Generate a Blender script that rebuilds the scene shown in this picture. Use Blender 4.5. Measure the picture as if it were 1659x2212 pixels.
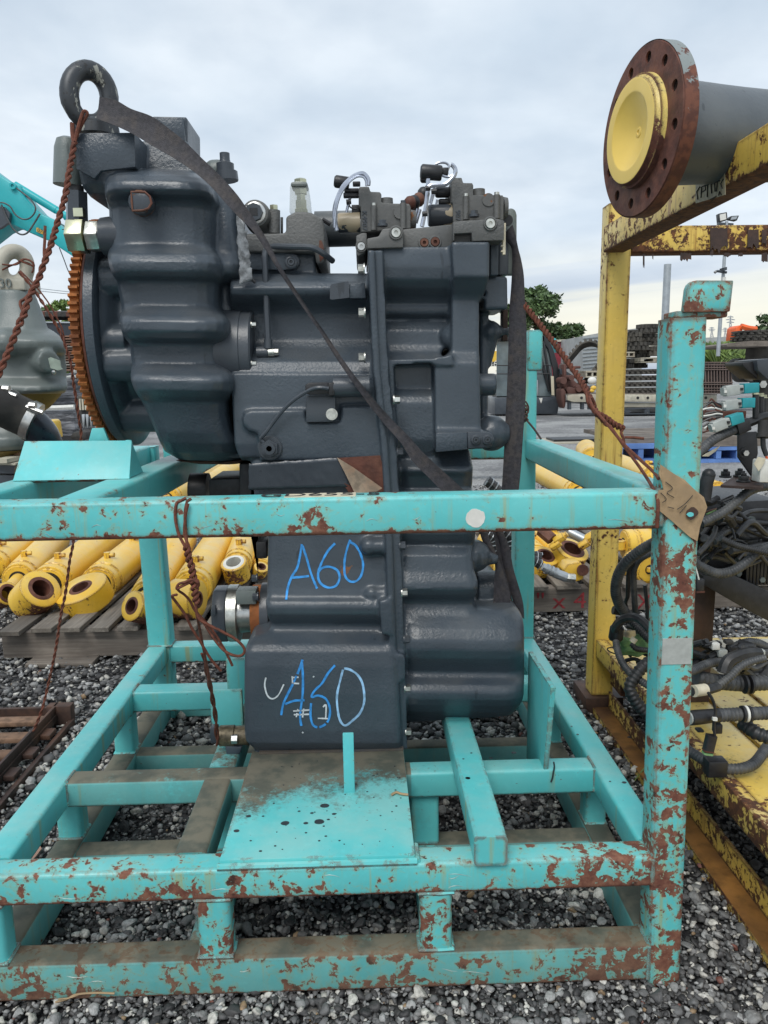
import bpy, bmesh, math, random
import numpy as np
from mathutils import Vector, Matrix, noise as mnoise
from mathutils.bvhtree import BVHTree
random.seed(7)
for o in list(bpy.data.objects): bpy.data.objects.remove(o)
scene = bpy.context.scene
COL = scene.collection
# ---------------------------------------------------------------- camera
FPX, PCX, PCY = 1661.0, 829.5, 1106.0            # focal length and centre of a 1659 x 2212 view
_yc = Vector((-45.5, 284.0, -FPX)).normalized()  # world depth axis as seen by the camera
_xc = Vector((1.0, .0193, 0.0)); _xc.z = -(_xc.x*_yc.x + _xc.y*_yc.y)/_yc.z; _xc.normalize()
_zc = _xc.cross(_yc)
CAMP = Vector((0, 0, 1.25))
cam_d = bpy.data.cameras.new('camera'); cam = bpy.data.objects.new('camera', cam_d); COL.objects.link(cam)
cam_d.sensor_fit = 'HORIZONTAL'; cam_d.sensor_width = 36.0; cam_d.lens = 36.0*FPX/1659.0
cam_d.clip_start = .05; cam_d.clip_end = 3000
_R = Matrix((_xc, _yc, _zc))
cam.matrix_world = Matrix.Translation(CAMP) @ _R.to_4x4()
cam_d.dof.use_dof = False
scene.camera = cam
# ---------------------------------------------------------------- world: overcast sky
world = bpy.data.worlds.new('World'); scene.world = world; world.use_nodes = True
def N(nt, t, **k):
    n = nt.nodes.new(t)
    for a, b in k.items():
        if a.startswith('i_'): n.inputs[a[2:].replace('_', ' ')].default_value = b
        else: setattr(n, a, b)
    return n
def L(nt, a, ao, b, bi): nt.links.new(a.outputs[ao], b.inputs[bi])
def srgb(r, g, b):
    f = lambda c: (c/255/12.92) if c/255 <= .04045 else ((c/255+.055)/1.055)**2.4
    return (f(r), f(g), f(b), 1)
def ramp(nt, stops, interp='LINEAR'):
    n = nt.nodes.new('ShaderNodeValToRGB'); cr = n.color_ramp; cr.interpolation = interp
    while len(cr.elements) < len(stops): cr.elements.new(.5)
    for e, (p, c) in zip(cr.elements, stops):
        e.position = p; e.color = c if len(c) == 4 else (*c, 1)
    return n
def mathn(nt, op, a=None, b=None, clamp=False):
    n = nt.nodes.new('ShaderNodeMath'); n.operation = op; n.use_clamp = clamp
    for i, v in enumerate((a, b)):
        if v is None: continue
        if isinstance(v, (int, float)): n.inputs[i].default_value = v
        else: nt.links.new(v, n.inputs[i])
    return n.outputs[0]
def mixc(nt, fac, a, b, mode='MIX'):
    n = nt.nodes.new('ShaderNodeMix'); n.data_type = 'RGBA'; n.blend_type = mode
    for i, v in ((0, fac), (6, a), (7, b)):
        if isinstance(v, (int, float)): n.inputs[i].default_value = v
        elif isinstance(v, tuple): n.inputs[i].default_value = v if len(v) == 4 else (*v, 1)
        else: nt.links.new(v, n.inputs[i])
    return n.outputs[2]
wt = world.node_tree; wt.nodes.clear()
wo = N(wt, 'ShaderNodeOutputWorld'); bg = N(wt, 'ShaderNodeBackground'); L(wt, bg, 0, wo, 0)
sky = N(wt, 'ShaderNodeTexSky', sky_type='NISHITA', sun_disc=False, sun_elevation=math.radians(52), sun_rotation=math.radians(200), altitude=10)
skys = N(wt, 'ShaderNodeVectorMath', operation='SCALE'); L(wt, sky, 0, skys, 0); skys.inputs['Scale'].default_value = .10
tc = N(wt, 'ShaderNodeTexCoord'); sx = N(wt, 'ShaderNodeSeparateXYZ'); L(wt, tc, 'Generated', sx, 0)
zz = sx.outputs[2]
base = ramp(wt, [(0, srgb(150, 155, 160)), (.5, srgb(212, 212, 204)), (.53, srgb(203, 209, 213)), (.575, srgb(192, 204, 216)),
                 (.66, srgb(190, 203, 215)), (.78, srgb(180, 194, 208)), (1, srgb(198, 208, 218))])
nt_in = mathn(wt, 'MULTIPLY_ADD', zz, .5); wt.nodes[-1].inputs[2].default_value = .5
wt.links.new(nt_in, base.inputs[0])
# soft cloud sheets high up: project the direction onto a cloud plane
zd = mathn(wt, 'ADD', mathn(wt, 'MAXIMUM', zz, 0.0), .22)
cx = mathn(wt, 'DIVIDE', sx.outputs[0], zd); cy = mathn(wt, 'DIVIDE', sx.outputs[1], zd)
cv = N(wt, 'ShaderNodeCombineXYZ'); wt.links.new(cx, cv.inputs[0]); wt.links.new(cy, cv.inputs[1])
n1 = N(wt, 'ShaderNodeTexNoise', i_Scale=1.25, i_Detail=5.0, i_Roughness=.5, i_Distortion=.25); L(wt, cv, 0, n1, 'Vector')
cr1 = ramp(wt, [(.38, (0, 0, 0)), (.60, (1, 1, 1))]); L(wt, n1, 0, cr1, 0)
n2 = N(wt, 'ShaderNodeTexNoise', i_Scale=2.6, i_Detail=6.0, i_Roughness=.55); L(wt, cv, 0, n2, 'Vector')
cr2 = ramp(wt, [(.4, (0, 0, 0)), (.7, (1, 1, 1))]); L(wt, n2, 0, cr2, 0)
c1 = mixc(wt, mathn(wt, 'MULTIPLY', cr1.outputs[0], .85), base.outputs[0], srgb(220, 227, 233))
c2 = mixc(wt, mathn(wt, 'MULTIPLY', cr2.outputs[0], .5), c1, srgb(166, 180, 195))
# long level bands close to the horizon
sv = N(wt, 'ShaderNodeCombineXYZ')
wt.links.new(mathn(wt, 'MULTIPLY', sx.outputs[0], 1.3), sv.inputs[0]); wt.links.new(mathn(wt, 'MULTIPLY', sx.outputs[1], 1.1), sv.inputs[1])
wt.links.new(mathn(wt, 'ADD', mathn(wt, 'MULTIPLY', zz, 21.0), mathn(wt, 'MULTIPLY', sx.outputs[0], -1.6)), sv.inputs[2])
n3 = N(wt, 'ShaderNodeTexNoise', i_Scale=1.25, i_Detail=5.0, i_Roughness=.45, i_Distortion=.15); L(wt, sv, 0, n3, 'Vector')
cr3 = ramp(wt, [(.38, srgb(160, 172, 190)), (.46, srgb(180, 188, 199)), (.53, srgb(218, 216, 203)), (.66, srgb(228, 225, 210))]); L(wt, n3, 0, cr3, 0)
lo = ramp(wt, [(0, (1, 1, 1)), (.07, (1, 1, 1)), (.17, (0, 0, 0))]); wt.links.new(zz, lo.inputs[0])
side = ramp(wt, [(.02, (0, 0, 0)), (.2, (1, 1, 1))]); wt.links.new(sx.outputs[0], side.inputs[0])
c3 = mixc(wt, mathn(wt, 'MULTIPLY', lo.outputs[0], mathn(wt, 'ADD', mathn(wt, 'MULTIPLY', side.outputs[0], .8), .15)), c2, cr3.outputs[0])
c4 = mixc(wt, .92, skys.outputs[0], c3)
wt.links.new(c4, bg.inputs[0]); bg.inputs[1].default_value = 1.0
sun_d = bpy.data.lights.new('sun', 'SUN'); sun = bpy.data.objects.new('sun', sun_d); COL.objects.link(sun)
sun_d.energy = 1.5; sun_d.angle = math.radians(28); sun_d.color = (1, .97, .92)
sun.rotation_euler = (math.radians(38), 0, math.radians(-20))
scene.view_settings.view_transform = 'Standard'; scene.view_settings.look = 'None'
scene.view_settings.exposure = 0.43; scene.view_settings.gamma = 1.0; scene.view_settings.use_curve_mapping = False
scene.cycles.max_bounces = 6; scene.cycles.use_denoising = True

# ---------------------------------------------------------------- pixel -> place helpers (1659 x 2212 view of the site survey)
def _ray(px, py):
    v = Vector((px-PCX, -(py-PCY), -FPX))
    return Vector((v.dot(_xc), v.dot(_yc), v.dot(_zc)))
def AY(px, py, Y): d = _ray(px, py); return CAMP + d*((Y-CAMP.y)/d.y)
def AZ(px, py, Z): d = _ray(px, py); return CAMP + d*((Z-CAMP.z)/d.z)
def AX(px, py, X): d = _ray(px, py); return CAMP + d*((X-CAMP.x)/d.x)
CR = dict(A=(.3638, 0, 109.7), B=(.4299, 438.9, 329.2), C=(.3386, 1097.2, 54.9), D=(.4630, 438.9, 713.2), E=(.3638, 0, 768), F=(.4299, 493.7, 1097.2),
          G=(.3386, 1097.2, 658.3), H=(.3386, 1097.2, 1261.8), I=(.3638, 0, 1426.4), J=(.3968, 384, 1536.1), K=(.4378, 932.6, 1536.1),
          L=(.1488, 0, 329.2), M=(.3552, 1069.8, 576), N=(.2481, 0, 493.7), P=(1, 0, 0))
def pk(k, x, y): s, a, b = CR[k]; return x*s+a, y*s+b
def W(k, x, y, Y): return AY(*pk(k, x, y), Y)
def WZ(k, x, y, Z): return AZ(*pk(k, x, y), Z)
def WX(k, x, y, X): return AX(*pk(k, x, y), X)

# ---------------------------------------------------------------- mesh builder
class MB:
    def __init__(s): s.v = []; s.f = []
    def add(s, vs, fs):
        o = len(s.v); s.v += [tuple(p) for p in vs]; s.f += [tuple(i+o for i in f) for f in fs]; return s
    def box(s, a, b):
        x0, y0, z0 = a; x1, y1, z1 = b
        return s.add([(x0,y0,z0),(x1,y0,z0),(x1,y1,z0),(x0,y1,z0),(x0,y0,z1),(x1,y0,z1),(x1,y1,z1),(x0,y1,z1)],
                     [(0,3,2,1),(4,5,6,7),(0,1,5,4),(1,2,6,5),(2,3,7,6),(3,0,4,7)])
    def loft(s, rings, cap=True, closed=False):
        n = len(rings[0]); vs = [p for r in rings for p in r]; fs = []
        m = len(rings)
        for i in range(m if closed else m-1):
            j = (i+1) % m
            for k in range(n):
                l = (k+1) % n
                fs.append((i*n+k, i*n+l, j*n+l, j*n+k))
        if cap and not closed:
            fs.append(tuple(range(n-1, -1, -1))); fs.append(tuple((m-1)*n+k for k in range(n)))
        return s.add(vs, fs)
    def cyl(s, p0, p1, r0, r1=None, n=20, cap=True, ph=0.0):
        r1 = r0 if r1 is None else r1; p0 = Vector(p0); p1 = Vector(p1); u, v = frame(p1-p0)
        R = lambda p, r: [p + (u*math.cos(ph+2*math.pi*k/n) + v*math.sin(ph+2*math.pi*k/n))*r for k in range(n)]
        return s.loft([R(p0, r0), R(p1, r1)], cap)
    def lathe(s, p0, ax, prof, n=32, cap=True):
        """prof: list of (distance along axis, radius)"""
        p0 = Vector(p0); ax = Vector(ax).normalized(); u, v = frame(ax)
        return s.loft([[p0+ax*t + (u*math.cos(2*math.pi*k/n)+v*math.sin(2*math.pi*k/n))*max(r, 1e-5) for k in range(n)] for t, r in prof], cap)
    def bar(s, p0, p1, w, h, r=.008, up=(0, 0, 1), seg=3):
        p0 = Vector(p0); p1 = Vector(p1); d = (p1-p0).normalized(); up = Vector(up)
        x = d.cross(up).normalized(); z = x.cross(d).normalized(); ring = []
        for cx_, cz_, a0 in ((1, 1, 0), (-1, 1, 90), (-1, -1, 180), (1, -1, 270)):
            for i in range(seg+1):
                a = math.radians(a0 + 90*i/seg)
                ring.append(x*(cx_*(w/2-r)+r*math.cos(a)) + z*(cz_*(h/2-r)+r*math.sin(a)))
        return s.loft([[p0+q for q in ring], [p1+q for q in ring]])
    def tube(s, pts, r, n=8, closed=False, cap=True, flat=1.0):
        pts = [Vector(p) for p in pts]; m = len(pts); rings = []; u = None
        rr = r if isinstance(r, (list, tuple)) else [r]*m
        for i, p in enumerate(pts):
            if closed: d = pts[(i+1) % m]-pts[i-1]
            else: d = pts[min(i+1, m-1)]-pts[max(i-1, 0)]
            d.normalize()
            if u is None: u, v = frame(d)
            else:
                u = (u-d*u.dot(d)).normalized(); v = d.cross(u)
            rings.append([p+(u*math.cos(2*math.pi*k/n)+v*math.sin(2*math.pi*k/n)*flat)*rr[i] for k in range(n)])
        return s.loft(rings, cap, closed)
    def prism(s, poly, y0, y1):
        """poly of (x,z) or Vectors: an outline facing the camera, extruded from y0 (front) to y1"""
        P = [(p.x, p.z) if isinstance(p, Vector) else p for p in poly]
        n = len(P); area = sum(P[i][0]*P[(i+1) % n][1]-P[(i+1) % n][0]*P[i][1] for i in range(n))
        if area < 0: P = P[::-1]
        return s.loft([[Vector((x, y0, z)) for x, z in P], [Vector((x, y1, z)) for x, z in P]])
    def extr(s, pts, off):
        off = Vector(off); pts = [Vector(p) for p in pts]
        return s.loft([pts, [p+off for p in pts]])
    def ball(s, c, r, n=12, sc=(1, 1, 1)):
        c = Vector(c); m = n//2
        return s.loft([[c+Vector((math.sin(math.pi*i/m)*math.cos(2*math.pi*k/n)*sc[0], math.sin(math.pi*i/m)*math.sin(2*math.pi*k/n)*sc[1], math.cos(math.pi*i/m)*sc[2]))*max(r, 1e-6)
                        if 0 < i < m else c+Vector((1e-5*math.cos(k), 1e-5*math.sin(k), (1 if i == 0 else -1)*r*sc[2])) for k in range(n)] for i in range(m+1)])
    def hexbolt(s, p, ax, r=.011, h=.009, wash=True, shaft=0):
        p = Vector(p); ax = Vector(ax).normalized()
        if wash: s.cyl(p, p+ax*.002, r*1.25, n=16)
        s.cyl(p+ax*.002, p+ax*(.002+h), r, n=6, ph=.3)
        return s
    def strip(s, pts, w, nrm=(0, -1, 0), th=.002):
        """flat ribbon through points; w per point or constant; wide direction is perpendicular to path in the plane facing nrm"""
        pts = [Vector(p) for p in pts]; m = len(pts); rings = []
        for i, p in enumerate(pts):
            d = (pts[min(i+1, m-1)]-pts[max(i-1, 0)]).normalized()
            nn = Vector(nrm[i] if isinstance(nrm, list) else nrm)
            x = d.cross(nn).normalized(); z = x.cross(d).normalized(); ww = w[i] if isinstance(w, list) else w
            rings.append([p+x*ww/2+z*th/2, p-x*ww/2+z*th/2, p-x*ww/2-z*th/2, p+x*ww/2-z*th/2])
        return s.loft(rings)
    def build(s, name, mat, parent=None, smooth=True, angle=35, bevel=0, bseg=2, fix=True, **props):
        me = bpy.data.meshes.new(name); me.from_pydata(s.v, [], s.f); me.validate()
        if fix or bevel:
            bm = bmesh.new(); bm.from_mesh(me)
            if bevel:
                bmesh.ops.remove_doubles(bm, verts=bm.verts, dist=1e-5)
                es = [e for e in bm.edges if len(e.link_faces) == 2 and e.calc_face_angle(0) > .5]
                bmesh.ops.bevel(bm, geom=es, offset=bevel, segments=bseg, affect='EDGES', profile=.5, clamp_overlap=True)
            bmesh.ops.recalc_face_normals(bm, faces=bm.faces); bm.to_mesh(me); bm.free()
        return link(name, me, mat, parent, smooth, angle, **props)
def link(name, me, mat, parent=None, smooth=True, angle=35, **props):
    if smooth:
        me.shade_smooth(); me.set_sharp_from_angle(angle=math.radians(angle))
    if mat is not None and not len(me.materials): me.materials.append(mat)
    o = bpy.data.objects.new(name, me); COL.objects.link(o)
    if parent is not None: attach(o, parent)
    for k, v in props.items(): o[k] = v
    return o
def frame(d):
    d = Vector(d).normalized(); a = Vector((0, 0, 1)) if abs(d.z) < .9 else Vector((1, 0, 0))
    u = d.cross(a).normalized(); return u, d.cross(u)
def attach(o, p):
    o.parent = p; m = Matrix.Identity(4); q = p
    while q is not None: m = Matrix.LocRotScale(q.location, q.rotation_euler, q.scale) @ (q.matrix_parent_inverse if q.parent else Matrix.Identity(4)) @ Matrix.Identity(4) if q.parent is None else m; q = q.parent
    if p.parent is None: o.matrix_parent_inverse = Matrix.LocRotScale(p.location, p.rotation_euler, p.scale).inverted()
    else: o.matrix_parent_inverse = Matrix.Identity(4)
def thing(name, label, cat, loc=(0, 0, 0), group=None):
    o = bpy.data.objects.new(name, None); COL.objects.link(o); o.location = loc; o.empty_display_size = .1
    o['label'] = label; o['category'] = cat
    if group: o['group'] = group
    return o
def tag(o, label=None, cat=None, group=None, kind=None):
    for k, v in (('label', label), ('category', cat), ('group', group), ('kind', kind)):
        if v: o[k] = v
    return o
def copy_tree(o, parent=None):
    c = o.copy(); COL.objects.link(c)
    if parent is not None: c.parent = parent
    for ch in list(o.children): copy_tree(ch, c)
    return c
def curve_pts(pts, n=8, closed=False):
    """Catmull-Rom through the points"""
    P = [Vector(p) for p in pts]; out = []; m = len(P)
    for i in range(m if closed else m-1):
        g = lambda j: P[j % m] if closed else P[min(max(j, 0), m-1)]
        a, b, c, d = g(i-1), g(i), g(i+1), g(i+2)
        for k in range(n):
            t = k/n
            out.append(.5*((2*b)+(c-a)*t+(2*a-5*b+4*c-d)*t*t+(3*b-a-3*c+d)*t**3))
    if not closed: out.append(P[-1].copy())
    return out
def resample(pts, step):
    out = [pts[0].copy()]; acc = 0.0
    for a, b in zip(pts, pts[1:]):
        l = (b-a).length
        if l < 1e-9: continue
        t = step-acc
        while t <= l: out.append(a.lerp(b, t/l)); t += step
        acc = l-(t-step)
    if (out[-1]-pts[-1]).length > step*.2: out.append(pts[-1].copy())
    return out
def cast(mb, name, mat, parent, voxel=.006, it=4, fac=.5, **props):
    """cast-iron body: overlapping solids fused into one skin with soft blends"""
    me = bpy.data.meshes.new('tmp'); me.from_pydata(mb.v, [], mb.f); me.validate()
    bm = bmesh.new(); bm.from_mesh(me); bmesh.ops.recalc_face_normals(bm, faces=bm.faces); bm.to_mesh(me); bm.free()
    o = bpy.data.objects.new('tmp', me); COL.objects.link(o)
    r = o.modifiers.new('r', 'REMESH'); r.mode = 'VOXEL'; r.voxel_size = voxel
    s_ = o.modifiers.new('s', 'SMOOTH'); s_.iterations = it; s_.factor = fac
    dg = bpy.context.evaluated_depsgraph_get()
    m2 = bpy.data.meshes.new_from_object(o.evaluated_get(dg)); m2.name = name
    bpy.data.objects.remove(o); bpy.data.meshes.remove(me)
    m2.materials.clear()
    return link(name, m2, mat, parent, True, 60, **props)
def text_mesh(body, size, name, mat, parent, mw, extrude=.0004):
    c = bpy.data.curves.new('t', 'FONT'); c.body = body; c.size = size; c.extrude = extrude; c.align_x = 'CENTER'; c.align_y = 'CENTER'; c.resolution_u = 3
    o = bpy.data.objects.new('t', c); COL.objects.link(o)
    dg = bpy.context.evaluated_depsgraph_get(); me = bpy.data.meshes.new_from_object(o.evaluated_get(dg)); me.name = name
    bpy.data.objects.remove(o); me.transform(mw); me.materials.clear()
    return link(name, me, mat, parent, False)
# ---------------------------------------------------------------- materials
def newmat(name):
    m = bpy.data.materials.new(name); m.use_nodes = True; nt = m.node_tree; nt.nodes.clear()
    o = N(nt, 'ShaderNodeOutputMaterial'); b = N(nt, 'ShaderNodeBsdfPrincipled'); L(nt, b, 0, o, 0)
    return m, nt, b
def bump(nt, b, h, strength=.3, dist=.002, normal=None):
    n = N(nt, 'ShaderNodeBump'); n.inputs['Strength'].default_value = strength; n.inputs['Distance'].default_value = dist
    nt.links.new(h, n.inputs['Height'])
    if normal is not None: nt.links.new(normal, n.inputs['Normal'])
    nt.links.new(n.outputs[0], b.inputs['Normal']); return n.outputs[0]
def noise(nt, vec, scale, detail=4, rough=.55, dist=0.0):
    n = N(nt, 'ShaderNodeTexNoise', i_Scale=float(scale), i_Detail=float(detail), i_Roughness=rough, i_Distortion=dist)
    nt.links.new(vec, n.inputs['Vector']); return n.outputs[0]
def scaled(nt, vec, s):
    n = N(nt, 'ShaderNodeVectorMath', operation='MULTIPLY'); nt.links.new(vec, n.inputs[0]); n.inputs[1].default_value = s; return n.outputs[0]
def step(nt, v, lo, hi):
    n = N(nt, 'ShaderNodeMapRange', interpolation_type='SMOOTHSTEP'); nt.links.new(v, n.inputs[0]); n.inputs[1].default_value = lo; n.inputs[2].default_value = hi; return n.outputs[0]
def attr(nt, name):
    n = N(nt, 'ShaderNodeAttribute', attribute_type='OBJECT', attribute_name=name); return n.outputs['Fac']
def simple(name, col, rough=.5, metal=0.0, var=.15, scale=30, bumpk=0.0, spec=.5, coat=0, dirt=None):
    m, nt, b = newmat(name); t = N(nt, 'ShaderNodeTexCoord'); v = t.outputs['Object']
    n = noise(nt, v, scale, 5)
    c = mixc(nt, step(nt, n, .3, .7), tuple(x*(1-var) for x in col), tuple(min(1, x*(1+var)) for x in col))
    if dirt: c = mixc(nt, mathn(nt, 'MULTIPLY', step(nt, noise(nt, v, scale*.25, 6, .65), .45, .7), dirt[1]), c, dirt[0])
    nt.links.new(c, b.inputs['Base Color']); b.inputs['Roughness'].default_value = rough; b.inputs['Metallic'].default_value = metal
    b.inputs['Specular IOR Level'].default_value = spec; b.inputs['Coat Weight'].default_value = coat
    nt.links.new(mathn(nt, 'ADD', mathn(nt, 'MULTIPLY', noise(nt, v, scale*2.3, 3), .25), rough-.12), b.inputs['Roughness'])
    if bumpk: bump(nt, b, noise(nt, v, scale*4, 4), bumpk, .002)
    return m
def painted(name, paint, paint2, rust=(.13, .045, .030), rust2=(.25, .115, .07), rough=.38, under=(.33, .36, .16), scl=1.0, streak=.75, dirtcol=(.17, .13, .085), edge_gain=.30):
    """weathered paint over steel: chips gather at edges, streaks run down, mud lies on upward faces where the part carries any"""
    m, nt, b = newmat(name); t = N(nt, 'ShaderNodeTexCoord'); v = t.outputs['Object']; g = N(nt, 'ShaderNodeNewGeometry')
    bv = N(nt, 'ShaderNodeBevel', samples=4); bv.inputs['Radius'].default_value = .016
    dt = N(nt, 'ShaderNodeVectorMath', operation='DOT_PRODUCT'); L(nt, bv, 0, dt, 0); L(nt, g, 'Normal', dt, 1)
    edge = step(nt, mathn(nt, 'SUBTRACT', 1.0, dt.outputs['Value']), .0, .12)
    nz = N(nt, 'ShaderNodeSeparateXYZ'); L(nt, g, 'Normal', nz, 0); zn = nz.outputs[2]
    n1 = noise(nt, v, 19*scl, 8, .66, .5); n2 = noise(nt, v, 48*scl, 6, .65, .5); n0 = noise(nt, v, 2.3*scl, 3, .5)
    s_ = mathn(nt, 'ADD', mathn(nt, 'MULTIPLY', n1, .46), mathn(nt, 'MULTIPLY', n2, .34))
    s_ = mathn(nt, 'ADD', s_, mathn(nt, 'MULTIPLY', n0, .22))
    s_ = mathn(nt, 'ADD', s_, mathn(nt, 'MULTIPLY', edge, edge_gain*.46))
    s_ = mathn(nt, 'ADD', s_, mathn(nt, 'MULTIPLY', mathn(nt, 'MAXIMUM', mathn(nt, 'MULTIPLY', zn, -1.0), 0.0), .20))
    s_ = mathn(nt, 'ADD', s_, mathn(nt, 'MULTIPLY', attr(nt, 'rust'), .17))
    chip = step(nt, s_, .692, .700); halo = step(nt, s_, .640, .702)
    # colour of sound paint
    pc = mixc(nt, step(nt, noise(nt, v, 3.1, 4), .35, .65), paint, paint2)
    pc = mixc(nt, mathn(nt, 'MULTIPLY', step(nt, noise(nt, v, 60, 4), .5, .8), .25), pc, tuple(min(1, c*1.35+.03) for c in paint))
    sv_ = scaled(nt, v, (38, 38, 2.2)); sn = noise(nt, sv_, 1.0, 4, .6)
    side_ = step(nt, mathn(nt, 'ABSOLUTE', zn), .75, .3)
    stk = mathn(nt, 'MULTIPLY', mathn(nt, 'MULTIPLY', step(nt, sn, .54, .72), side_), streak)
    stk = mathn(nt, 'MULTIPLY', stk, step(nt, mathn(nt, 'ADD', n0, mathn(nt, 'MULTIPLY', attr(nt, 'rust'), .2)), .42, .62))
    pc = mixc(nt, stk, pc, under)
    pc = mixc(nt, mathn(nt, 'MULTIPLY', halo, .45), pc, under)
    film = mathn(nt, 'MULTIPLY', mathn(nt, 'ADD', mathn(nt, 'MULTIPLY', step(nt, zn, .2, .95), .22), .05), step(nt, noise(nt, v, 6, 6, .7), .35, .65)); pc = mixc(nt, film, pc, (.50, .55, .48))  # thin dusty mottling; upward faces also painted paler to stand in for sky light
    # small dark specks
    sp = step(nt, noise(nt, v, 120, 2, .5), .74, .77)
    pc = mixc(nt, mathn(nt, 'MULTIPLY', sp, .8), pc, tuple(c*1.1 for c in rust))
    rc = mixc(nt, step(nt, noise(nt, v, 55, 6, .7), .35, .7), rust, rust2)
    rc = mixc(nt, step(nt, noise(nt, v, 20, 5, .7), .56, .66), rc, (.045, .018, .012))
    col = mixc(nt, chip, pc, rc)
    # mud / dust lying on the upper faces
    up = mathn(nt, 'ADD', step(nt, zn, .3, .9), mathn(nt, 'MULTIPLY', attr(nt, 'mud'), .55), True)
    yg = N(nt, 'ShaderNodeSeparateXYZ'); nt.links.new(v, yg.inputs[0]); yg = mathn(nt, 'MULTIPLY', attr(nt, 'mudgrad'), mathn(nt, 'SUBTRACT', yg.outputs[1], 1.60))
    dn = mathn(nt, 'ADD', mathn(nt, 'ADD', noise(nt, v, 5, 6, .6), mathn(nt, 'MULTIPLY', noise(nt, v, 85, 4, .75), .42)), mathn(nt, 'MULTIPLY', attr(nt, 'mud'), .75))
    dn = mathn(nt, 'ADD', dn, yg); dm = mathn(nt, 'MULTIPLY', step(nt, dn, .93, 1.14), up)
    dcol = mixc(nt, step(nt, noise(nt, v, 13, 5, .6), .4, .62), dirtcol, tuple(c*.5 for c in dirtcol))
    col = mixc(nt, mathn(nt, 'MULTIPLY', dm, .93), col, dcol)
    nt.links.new(col, b.inputs['Base Color'])
    r = mathn(nt, 'ADD', mathn(nt, 'MULTIPLY', chip, .45), rough)
    r = mathn(nt, 'ADD', r, mathn(nt, 'MULTIPLY', dm, .4), True)
    r = mathn(nt, 'ADD', r, mathn(nt, 'MULTIPLY', mathn(nt, 'SUBTRACT', noise(nt, v, 22, 3), .5), .25), True)
    nt.links.new(r, b.inputs['Roughness'])
    h = mathn(nt, 'SUBTRACT', mathn(nt, 'MULTIPLY', noise(nt, v, 45, 5), .35), mathn(nt, 'MULTIPLY', chip, .5))
    h = mathn(nt, 'ADD', h, mathn(nt, 'MULTIPLY', mathn(nt, 'MULTIPLY', chip, noise(nt, v, 160, 4, .7)), .7))
    bump(nt, b, h, .55, .0022)
    return m
M = {}
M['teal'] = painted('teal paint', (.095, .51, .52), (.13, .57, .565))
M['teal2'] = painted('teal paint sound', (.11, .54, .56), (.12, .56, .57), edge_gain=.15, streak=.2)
M['rack'] = painted('pale yellow paint', (.74, .50, .085), (.78, .57, .14), under=(.36, .17, .035), streak=1.0, rust=(.055, .022, .013), rust2=(.18, .07, .025), scl=1.3, edge_gain=.62)
M['yellow'] = painted('yellow cylinder paint', (.80, .47, .035), (.83, .53, .06), under=(.50, .26, .03), rust=(.10, .03, .016), scl=1.6, edge_gain=.35, streak=.15, rough=.33)
M['rackpale'] = painted('pale yellow dish paint', (.88, .66, .15), (.90, .70, .22), rust=(.075, .025, .018), rust2=(.14, .05, .03), edge_gain=.45, streak=.1, scl=1.2)
M['dish'] = simple('flat yellow dish paint', (.86, .60, .12), .4, 0, .06, 6, .05, dirt=((.80, .64, .30), .35))
M['rust'] = simple('rust', (.17, .055, .022), .85, 0, .45, 40, .6, dirt=((.07, .025, .015), .8))
M['rustred'] = simple('dark red rust', (.105, .035, .022), .7, 0, .35, 30, .5, dirt=((.2, .1, .06), .5))
M['rustorange'] = simple('orange rust', (.33, .11, .025), .8, 0, .4, 45, .6, dirt=((.12, .035, .015), .8))
M['rustyel'] = simple('ochre rust', (.34, .16, .03), .75, 0, .35, 35, .5, dirt=((.13, .05, .018), .9)); M['flangerust'] = simple('rusty ochre angle', (.22, .10, .022), .7, 0, .4, 22, .6, dirt=((.05, .022, .012), .95))
M['wire'] = simple('rusty wire', (.13, .04, .022), .8, 0, .35, 150, .5)
M['black'] = simple('black plastic', (.018, .018, .02), .42, 0, .3, 60, .15)
M['hose'] = simple('grey conduit', (.055, .058, .062), .5, 0, .3, 40, .1, dirt=((.16, .15, .13), .35))
M['hosedk'] = simple('black conduit', (.02, .021, .023), .45, 0, .3, 40, .1, dirt=((.08, .075, .07), .4))
M['rubber'] = simple('rubber', (.035, .034, .033), .75, 0, .3, 12, .4, dirt=((.12, .105, .085), .7))
M['steel'] = simple('bright steel', (.55, .55, .53), .32, 1.0, .15, 60, .1)
M['zinc'] = simple('zinc plated steel', (.6, .6, .55), .35, 1.0, .2, 70, .1)
M['zincyel'] = simple('yellow zinc plating', (.56, .56, .40), .3, 1.0, .15, 25, .05)
M['brown'] = simple('oxide brown steel', (.045, .026, .021), .6, 0, .3, 20, .3, dirt=((.13, .06, .03), .6))
M['cardboard'] = simple('brown card', (.36, .25, .14), .85, 0, .12, 90, .3, dirt=((.22, .16, .1), .5))
M['white'] = simple('white plastic', (.7, .69, .64), .5, 0, .08, 40)
M['label'] = simple('paper label', (.62, .56, .42), .6, 0, .1, 60)
M['tealplastic'] = simple('teal plastic', (.02, .30, .34), .4, 0, .1, 40)
M['greyplastic'] = simple('grey plastic', (.38, .40, .38), .45, 0, .1, 60)
M['green'] = simple('green cloth', (.18, .33, .14), .8, 0, .3, 25, .5)
M['webbing'] = simple('black webbing', (.030, .028, .034), .62, 0, .35, 120, .6, dirt=((.07, .055, .045), .6))
M['bluepal'] = simple('blue plastic', (.12, .24, .55), .6, 0, .2, 8, .2, dirt=((.05, .1, .25), .7))
M['cream'] = simple('cream paint', (.48, .45, .36), .6, 0, .2, 8, .2, dirt=((.2, .14, .09), .6))
M['redwall'] = simple('red painted sheet', (.24, .03, .045), .5, 0, .15, 2)
M['greywall'] = simple('grey sheet', (.35, .36, .35), .6, 0, .15, 2)
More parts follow.
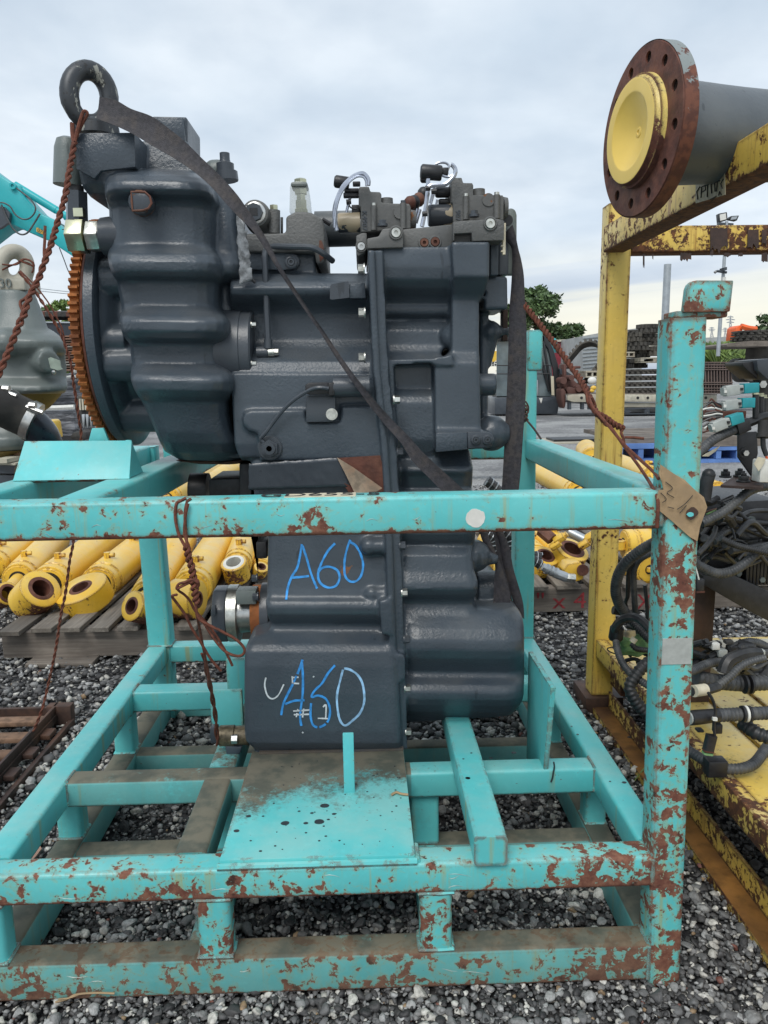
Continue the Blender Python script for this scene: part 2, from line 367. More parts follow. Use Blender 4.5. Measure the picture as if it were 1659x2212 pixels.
M['orange'] = simple('orange paint', (.75, .12, .02), .45, 0, .15, 3)
M['ink_red'] = simple('red stencil ink', (.28, .035, .04), .85, 0, .4, 60)
M['ink_dark'] = simple('dark ink', (.03, .03, .03), .8, 0, .3, 60)
M['chrome'] = simple('clear cable', (.42, .45, .52), .22, .6, .2, 30)
M['galv'] = simple('galvanised steel', (.42, .45, .47), .45, .7, .1, 10)
M['exteal'] = simple('excavator teal paint', (.02, .42, .45), .35, 0, .12, 2, dirt=((.04, .3, .33), .6))
M['glass'] = simple('cab glass', (.10, .13, .14), .08, 0, .3, 2, 0, .8)
def wood_mat(name, c1, c2, sc=(3, 60, 60)):
    m, nt, b = newmat(name); t = N(nt, 'ShaderNodeTexCoord'); v = t.outputs['Object']
    w = scaled(nt, v, sc); n = noise(nt, w, 1.0, 6, .65, .4)
    c = mixc(nt, step(nt, n, .35, .65), c1, c2); c = mixc(nt, mathn(nt, 'MULTIPLY', step(nt, noise(nt, v, 4, 5), .45, .65), .6), c, tuple(x*.55 for x in c1))
    r = N(nt, 'ShaderNodeObjectInfo'); c = mixc(nt, mathn(nt, 'MULTIPLY', r.outputs['Random'], .35), c, (.09, .08, .07))
    nt.links.new(c, b.inputs['Base Color']); b.inputs['Roughness'].default_value = .85; bump(nt, b, n, .6, .003); return m
M['wood'] = wood_mat('weathered wood', (.17, .145, .12), (.30, .265, .22), (60, 3, 60))
M['woodx'] = wood_mat('weathered wood beam', (.15, .125, .105), (.25, .215, .18), (3, 60, 60))
def casting(name, c, c2, rough=.33, grain=150, gk=.55):
    m, nt, b = newmat(name); t = N(nt, 'ShaderNodeTexCoord'); v = t.outputs['Object']
    n = noise(nt, v, 5, 5, .6); col = mixc(nt, step(nt, n, .35, .7), c, c2)
    # water spots and runs (they stay where they dried)
    rn = noise(nt, scaled(nt, v, (42, 42, 7)), 1.0, 3, .5); col = mixc(nt, mathn(nt, 'MULTIPLY', step(nt, rn, .70, .73), .55), col, tuple(x*.42 for x in c))
    sp = noise(nt, v, 90, 2, .5); col = mixc(nt, mathn(nt, 'MULTIPLY', step(nt, sp, .72, .75), .5), col, tuple(x*.4 for x in c))
    g = N(nt, 'ShaderNodeNewGeometry'); nz = N(nt, 'ShaderNodeSeparateXYZ'); L(nt, g, 'Normal', nz, 0)
    dust = mathn(nt, 'MULTIPLY', mathn(nt, 'MULTIPLY', step(nt, nz.outputs[2], .2, 1.0), step(nt, noise(nt, v, 11, 5), .35, .7)), .35)
    col = mixc(nt, dust, col, (.12, .12, .115))
    mu = mathn(nt, 'ADD', noise(nt, v, 8, 6, .65), attr(nt, 'mud')); col = mixc(nt, mathn(nt, 'MULTIPLY', step(nt, mu, .85, 1.25), .8), col, (.12, .095, .07))
    fl = noise(nt, v, 7, 7, .62, .3); flk = step(nt, mathn(nt, 'ADD', fl, mathn(nt, 'MULTIPLY', attr(nt, 'rust'), .2)), .735, .74)
    col = mixc(nt, flk, col, (.19, .085, .04))
    nt.links.new(col, b.inputs['Base Color'])
    r = mathn(nt, 'ADD', mathn(nt, 'MULTIPLY', n, .22), rough-.1); r = mathn(nt, 'ADD', r, mathn(nt, 'MULTIPLY', flk, .4), True); nt.links.new(r, b.inputs['Roughness'])
    h = mathn(nt, 'ADD', mathn(nt, 'MULTIPLY', noise(nt, v, grain, 3, .55), mathn(nt, 'ADD', step(nt, noise(nt, v, 6, 3), .35, .65), .25)), mathn(nt, 'MULTIPLY', noise(nt, v, 28, 4), .9))
    bump(nt, b, h, gk, .0024); return m
M['cast'] = casting('dark grey enamel on cast iron', (.046, .060, .076), (.060, .077, .095))
M['castfine'] = casting('dark grey enamel', (.048, .057, .069), (.060, .070, .083), .3, 300, .2)
M['casttop'] = casting('worn grey castings', (.085, .088, .088), (.12, .12, .115), .5, 160, .7)
M['castgrey'] = casting('lighter grey enamel', (.13, .155, .15), (.17, .19, .18), .4, 200, .3)
M['axle'] = casting('blue grey axle paint', (.085, .10, .115), (.12, .135, .145), .42, 120, .4)
# ---------------------------------------------------------------- ground
def ground_mat():
    m, nt, b = newmat('gravel ground'); g = N(nt, 'ShaderNodeNewGeometry'); v = g.outputs['Position']
    vo = N(nt, 'ShaderNodeTexVoronoi', i_Scale=42.0); nt.links.new(v, vo.inputs['Vector'])
    r = ramp(nt, [(0, (.022, .022, .024)), (.45, (.045, .044, .045)), (.62, (.10, .10, .10)), (.80, (.19, .185, .175)), (.93, (.42, .40, .36))], 'CONSTANT')
    sp = N(nt, 'ShaderNodeSeparateColor'); L(nt, vo, 'Color', sp, 0); L(nt, sp, 0, r, 0)
    far = N(nt, 'ShaderNodeSeparateXYZ'); nt.links.new(v, far.inputs[0]); fy = step(nt, far.outputs[1], 4.0, 9.0)
    big = mathn(nt, 'ADD', mathn(nt, 'MULTIPLY', noise(nt, v, .6, 4), .5), mathn(nt, 'MULTIPLY', noise(nt, v, 14, 6, .8), .5))
    fc = mixc(nt, step(nt, big, .40, .60), (.17, .17, .175), (.44, .44, .43))
    c = mixc(nt, mathn(nt, 'MULTIPLY', fy, .85), r.outputs[0], fc)
    nt.links.new(c, b.inputs['Base Color']); b.inputs['Roughness'].default_value = .8
    bump(nt, b, mathn(nt, 'SUBTRACT', 1.0, vo.outputs['Distance']), .9, .03); return m
gp = MB(); n = 24
ys = [-3, 0, 1, 2, 4, 8, 16, 40, 120, 400, 1400]; xs = [-1200, -300, -60, -12, -3, 3, 12, 60, 300, 1200]
for j, y in enumerate(ys):
    for i, x in enumerate(xs): gp.v.append((x, y, -.004))
for j in range(len(ys)-1):
    for i in range(len(xs)-1):
        a = j*len(xs)+i; gp.f.append((a, a+1, a+1+len(xs), a+len(xs)))
gnd = gp.build('ground', ground_mat(), smooth=False); tag(gnd, kind='structure')
def stone_mat():
    m, nt, b = newmat('gravel stones'); g = N(nt, 'ShaderNodeNewGeometry'); rp = g.outputs['Random Per Island']
    r = ramp(nt, [(0, (.024, .024, .026)), (.16, (.05, .049, .05)), (.30, (.095, .094, .095)), (.43, (.15, .15, .15)), (.61, (.26, .26, .255)), (.75, (.40, .40, .39)), (.86, (.52, .50, .45)), (.93, (.68, .66, .60)), (.985, (.33, .22, .12)), (.993, (.2, .07, .05))], 'CONSTANT')
    nt.links.new(rp, r.inputs[0]); v = g.outputs['Position']
    k = noise(nt, v, 140, 4, .6); c = mixc(nt, step(nt, k, .35, .7), r.outputs[0], mixc(nt, .5, r.outputs[0], (.09, .085, .08)))
    nt.links.new(c, b.inputs['Base Color']); b.inputs['Roughness'].default_value = .62; bump(nt, b, k, .5, .004); return m
def ico(sub):
    bm = bmesh.new(); bmesh.ops.create_icosphere(bm, subdivisions=sub, radius=1); V = np.array([v.co[:] for v in bm.verts]); Fc = np.array([[v.index for v in f.verts] for f in bm.faces]); bm.free(); return V, Fc
def stones(name, n, sub, region, size, rng, sink=.25):
    V, Fc = ico(sub); nv = len(V)
    pos = region(n, rng); n = len(pos)
    sc = size(n, rng)[:, None]*np.stack([rng.uniform(.8, 1.25, n), rng.uniform(.7, 1.15, n), rng.uniform(.5, .85, n)], 1)
    kinds = 24; base = []
    for k in range(kinds):          # angular pebbles: a ball cut by a few random planes
        P = V.copy()
        for _ in range(9):
            d = rng.normal(size=3); d /= np.linalg.norm(d); h = rng.uniform(.36, .78); s = P@d; P -= np.outer(np.maximum(s-h, 0), d)
        base.append(P)
    base = np.array(base); q = base[rng.integers(0, kinds, n)]*sc[:, None, :]
    a = rng.uniform(0, 2*np.pi, n); ca, sa = np.cos(a), np.sin(a); t = rng.normal(0, .35, n); ct, st = np.cos(t), np.sin(t)
    x, y, z = q[..., 0], q[..., 1], q[..., 2]; y, z = y*ct[:, None]-z*st[:, None], y*st[:, None]+z*ct[:, None]
    x, y = x*ca[:, None]-y*sa[:, None], x*sa[:, None]+y*ca[:, None]
    pz = pos[:, 2:3] + sc[:, 2:3]*(1-2*sink)
    verts = np.stack([x+pos[:, 0:1], y+pos[:, 1:2], z+pz], -1).reshape(-1, 3)
    faces = (Fc[None]+np.arange(n)[:, None, None]*nv).reshape(-1)
    me = bpy.data.meshes.new(name); nf = len(faces)//3
    me.vertices.add(len(verts)); me.vertices.foreach_set('co', verts.astype(np.float32).ravel())
    me.loops.add(len(faces)); me.loops.foreach_set('vertex_index', faces.astype(np.int32))
    me.polygons.add(nf); me.polygons.foreach_set('loop_start', np.arange(0, nf*3, 3, dtype=np.int32)); me.polygons.foreach_set('loop_total', np.full(nf, 3, np.int32))
    me.update(calc_edges=True)
    return link(name, me, STONE, None, False)
STONE = stone_mat()
rng = np.random.default_rng(3)
def reg(y0, y1, spread, zj):
    def f(n, rng):
        y = y0*(y1/y0)**rng.uniform(0, 1, n)          # density falls with distance
        x = rng.uniform(-1, 1, n)*spread*y; return np.stack([x, y, rng.uniform(0, zj, n)], 1)
    return f
near = stones('gravel', 7500, 2, reg(1.15, 2.3, .64, .010), lambda n, r: np.clip(r.lognormal(math.log(.0086), .36, n), .006, .023), rng)
fine = stones('gravel', 24000, 1, reg(1.15, 2.6, .64, .006), lambda n, r: np.clip(r.lognormal(math.log(.0062), .32, n), .003, .012), rng, .1)
tag(fine, kind='stuff')
tag(near, kind='stuff')
mid = stones('gravel', 46000, 1, reg(2.25, 9.0, .62, .010), lambda n, r: np.clip(r.lognormal(math.log(.0112), .38, n), .005, .027), rng)
tag(mid, kind='stuff')
# ---------------------------------------------------------------- teal transport stand
T = .062
FY0, FY1 = 1.394, 2.795        # front and rear faces
XL0, XL1, XR0, XR1 = -.812, -.742, .555, .618
ZD0, ZD1 = .228, .296          # deck rails
ZB0, ZB1 = .012, .098          # ground rails
ZT0, ZT1 = .968, 1.040         # top rails
stand = thing('transport_stand', 'turquoise welded steel stand with chipped rusty paint carrying the dark gearbox', 'stand', (0, 2.1, 0))
def tb(name, a, b, w, h, rust=.3, mud=0.0, parent=stand, mat='teal', r=.009, **k):
    return MB().bar(a, b, w, h, r, **k).build(name, M[mat], parent, rust=rust, mud=mud)
mid_ = lambda a, b: (a+b)/2
yf = FY0+T/2
tb('ground_rail', (-.86, yf, mid_(ZB0, ZB1)), (.57, yf, mid_(ZB0, ZB1)), T, ZB1-ZB0, .88, .70)
tb('deck_rail', (-.86, yf, mid_(ZD0, ZD1)), (.569, yf, mid_(ZD0, ZD1)), T, ZD1-ZD0, .80, .12)
tb('top_rail', (-.86, yf, mid_(ZT0, ZT1)), (.548, yf, mid_(ZT0, ZT1)), T, ZT1-ZT0, .66, 0)
# uprights of the front frame
tb('upright', (-.322, yf, ZB1-.004), (-.322, yf, ZD0+.004), .068, .058, .95, .2, up=(0, 1, 0), r=.014)
tb('upright', (.128, yf, ZB1-.004), (.128, yf, ZD0+.004), .066, .058, .95, .1, up=(0, 1, 0), r=.014)
tb('upright', (-.775, yf, ZB1-.004), (-.775, yf, ZD0+.004), .066, .058, .4, .1, up=(0, 1, 0), r=.014)
# corner post with its bent lug
tb('corner_post', (.6015, yf, .0), (.583, yf, 1.352), .068, T+.004, .86, 0.05, up=(0, 1, 0), r=.009)
lug = MB(); lx0, lx1 = .567, .652
prof = [(0, 0), (.0, .012)]
lug.box((.560, FY0+.004, 1.352), (.655, FY0+.062, 1.364)); 
o = lug.build('lug_foot', M['teal'], stand, bevel=.003, rust=.9)
lg = MB(); R_ = .012
pr = [(.571, 1.361), (.655, 1.361), (.658, 1.4145), (.592, 1.4155)] + [(.583, 1.4135), (.577, 1.408), (.574, 1.40)]
lg.prism(pr, FY0-.004, FY0+.010); lg.build('lug', M['teal'], stand, bevel=.002, rust=.85)
# side rails
for (x0, x1) in ((XL0, XL1), (XR0, XR1)):
    xm = mid_(x0, x1)
    tb('deck_rail', (xm, FY0+T, mid_(ZD0, ZD1)), (xm, FY1-.002, mid_(ZD0, ZD1)), x1-x0, ZD1-ZD0, .12, .05 if xm > 0 else 0)
    tb('ground_rail', (xm, FY0+T, mid_(ZB0, ZB1)), (xm, FY1-.002, mid_(ZB0, ZB1)), x1-x0, ZB1-ZB0, .2, .8)
    for yy in (1.86, 2.32): tb('upright', (xm, yy, ZB1-.004), (xm, yy, ZD0+.004), x1-x0-.008, .06, .35, .25, up=(0, 1, 0))
# rear frame
yr = FY1-T/2
xrl, xrr = -.772, .605
tb('ground_rail', (XL1, yr, mid_(ZB0, ZB1)), (XR0, yr, mid_(ZB0, ZB1)), T, ZB1-ZB0, .2, .6)
tb('deck_rail', (XL1, yr, mid_(ZD0, ZD1)), (XR0, yr, mid_(ZD0, ZD1)), T, ZD1-ZD0, .1, .1)
tb('top_rail', (-.71, yr, 1.0), (.56, yr, 1.0), T, .07, .15, 0)
pl0 = W('E', 925, 1690, yr); pl1 = W('E', 900, 1095, yr)
tb('corner_post', (-.768, yr, ZD1-.005), (pl1.x-.002, yr, 1.03), .085, .07, .3, 0, up=(0, 1, 0))
tb('corner_post', (-.768, yr, .0), (-.768, yr, ZD1-.006), .08, .07, .3, .3, up=(0, 1, 0))
pr0 = W('G', 95, 1900, yr); pr1 = W('G', 110, 300, yr)
tb('corner_post', (pr0.x, yr, .0), (pr1.x, yr, 1.30), .074, .075, .25, 0, up=(0, 1, 0), mat='teal')
q = W('G', 165, 165, yr)
MB().box((q.x-.030, yr-.042, 1.275), (q.x+.024, yr+.042, q.z)).build('lug', M['teal'], stand, bevel=.006, rust=.5)
# top side rails (right one leads from the corner post to the rear post)
tb('top_rail', (.587, FY0+T, 1.0), (.607, yr-.035, 1.0), .066, .07, .12, 0)
tb('top_rail', (-.79, FY0+T, 1.0), (-.79, yr-.03, 1.0), .07, .07, .2, 0)
tb('cradle_beam', (-.555, FY0+T, 1.0), (-.555, yr-.032, 1.0), .082, .072, .2, 0)
# saddle plate and its braces on the two cradle beams
A_ = [W('E', 75, 742, 1.62), W('E', 738, 742, 1.62), W('E', 782, 503, 1.78), W('E', 145, 507, 1.78)]
zb = 1.037
p0, p1 = Vector((A_[0].x, 1.62, zb)), Vector((A_[1].x, 1.62, zb))
SY = 1.66
def onrail(k, x, y): return WZ(k, x, y, 1.037)
s0, s1 = onrail('E', 75, 744), onrail('E', 738, 744)
t0 = W('E', 145, 507, s0.y+.075); t1 = W('E', 782, 503, s0.y+.075)
s1.y = s0.y
nrm = (s1-s0).cross(t0-s0).normalized()
if nrm.y > 0: nrm = -nrm
MB().extr([s0, s1, t1, t0], -nrm*.010).build('saddle_plate', M['teal2'], stand, bevel=.0015, rust=.25)
e1 = W('E', 850, 690, s0.y+.13); e1.z = 1.037
MB().extr([s1+Vector((-.004, .012, 0)), t1+Vector((-.006, .004, 0)), t1+Vector((-.006, .016, 0)), e1, e1+Vector((-.02, 0, 0))], (-.010, 0, 0)).build('saddle_brace', M['teal2'], stand, rust=0)
f0, f1, f2, f3 = [W('E', x, y, 1.98) for x, y in ((522, 520), (650, 520), (612, 430), (545, 432))]
MB().extr([f0, f1, f2, f3], (0, .012, 0)).build('saddle_plate', M['teal2'], stand, bevel=.0015, rust=.3)
# deck cross beams
tb('cross_beam', (XL1, 1.785, mid_(ZD0, ZD1)), (-.36, 1.785, mid_(ZD0, ZD1)), .062, ZD1-ZD0, .1, .66)
tb('cross_beam', (-.36, 1.785, mid_(ZD0, ZD1)), (.10, 1.785, mid_(ZD0, ZD1)), .062, ZD1-ZD0, .1, .8)
tb('cross_beam', (.10, 1.785, mid_(ZD0, ZD1)), (XR0, 1.785, mid_(ZD0, ZD1)), .062, ZD1-ZD0, .1, .04)
tb('cross_beam', (XL1, 2.34, mid_(ZD0, ZD1)), (XR0, 2.34, mid_(ZD0, ZD1)), .072, ZD1-ZD0, .12, .12)
tb('deck_beam', (-.375, FY0+T, mid_(ZD0, ZD1)-.001), (-.375, 1.754, mid_(ZD0, ZD1)-.001), .068, ZD1-ZD0, .15, .82)
tb('deck_beam', (-.375, 1.816, mid_(ZD0, ZD1)-.001), (-.375, 2.304, mid_(ZD0, ZD1)-.001), .068, ZD1-ZD0, .15, .5)
for yy in (1.80, 2.32): tb('ground_beam', (XL1, yy, .055), (XR0, yy, .055), .06, .075, .15, .85)
for xx in (-.36, .135):
    tb('ground_beam', (xx, FY0+T, .054), (xx, 1.77, .054), .062, .073, .2, .5)
    tb('upright', (xx+.0, 1.80, ZB1-.006), (xx, 1.80, ZD0+.004), .07, .056, .6, .35, up=(0, 1, 0))
# base plate, fin
pc = [WZ('J', 230, 800, .312), WZ('J', 1290, 765, .312), WZ('J', 1228, 200, .312), WZ('J', 395, 250, .312)]
pc[0].y = pc[1].y = 1.402; pc[2].y = pc[3].y = 1.86
MB().extr([p.xyz for p in pc], (0, 0, -.013)).build('base_plate', M['teal'], stand, bevel=.002, rust=.1, mud=.30, mudgrad=1.25)
bd = MB(); bd.tube([pc[0]+Vector((-.004, -.003, -.013)), pc[1]+Vector((.004, -.003, -.013))], .0075, 8); bd.tube([pc[1]+Vector((.004, -.003, -.013)), pc[1]+Vector((.004, .05, -.013))], .0065, 8)
bd.build('weld_bead', M['teal'], stand, rust=.2)
fb = WZ('J', 935, 440, .312); ft = W('J', 930, 118, fb.y)
MB().box((fb.x-.0125, fb.y-.004, .311), (fb.x+.0125, fb.y+.004, ft.z)).build('locating_fin', M['teal2'], stand, bevel=.002, rust=.1)
# loose-ended channel beam resting on the deck
cb0 = W('K', 292, 690, FY0-.006)
zc = .325
ca = (.236, FY0-.010, zc); cbp = (.236, 2.31, zc)
tb('bearer_beam', ca, cbp, .066, .062, .4, 0.02, r=.006)
# gusset plates at the right
g0 = WZ('H', 200, 1140, .296); g1 = WX('H', 280, 655, g0.x+.012)
gx = g0.x+.004
pA = Vector((gx, 1.757, .30)); pB = WX('H', 275, 660, gx); pC = WX('H', 130, 430, gx); pD = Vector((gx, pC.y, .10))
MB().extr([pA, Vector((gx, 1.757+.012, .225)), Vector((gx, pC.y, .225)), pC, pB], (.012, 0, 0)).build('gusset_plate', M['teal'], stand, bevel=.0015, rust=.25)
lp = W('I', 1350, 300, 2.06)
MB().box((lp.x-.045, 2.05, .26), (lp.x+.045, 2.066, W('I', 1350, 180, 2.05).z)).build('stop_plate', M['teal'], stand, bevel=.004, rust=.2, mud=.1)
lp = W('I', 1405, 100, 2.2)
MB().box((lp.x-.03, 2.2, .26), (lp.x+.05, 2.216, W('I', 1400, -10, 2.2).z)).build('stop_plate', M['teal'], stand, bevel=.004, rust=.2, mud=.25)
# white paint dab and grey overspray on the top rail, model sticker on its top
def blob(cx_, cz_, rx, rz, y, name, mat, parent, seed=0, n=40, jag=.12):
    random.seed(seed); mb = MB(); P = []
    for k in range(n):
        a = 2*math.pi*k/n; f = 1+jag*(mnoise.noise(Vector((math.cos(a)*2+seed, math.sin(a)*2, seed)))+.5*mnoise.noise(Vector((math.cos(a)*7+seed, math.sin(a)*7, seed))))
        P.append((cx_+rx*math.cos(a)*f, cz_+rz*math.sin(a)*f))
    mb.prism(P, y-.0008, y+.0006); return mb.build(name, mat, parent, smooth=False)
dw = W('D', 1270, 877, FY0); blob(dw.x, dw.z, .018, .0175, FY0, 'paint_dab', M['white'], stand, 3)
sk = [WZ('D', 362, 802, ZT1+.001), WZ('D', 710, 797, ZT1+.001), WZ('D', 712, 780, ZT1+.001), WZ('D', 365, 786, ZT1+.001)]
sx0, sx1 = sk[0].x, sk[1].x; y0_, y1_ = FY0+.008, FY0+.052
MB().box((sx0, y0_, ZT1-.001), (sx1, y1_, ZT1+.0012)).build('model_sticker', M['label'], stand, smooth=False)
text_mesh('GD655-5', .052, 'printed_text', M['ink_dark'], stand, Matrix.Translation(((sx0+sx1)/2, (y0_+y1_)/2, ZT1+.0016)) @ Matrix.Scale(1.15, 4, (1, 0, 0)))
# fabric tape patch on the corner post
tp = W('H', 1070, 430, FY0-.001)
MB().box((tp.x-.045+.018, FY0-.0035, tp.z-.025), (tp.x+.030, FY0-.0012, tp.z+.027)).build('tape_patch', M['greyplastic'], stand, smooth=False)

def weld(cx_, cy_, z, hw, hd, r=.0045):
    P = []
    for (x0, y0), (x1, y1) in (((-1, -1), (1, -1)), ((1, -1), (1, 1)), ((1, 1), (-1, 1)), ((-1, 1), (-1, -1))):
        for i in range(5): t = i/5; P.append(Vector((cx_+(x0+(x1-x0)*t)*hw, cy_+(y0+(y1-y0)*t)*hd, z+.0015*mnoise.noise(Vector((cx_*9+i, y0, x0))))))
    rr_ = [r*(1+.35*mnoise.noise(p*60)) for p in P]; MB().tube(P, rr_, 6, closed=True).build('weld_bead', M['teal'], stand, rust=.35, mud=.2)
for x_ in (-.322, .128, -.775):
    weld(x_, yf, ZB1+.001, .034, .027); weld(x_, yf, ZD0-.001, .034, .027)
for x0, x1 in ((XL0, XL1), (XR0, XR1)):
    for yy in (1.86, 2.32): weld((x0+x1)/2, yy, ZB1+.001, (x1-x0)/2-.005, .030); weld((x0+x1)/2, yy, ZD0-.001, (x1-x0)/2-.005, .030)
weld(-.768, yr, ZD1+.001, .043, .035); weld(pr0.x, yr, ZD1+.001, .038, .038)
def seam(a, b, r=.0045):
    a, b = Vector(a), Vector(b); P = [a.lerp(b, i/7) for i in range(8)]; MB().tube(P, [r*(1+.4*mnoise.noise(p*70)) for p in P], 6).build('weld_bead', M['teal'], stand, rust=.5, mud=.1)
for z0, z1 in ((ZD0, ZD1), (ZB0, ZB1), (ZT0, ZT1)): seam((.5665 if z0 < .9 else .5505, FY0+.001, z0+.006), (.5665 if z0 < .9 else .5505, FY0+.001, z1-.006)); seam((.5665 if z0 < .9 else .5505, FY0+.004, z1), (.5665 if z0 < .9 else .5505, FY0+.056, z1))
for y_ in (1.785, 2.34):
    for x_ in (XL1, XR0): seam((x_, y_-.031, ZD0+.008), (x_, y_-.031, ZD1-.004), .004); seam((x_, y_-.028, ZD1), (x_, y_+.028, ZD1), .004)

# dark paint drips on the plate, the bearer and the right-hand rails
M['drip'] = simple('dark paint drip', (.035, .045, .05), .35, 0, .2, 60); rd = random.Random(21)
def spot(x, y, z, r):
    P = [Vector((x+math.cos(a)*r*1.25*(1+.2*mnoise.noise(Vector((a, x*50, y)))), y+math.sin(a)*r, z)) for a in [2*math.pi*i/12 for i in range(12)]]
    m = MB(); m.extr(P, (0, 0, .0007)); m.build('paint_drip', M['drip'], stand, smooth=False)
for k, x, y, z, r in (('J', 585, 610, .3125, .0075), ('J', 770, 602, .3125, .009), ('J', 697, 610, .3125, .004), ('J', 385, 572, .3125, .0045), ('J', 660, 545, .3125, .0025), ('J', 730, 555, .3125, .003), ('J', 320, 652, .3125, .005), ('J', 850, 560, .3125, .0035), ('J', 800, 515, .3125, .008), ('J', 450, 762, .3125, .0025), ('J', 770, 706, .3125, .002), ('J', 365, 545, .3125, .002), ('J', 820, 590, .3125, .0025),
                      ('J', 1580, 366, .3565, .004), ('J', 1598, 228, .3565, .0022), ('J', 1555, 260, .3565, .002), ('K', 178, 330, .3565, .0045), ('K', 292, 232, .2965, .004), ('K', 405, 205, .2965, .0055), ('K', 950, 352, .2965, .0045), ('K', 880, 347, .2965, .0022), ('K', 690, 75, .2965, .0022), ('K', 720, 115, .2965, .003)):
    p = WZ(k, x, y, z); spot(p.x, p.y, z-.0002, r)
for i in range(46):
    a = rd.uniform(-.26, .07); b_ = rd.uniform(1.43, 1.80); spot(a, b_, .3123, rd.uniform(.0008, .0022))
m = MB(); m.tube(curve_pts([W('H', x, y, 1.752) for x, y in ((292, 1135), (296, 1165), (290, 1200), (284, 1235), (275, 1262))], 5), [.0022]*21, 6); m.build('paint_drip', M['drip'], stand)
m = MB(); m.tube([W('K', 1000, 0, FY0-.0005), W('K', 1000, 1, FY0-.0005)], .0001, 4)
# scuffs along the arris of the front rails where the paint is rubbed to bare grey
M['scuff'] = simple('rubbed pale metal', (.30, .33, .31), .45, .3, .3, 80)
for z_, n_ in ((ZT0+.03, 7), (ZD0+.03, 8), (ZB0+.04, 6)):
    for i in range(n_):
        x0 = rd.uniform(-.7, .5); l = rd.uniform(.01, .05); dz = rd.uniform(-.018, .018); m = MB(); m.tube([Vector((x0+l*t, FY0-.0001, z_+dz+.004*math.sin(t*3+i))) for t in (0, .3, .6, 1)], [.0003, .0007, .0006, .0002], 4); m.build('scratch', M['scuff'], stand)
# ---------------------------------------------------------------- main gearbox
CR.update(Q=(.2381, 153.6, 493.7), R=(.28108, 685.8, 340.1), S=(.24799, 790, 521.2), U=(.18187, 521.2, 384.0), V=(.21073, 427.9, 1179.5), X=(.20502, 987.5, 1042.3))
gear = thing('gearbox', 'large dark grey gearbox marked A60 in blue, strapped on the turquoise stand', 'gearbox', (-.1, 2.1, .312))
def SL(mb, rows, yb, rad=.03, k='P', seg=4, fan=False):
    """body built of horizontal slices: (row, left, right, front depth[, radius]) in survey coordinates"""
    rings = []
    for row in rows:
        py, xl, xr, yf = row[:4]; r = row[4] if len(row) > 4 else rad
        a = W(k, xl, py, yf); b = W(k, xr, py, yf); r = min(r, (b.x-a.x)*.45, (yb-yf)*.8)
        ring = [Vector((a.x, yb, a.z)), ]
        for i in range(seg+1):
            t = math.pi/2*i/seg; ring.append(Vector((a.x+r-r*math.cos(t), yf+r-r*math.sin(t), a.z)))
        for i in range(seg+1):
            t = math.pi/2*(1-i/seg); ring.append(Vector((b.x-r+r*math.cos(t), yf+r-r*math.sin(t), b.z)))
        ring.append(Vector((b.x, yb, b.z)))
        if fan: ring[0].x = a.x*yb/yf; ring[-1].x = W(k, xr, py, yb).x-.02
        rings.append(ring)
    mb.loft(rings); return mb
def PZ(mb, k, pts, y0, y1): return mb.prism([W(k, x, y, y0) for x, y in pts], y0, y1)
def XC(mb, k, x0, x1, yc, Y, r, r1=None, n=28, **kw):      # drum whose axis runs along x
    a = W(k, x0, yc, Y); b = W(k, x1, yc, Y); b.z = a.z
    return mb.cyl(a, b, r, r1, n, **kw)
# converter housing (ribbed)
h = MB()
SL(h, [(364, 236, 418, 1.91), (369, 226, 432, 1.87), (378, 213, 440, 1.835), (392, 208.5, 447, 1.815), (408, 208.5, 450, 1.812), (420, 211, 452, 1.825), (432, 215, 452, 1.85), (445, 219, 452, 1.862),
       (500, 221, 453, 1.862), (527, 222.5, 453, 1.86), (537, 217, 456, 1.848), (548, 215, 461, 1.815), (565, 217.5, 464, 1.803), (585, 224, 463, 1.806), (597, 232, 462, 1.825), (607, 237.5, 460, 1.858),
       (630, 241, 460, 1.862), (660, 247, 461, 1.862), (670, 246, 468, 1.85), (682, 241.7, 478, 1.815), (694, 243, 483, 1.803), (715, 246.5, 481, 1.803), (730, 255, 476, 1.822), (742, 265.5, 470, 1.858),
       (765, 268, 472, 1.862), (786, 270, 475, 1.862), (797, 268, 486, 1.845), (810, 266, 492, 1.813), (822, 267.4, 494, 1.803), (843, 275, 492, 1.808), (856, 283, 487, 1.83), (868, 292, 484, 1.86),
       (898, 306, 486, 1.868), (934, 322, 495, 1.878), (958, 332, 510, 1.895), (978, 343, 515, 1.925), (996, 375, 515, 1.99)], 2.42, .062)
SL(h, [(288, 166, 291, 1.86, .008), (330, 160, 291, 1.86, .02), (366, 159, 291, 1.86, .04), (395, 163, 291, 1.87, .05), (418, 182, 291, 1.89, .05), (433, 208, 291, 1.95, .05)], 2.25)
SL(h, [(304, 285, 405, 1.96, .008), (345, 280, 420, 1.95, .01), (400, 270, 440, 1.94)], 2.25)
SL(h, [(252, 331, 404, 2.04, .008), (310, 331, 404, 2.04, .008)], 2.2)
# right shoulder of the housing
SL(h, [(405, 440, 497, 1.97), (430, 440, 506, 1.95), (520, 445, 512, 1.93), (545, 445, 516, 1.925), (570, 445, 518, 1.905), (590, 445, 518, 1.91), (612, 445, 516, 1.95)], 2.3, .03)
SL(h, [(600, 452, 500, 1.97), (900, 470, 505, 1.96), (990, 480, 530, 1.97)], 2.3, .02)
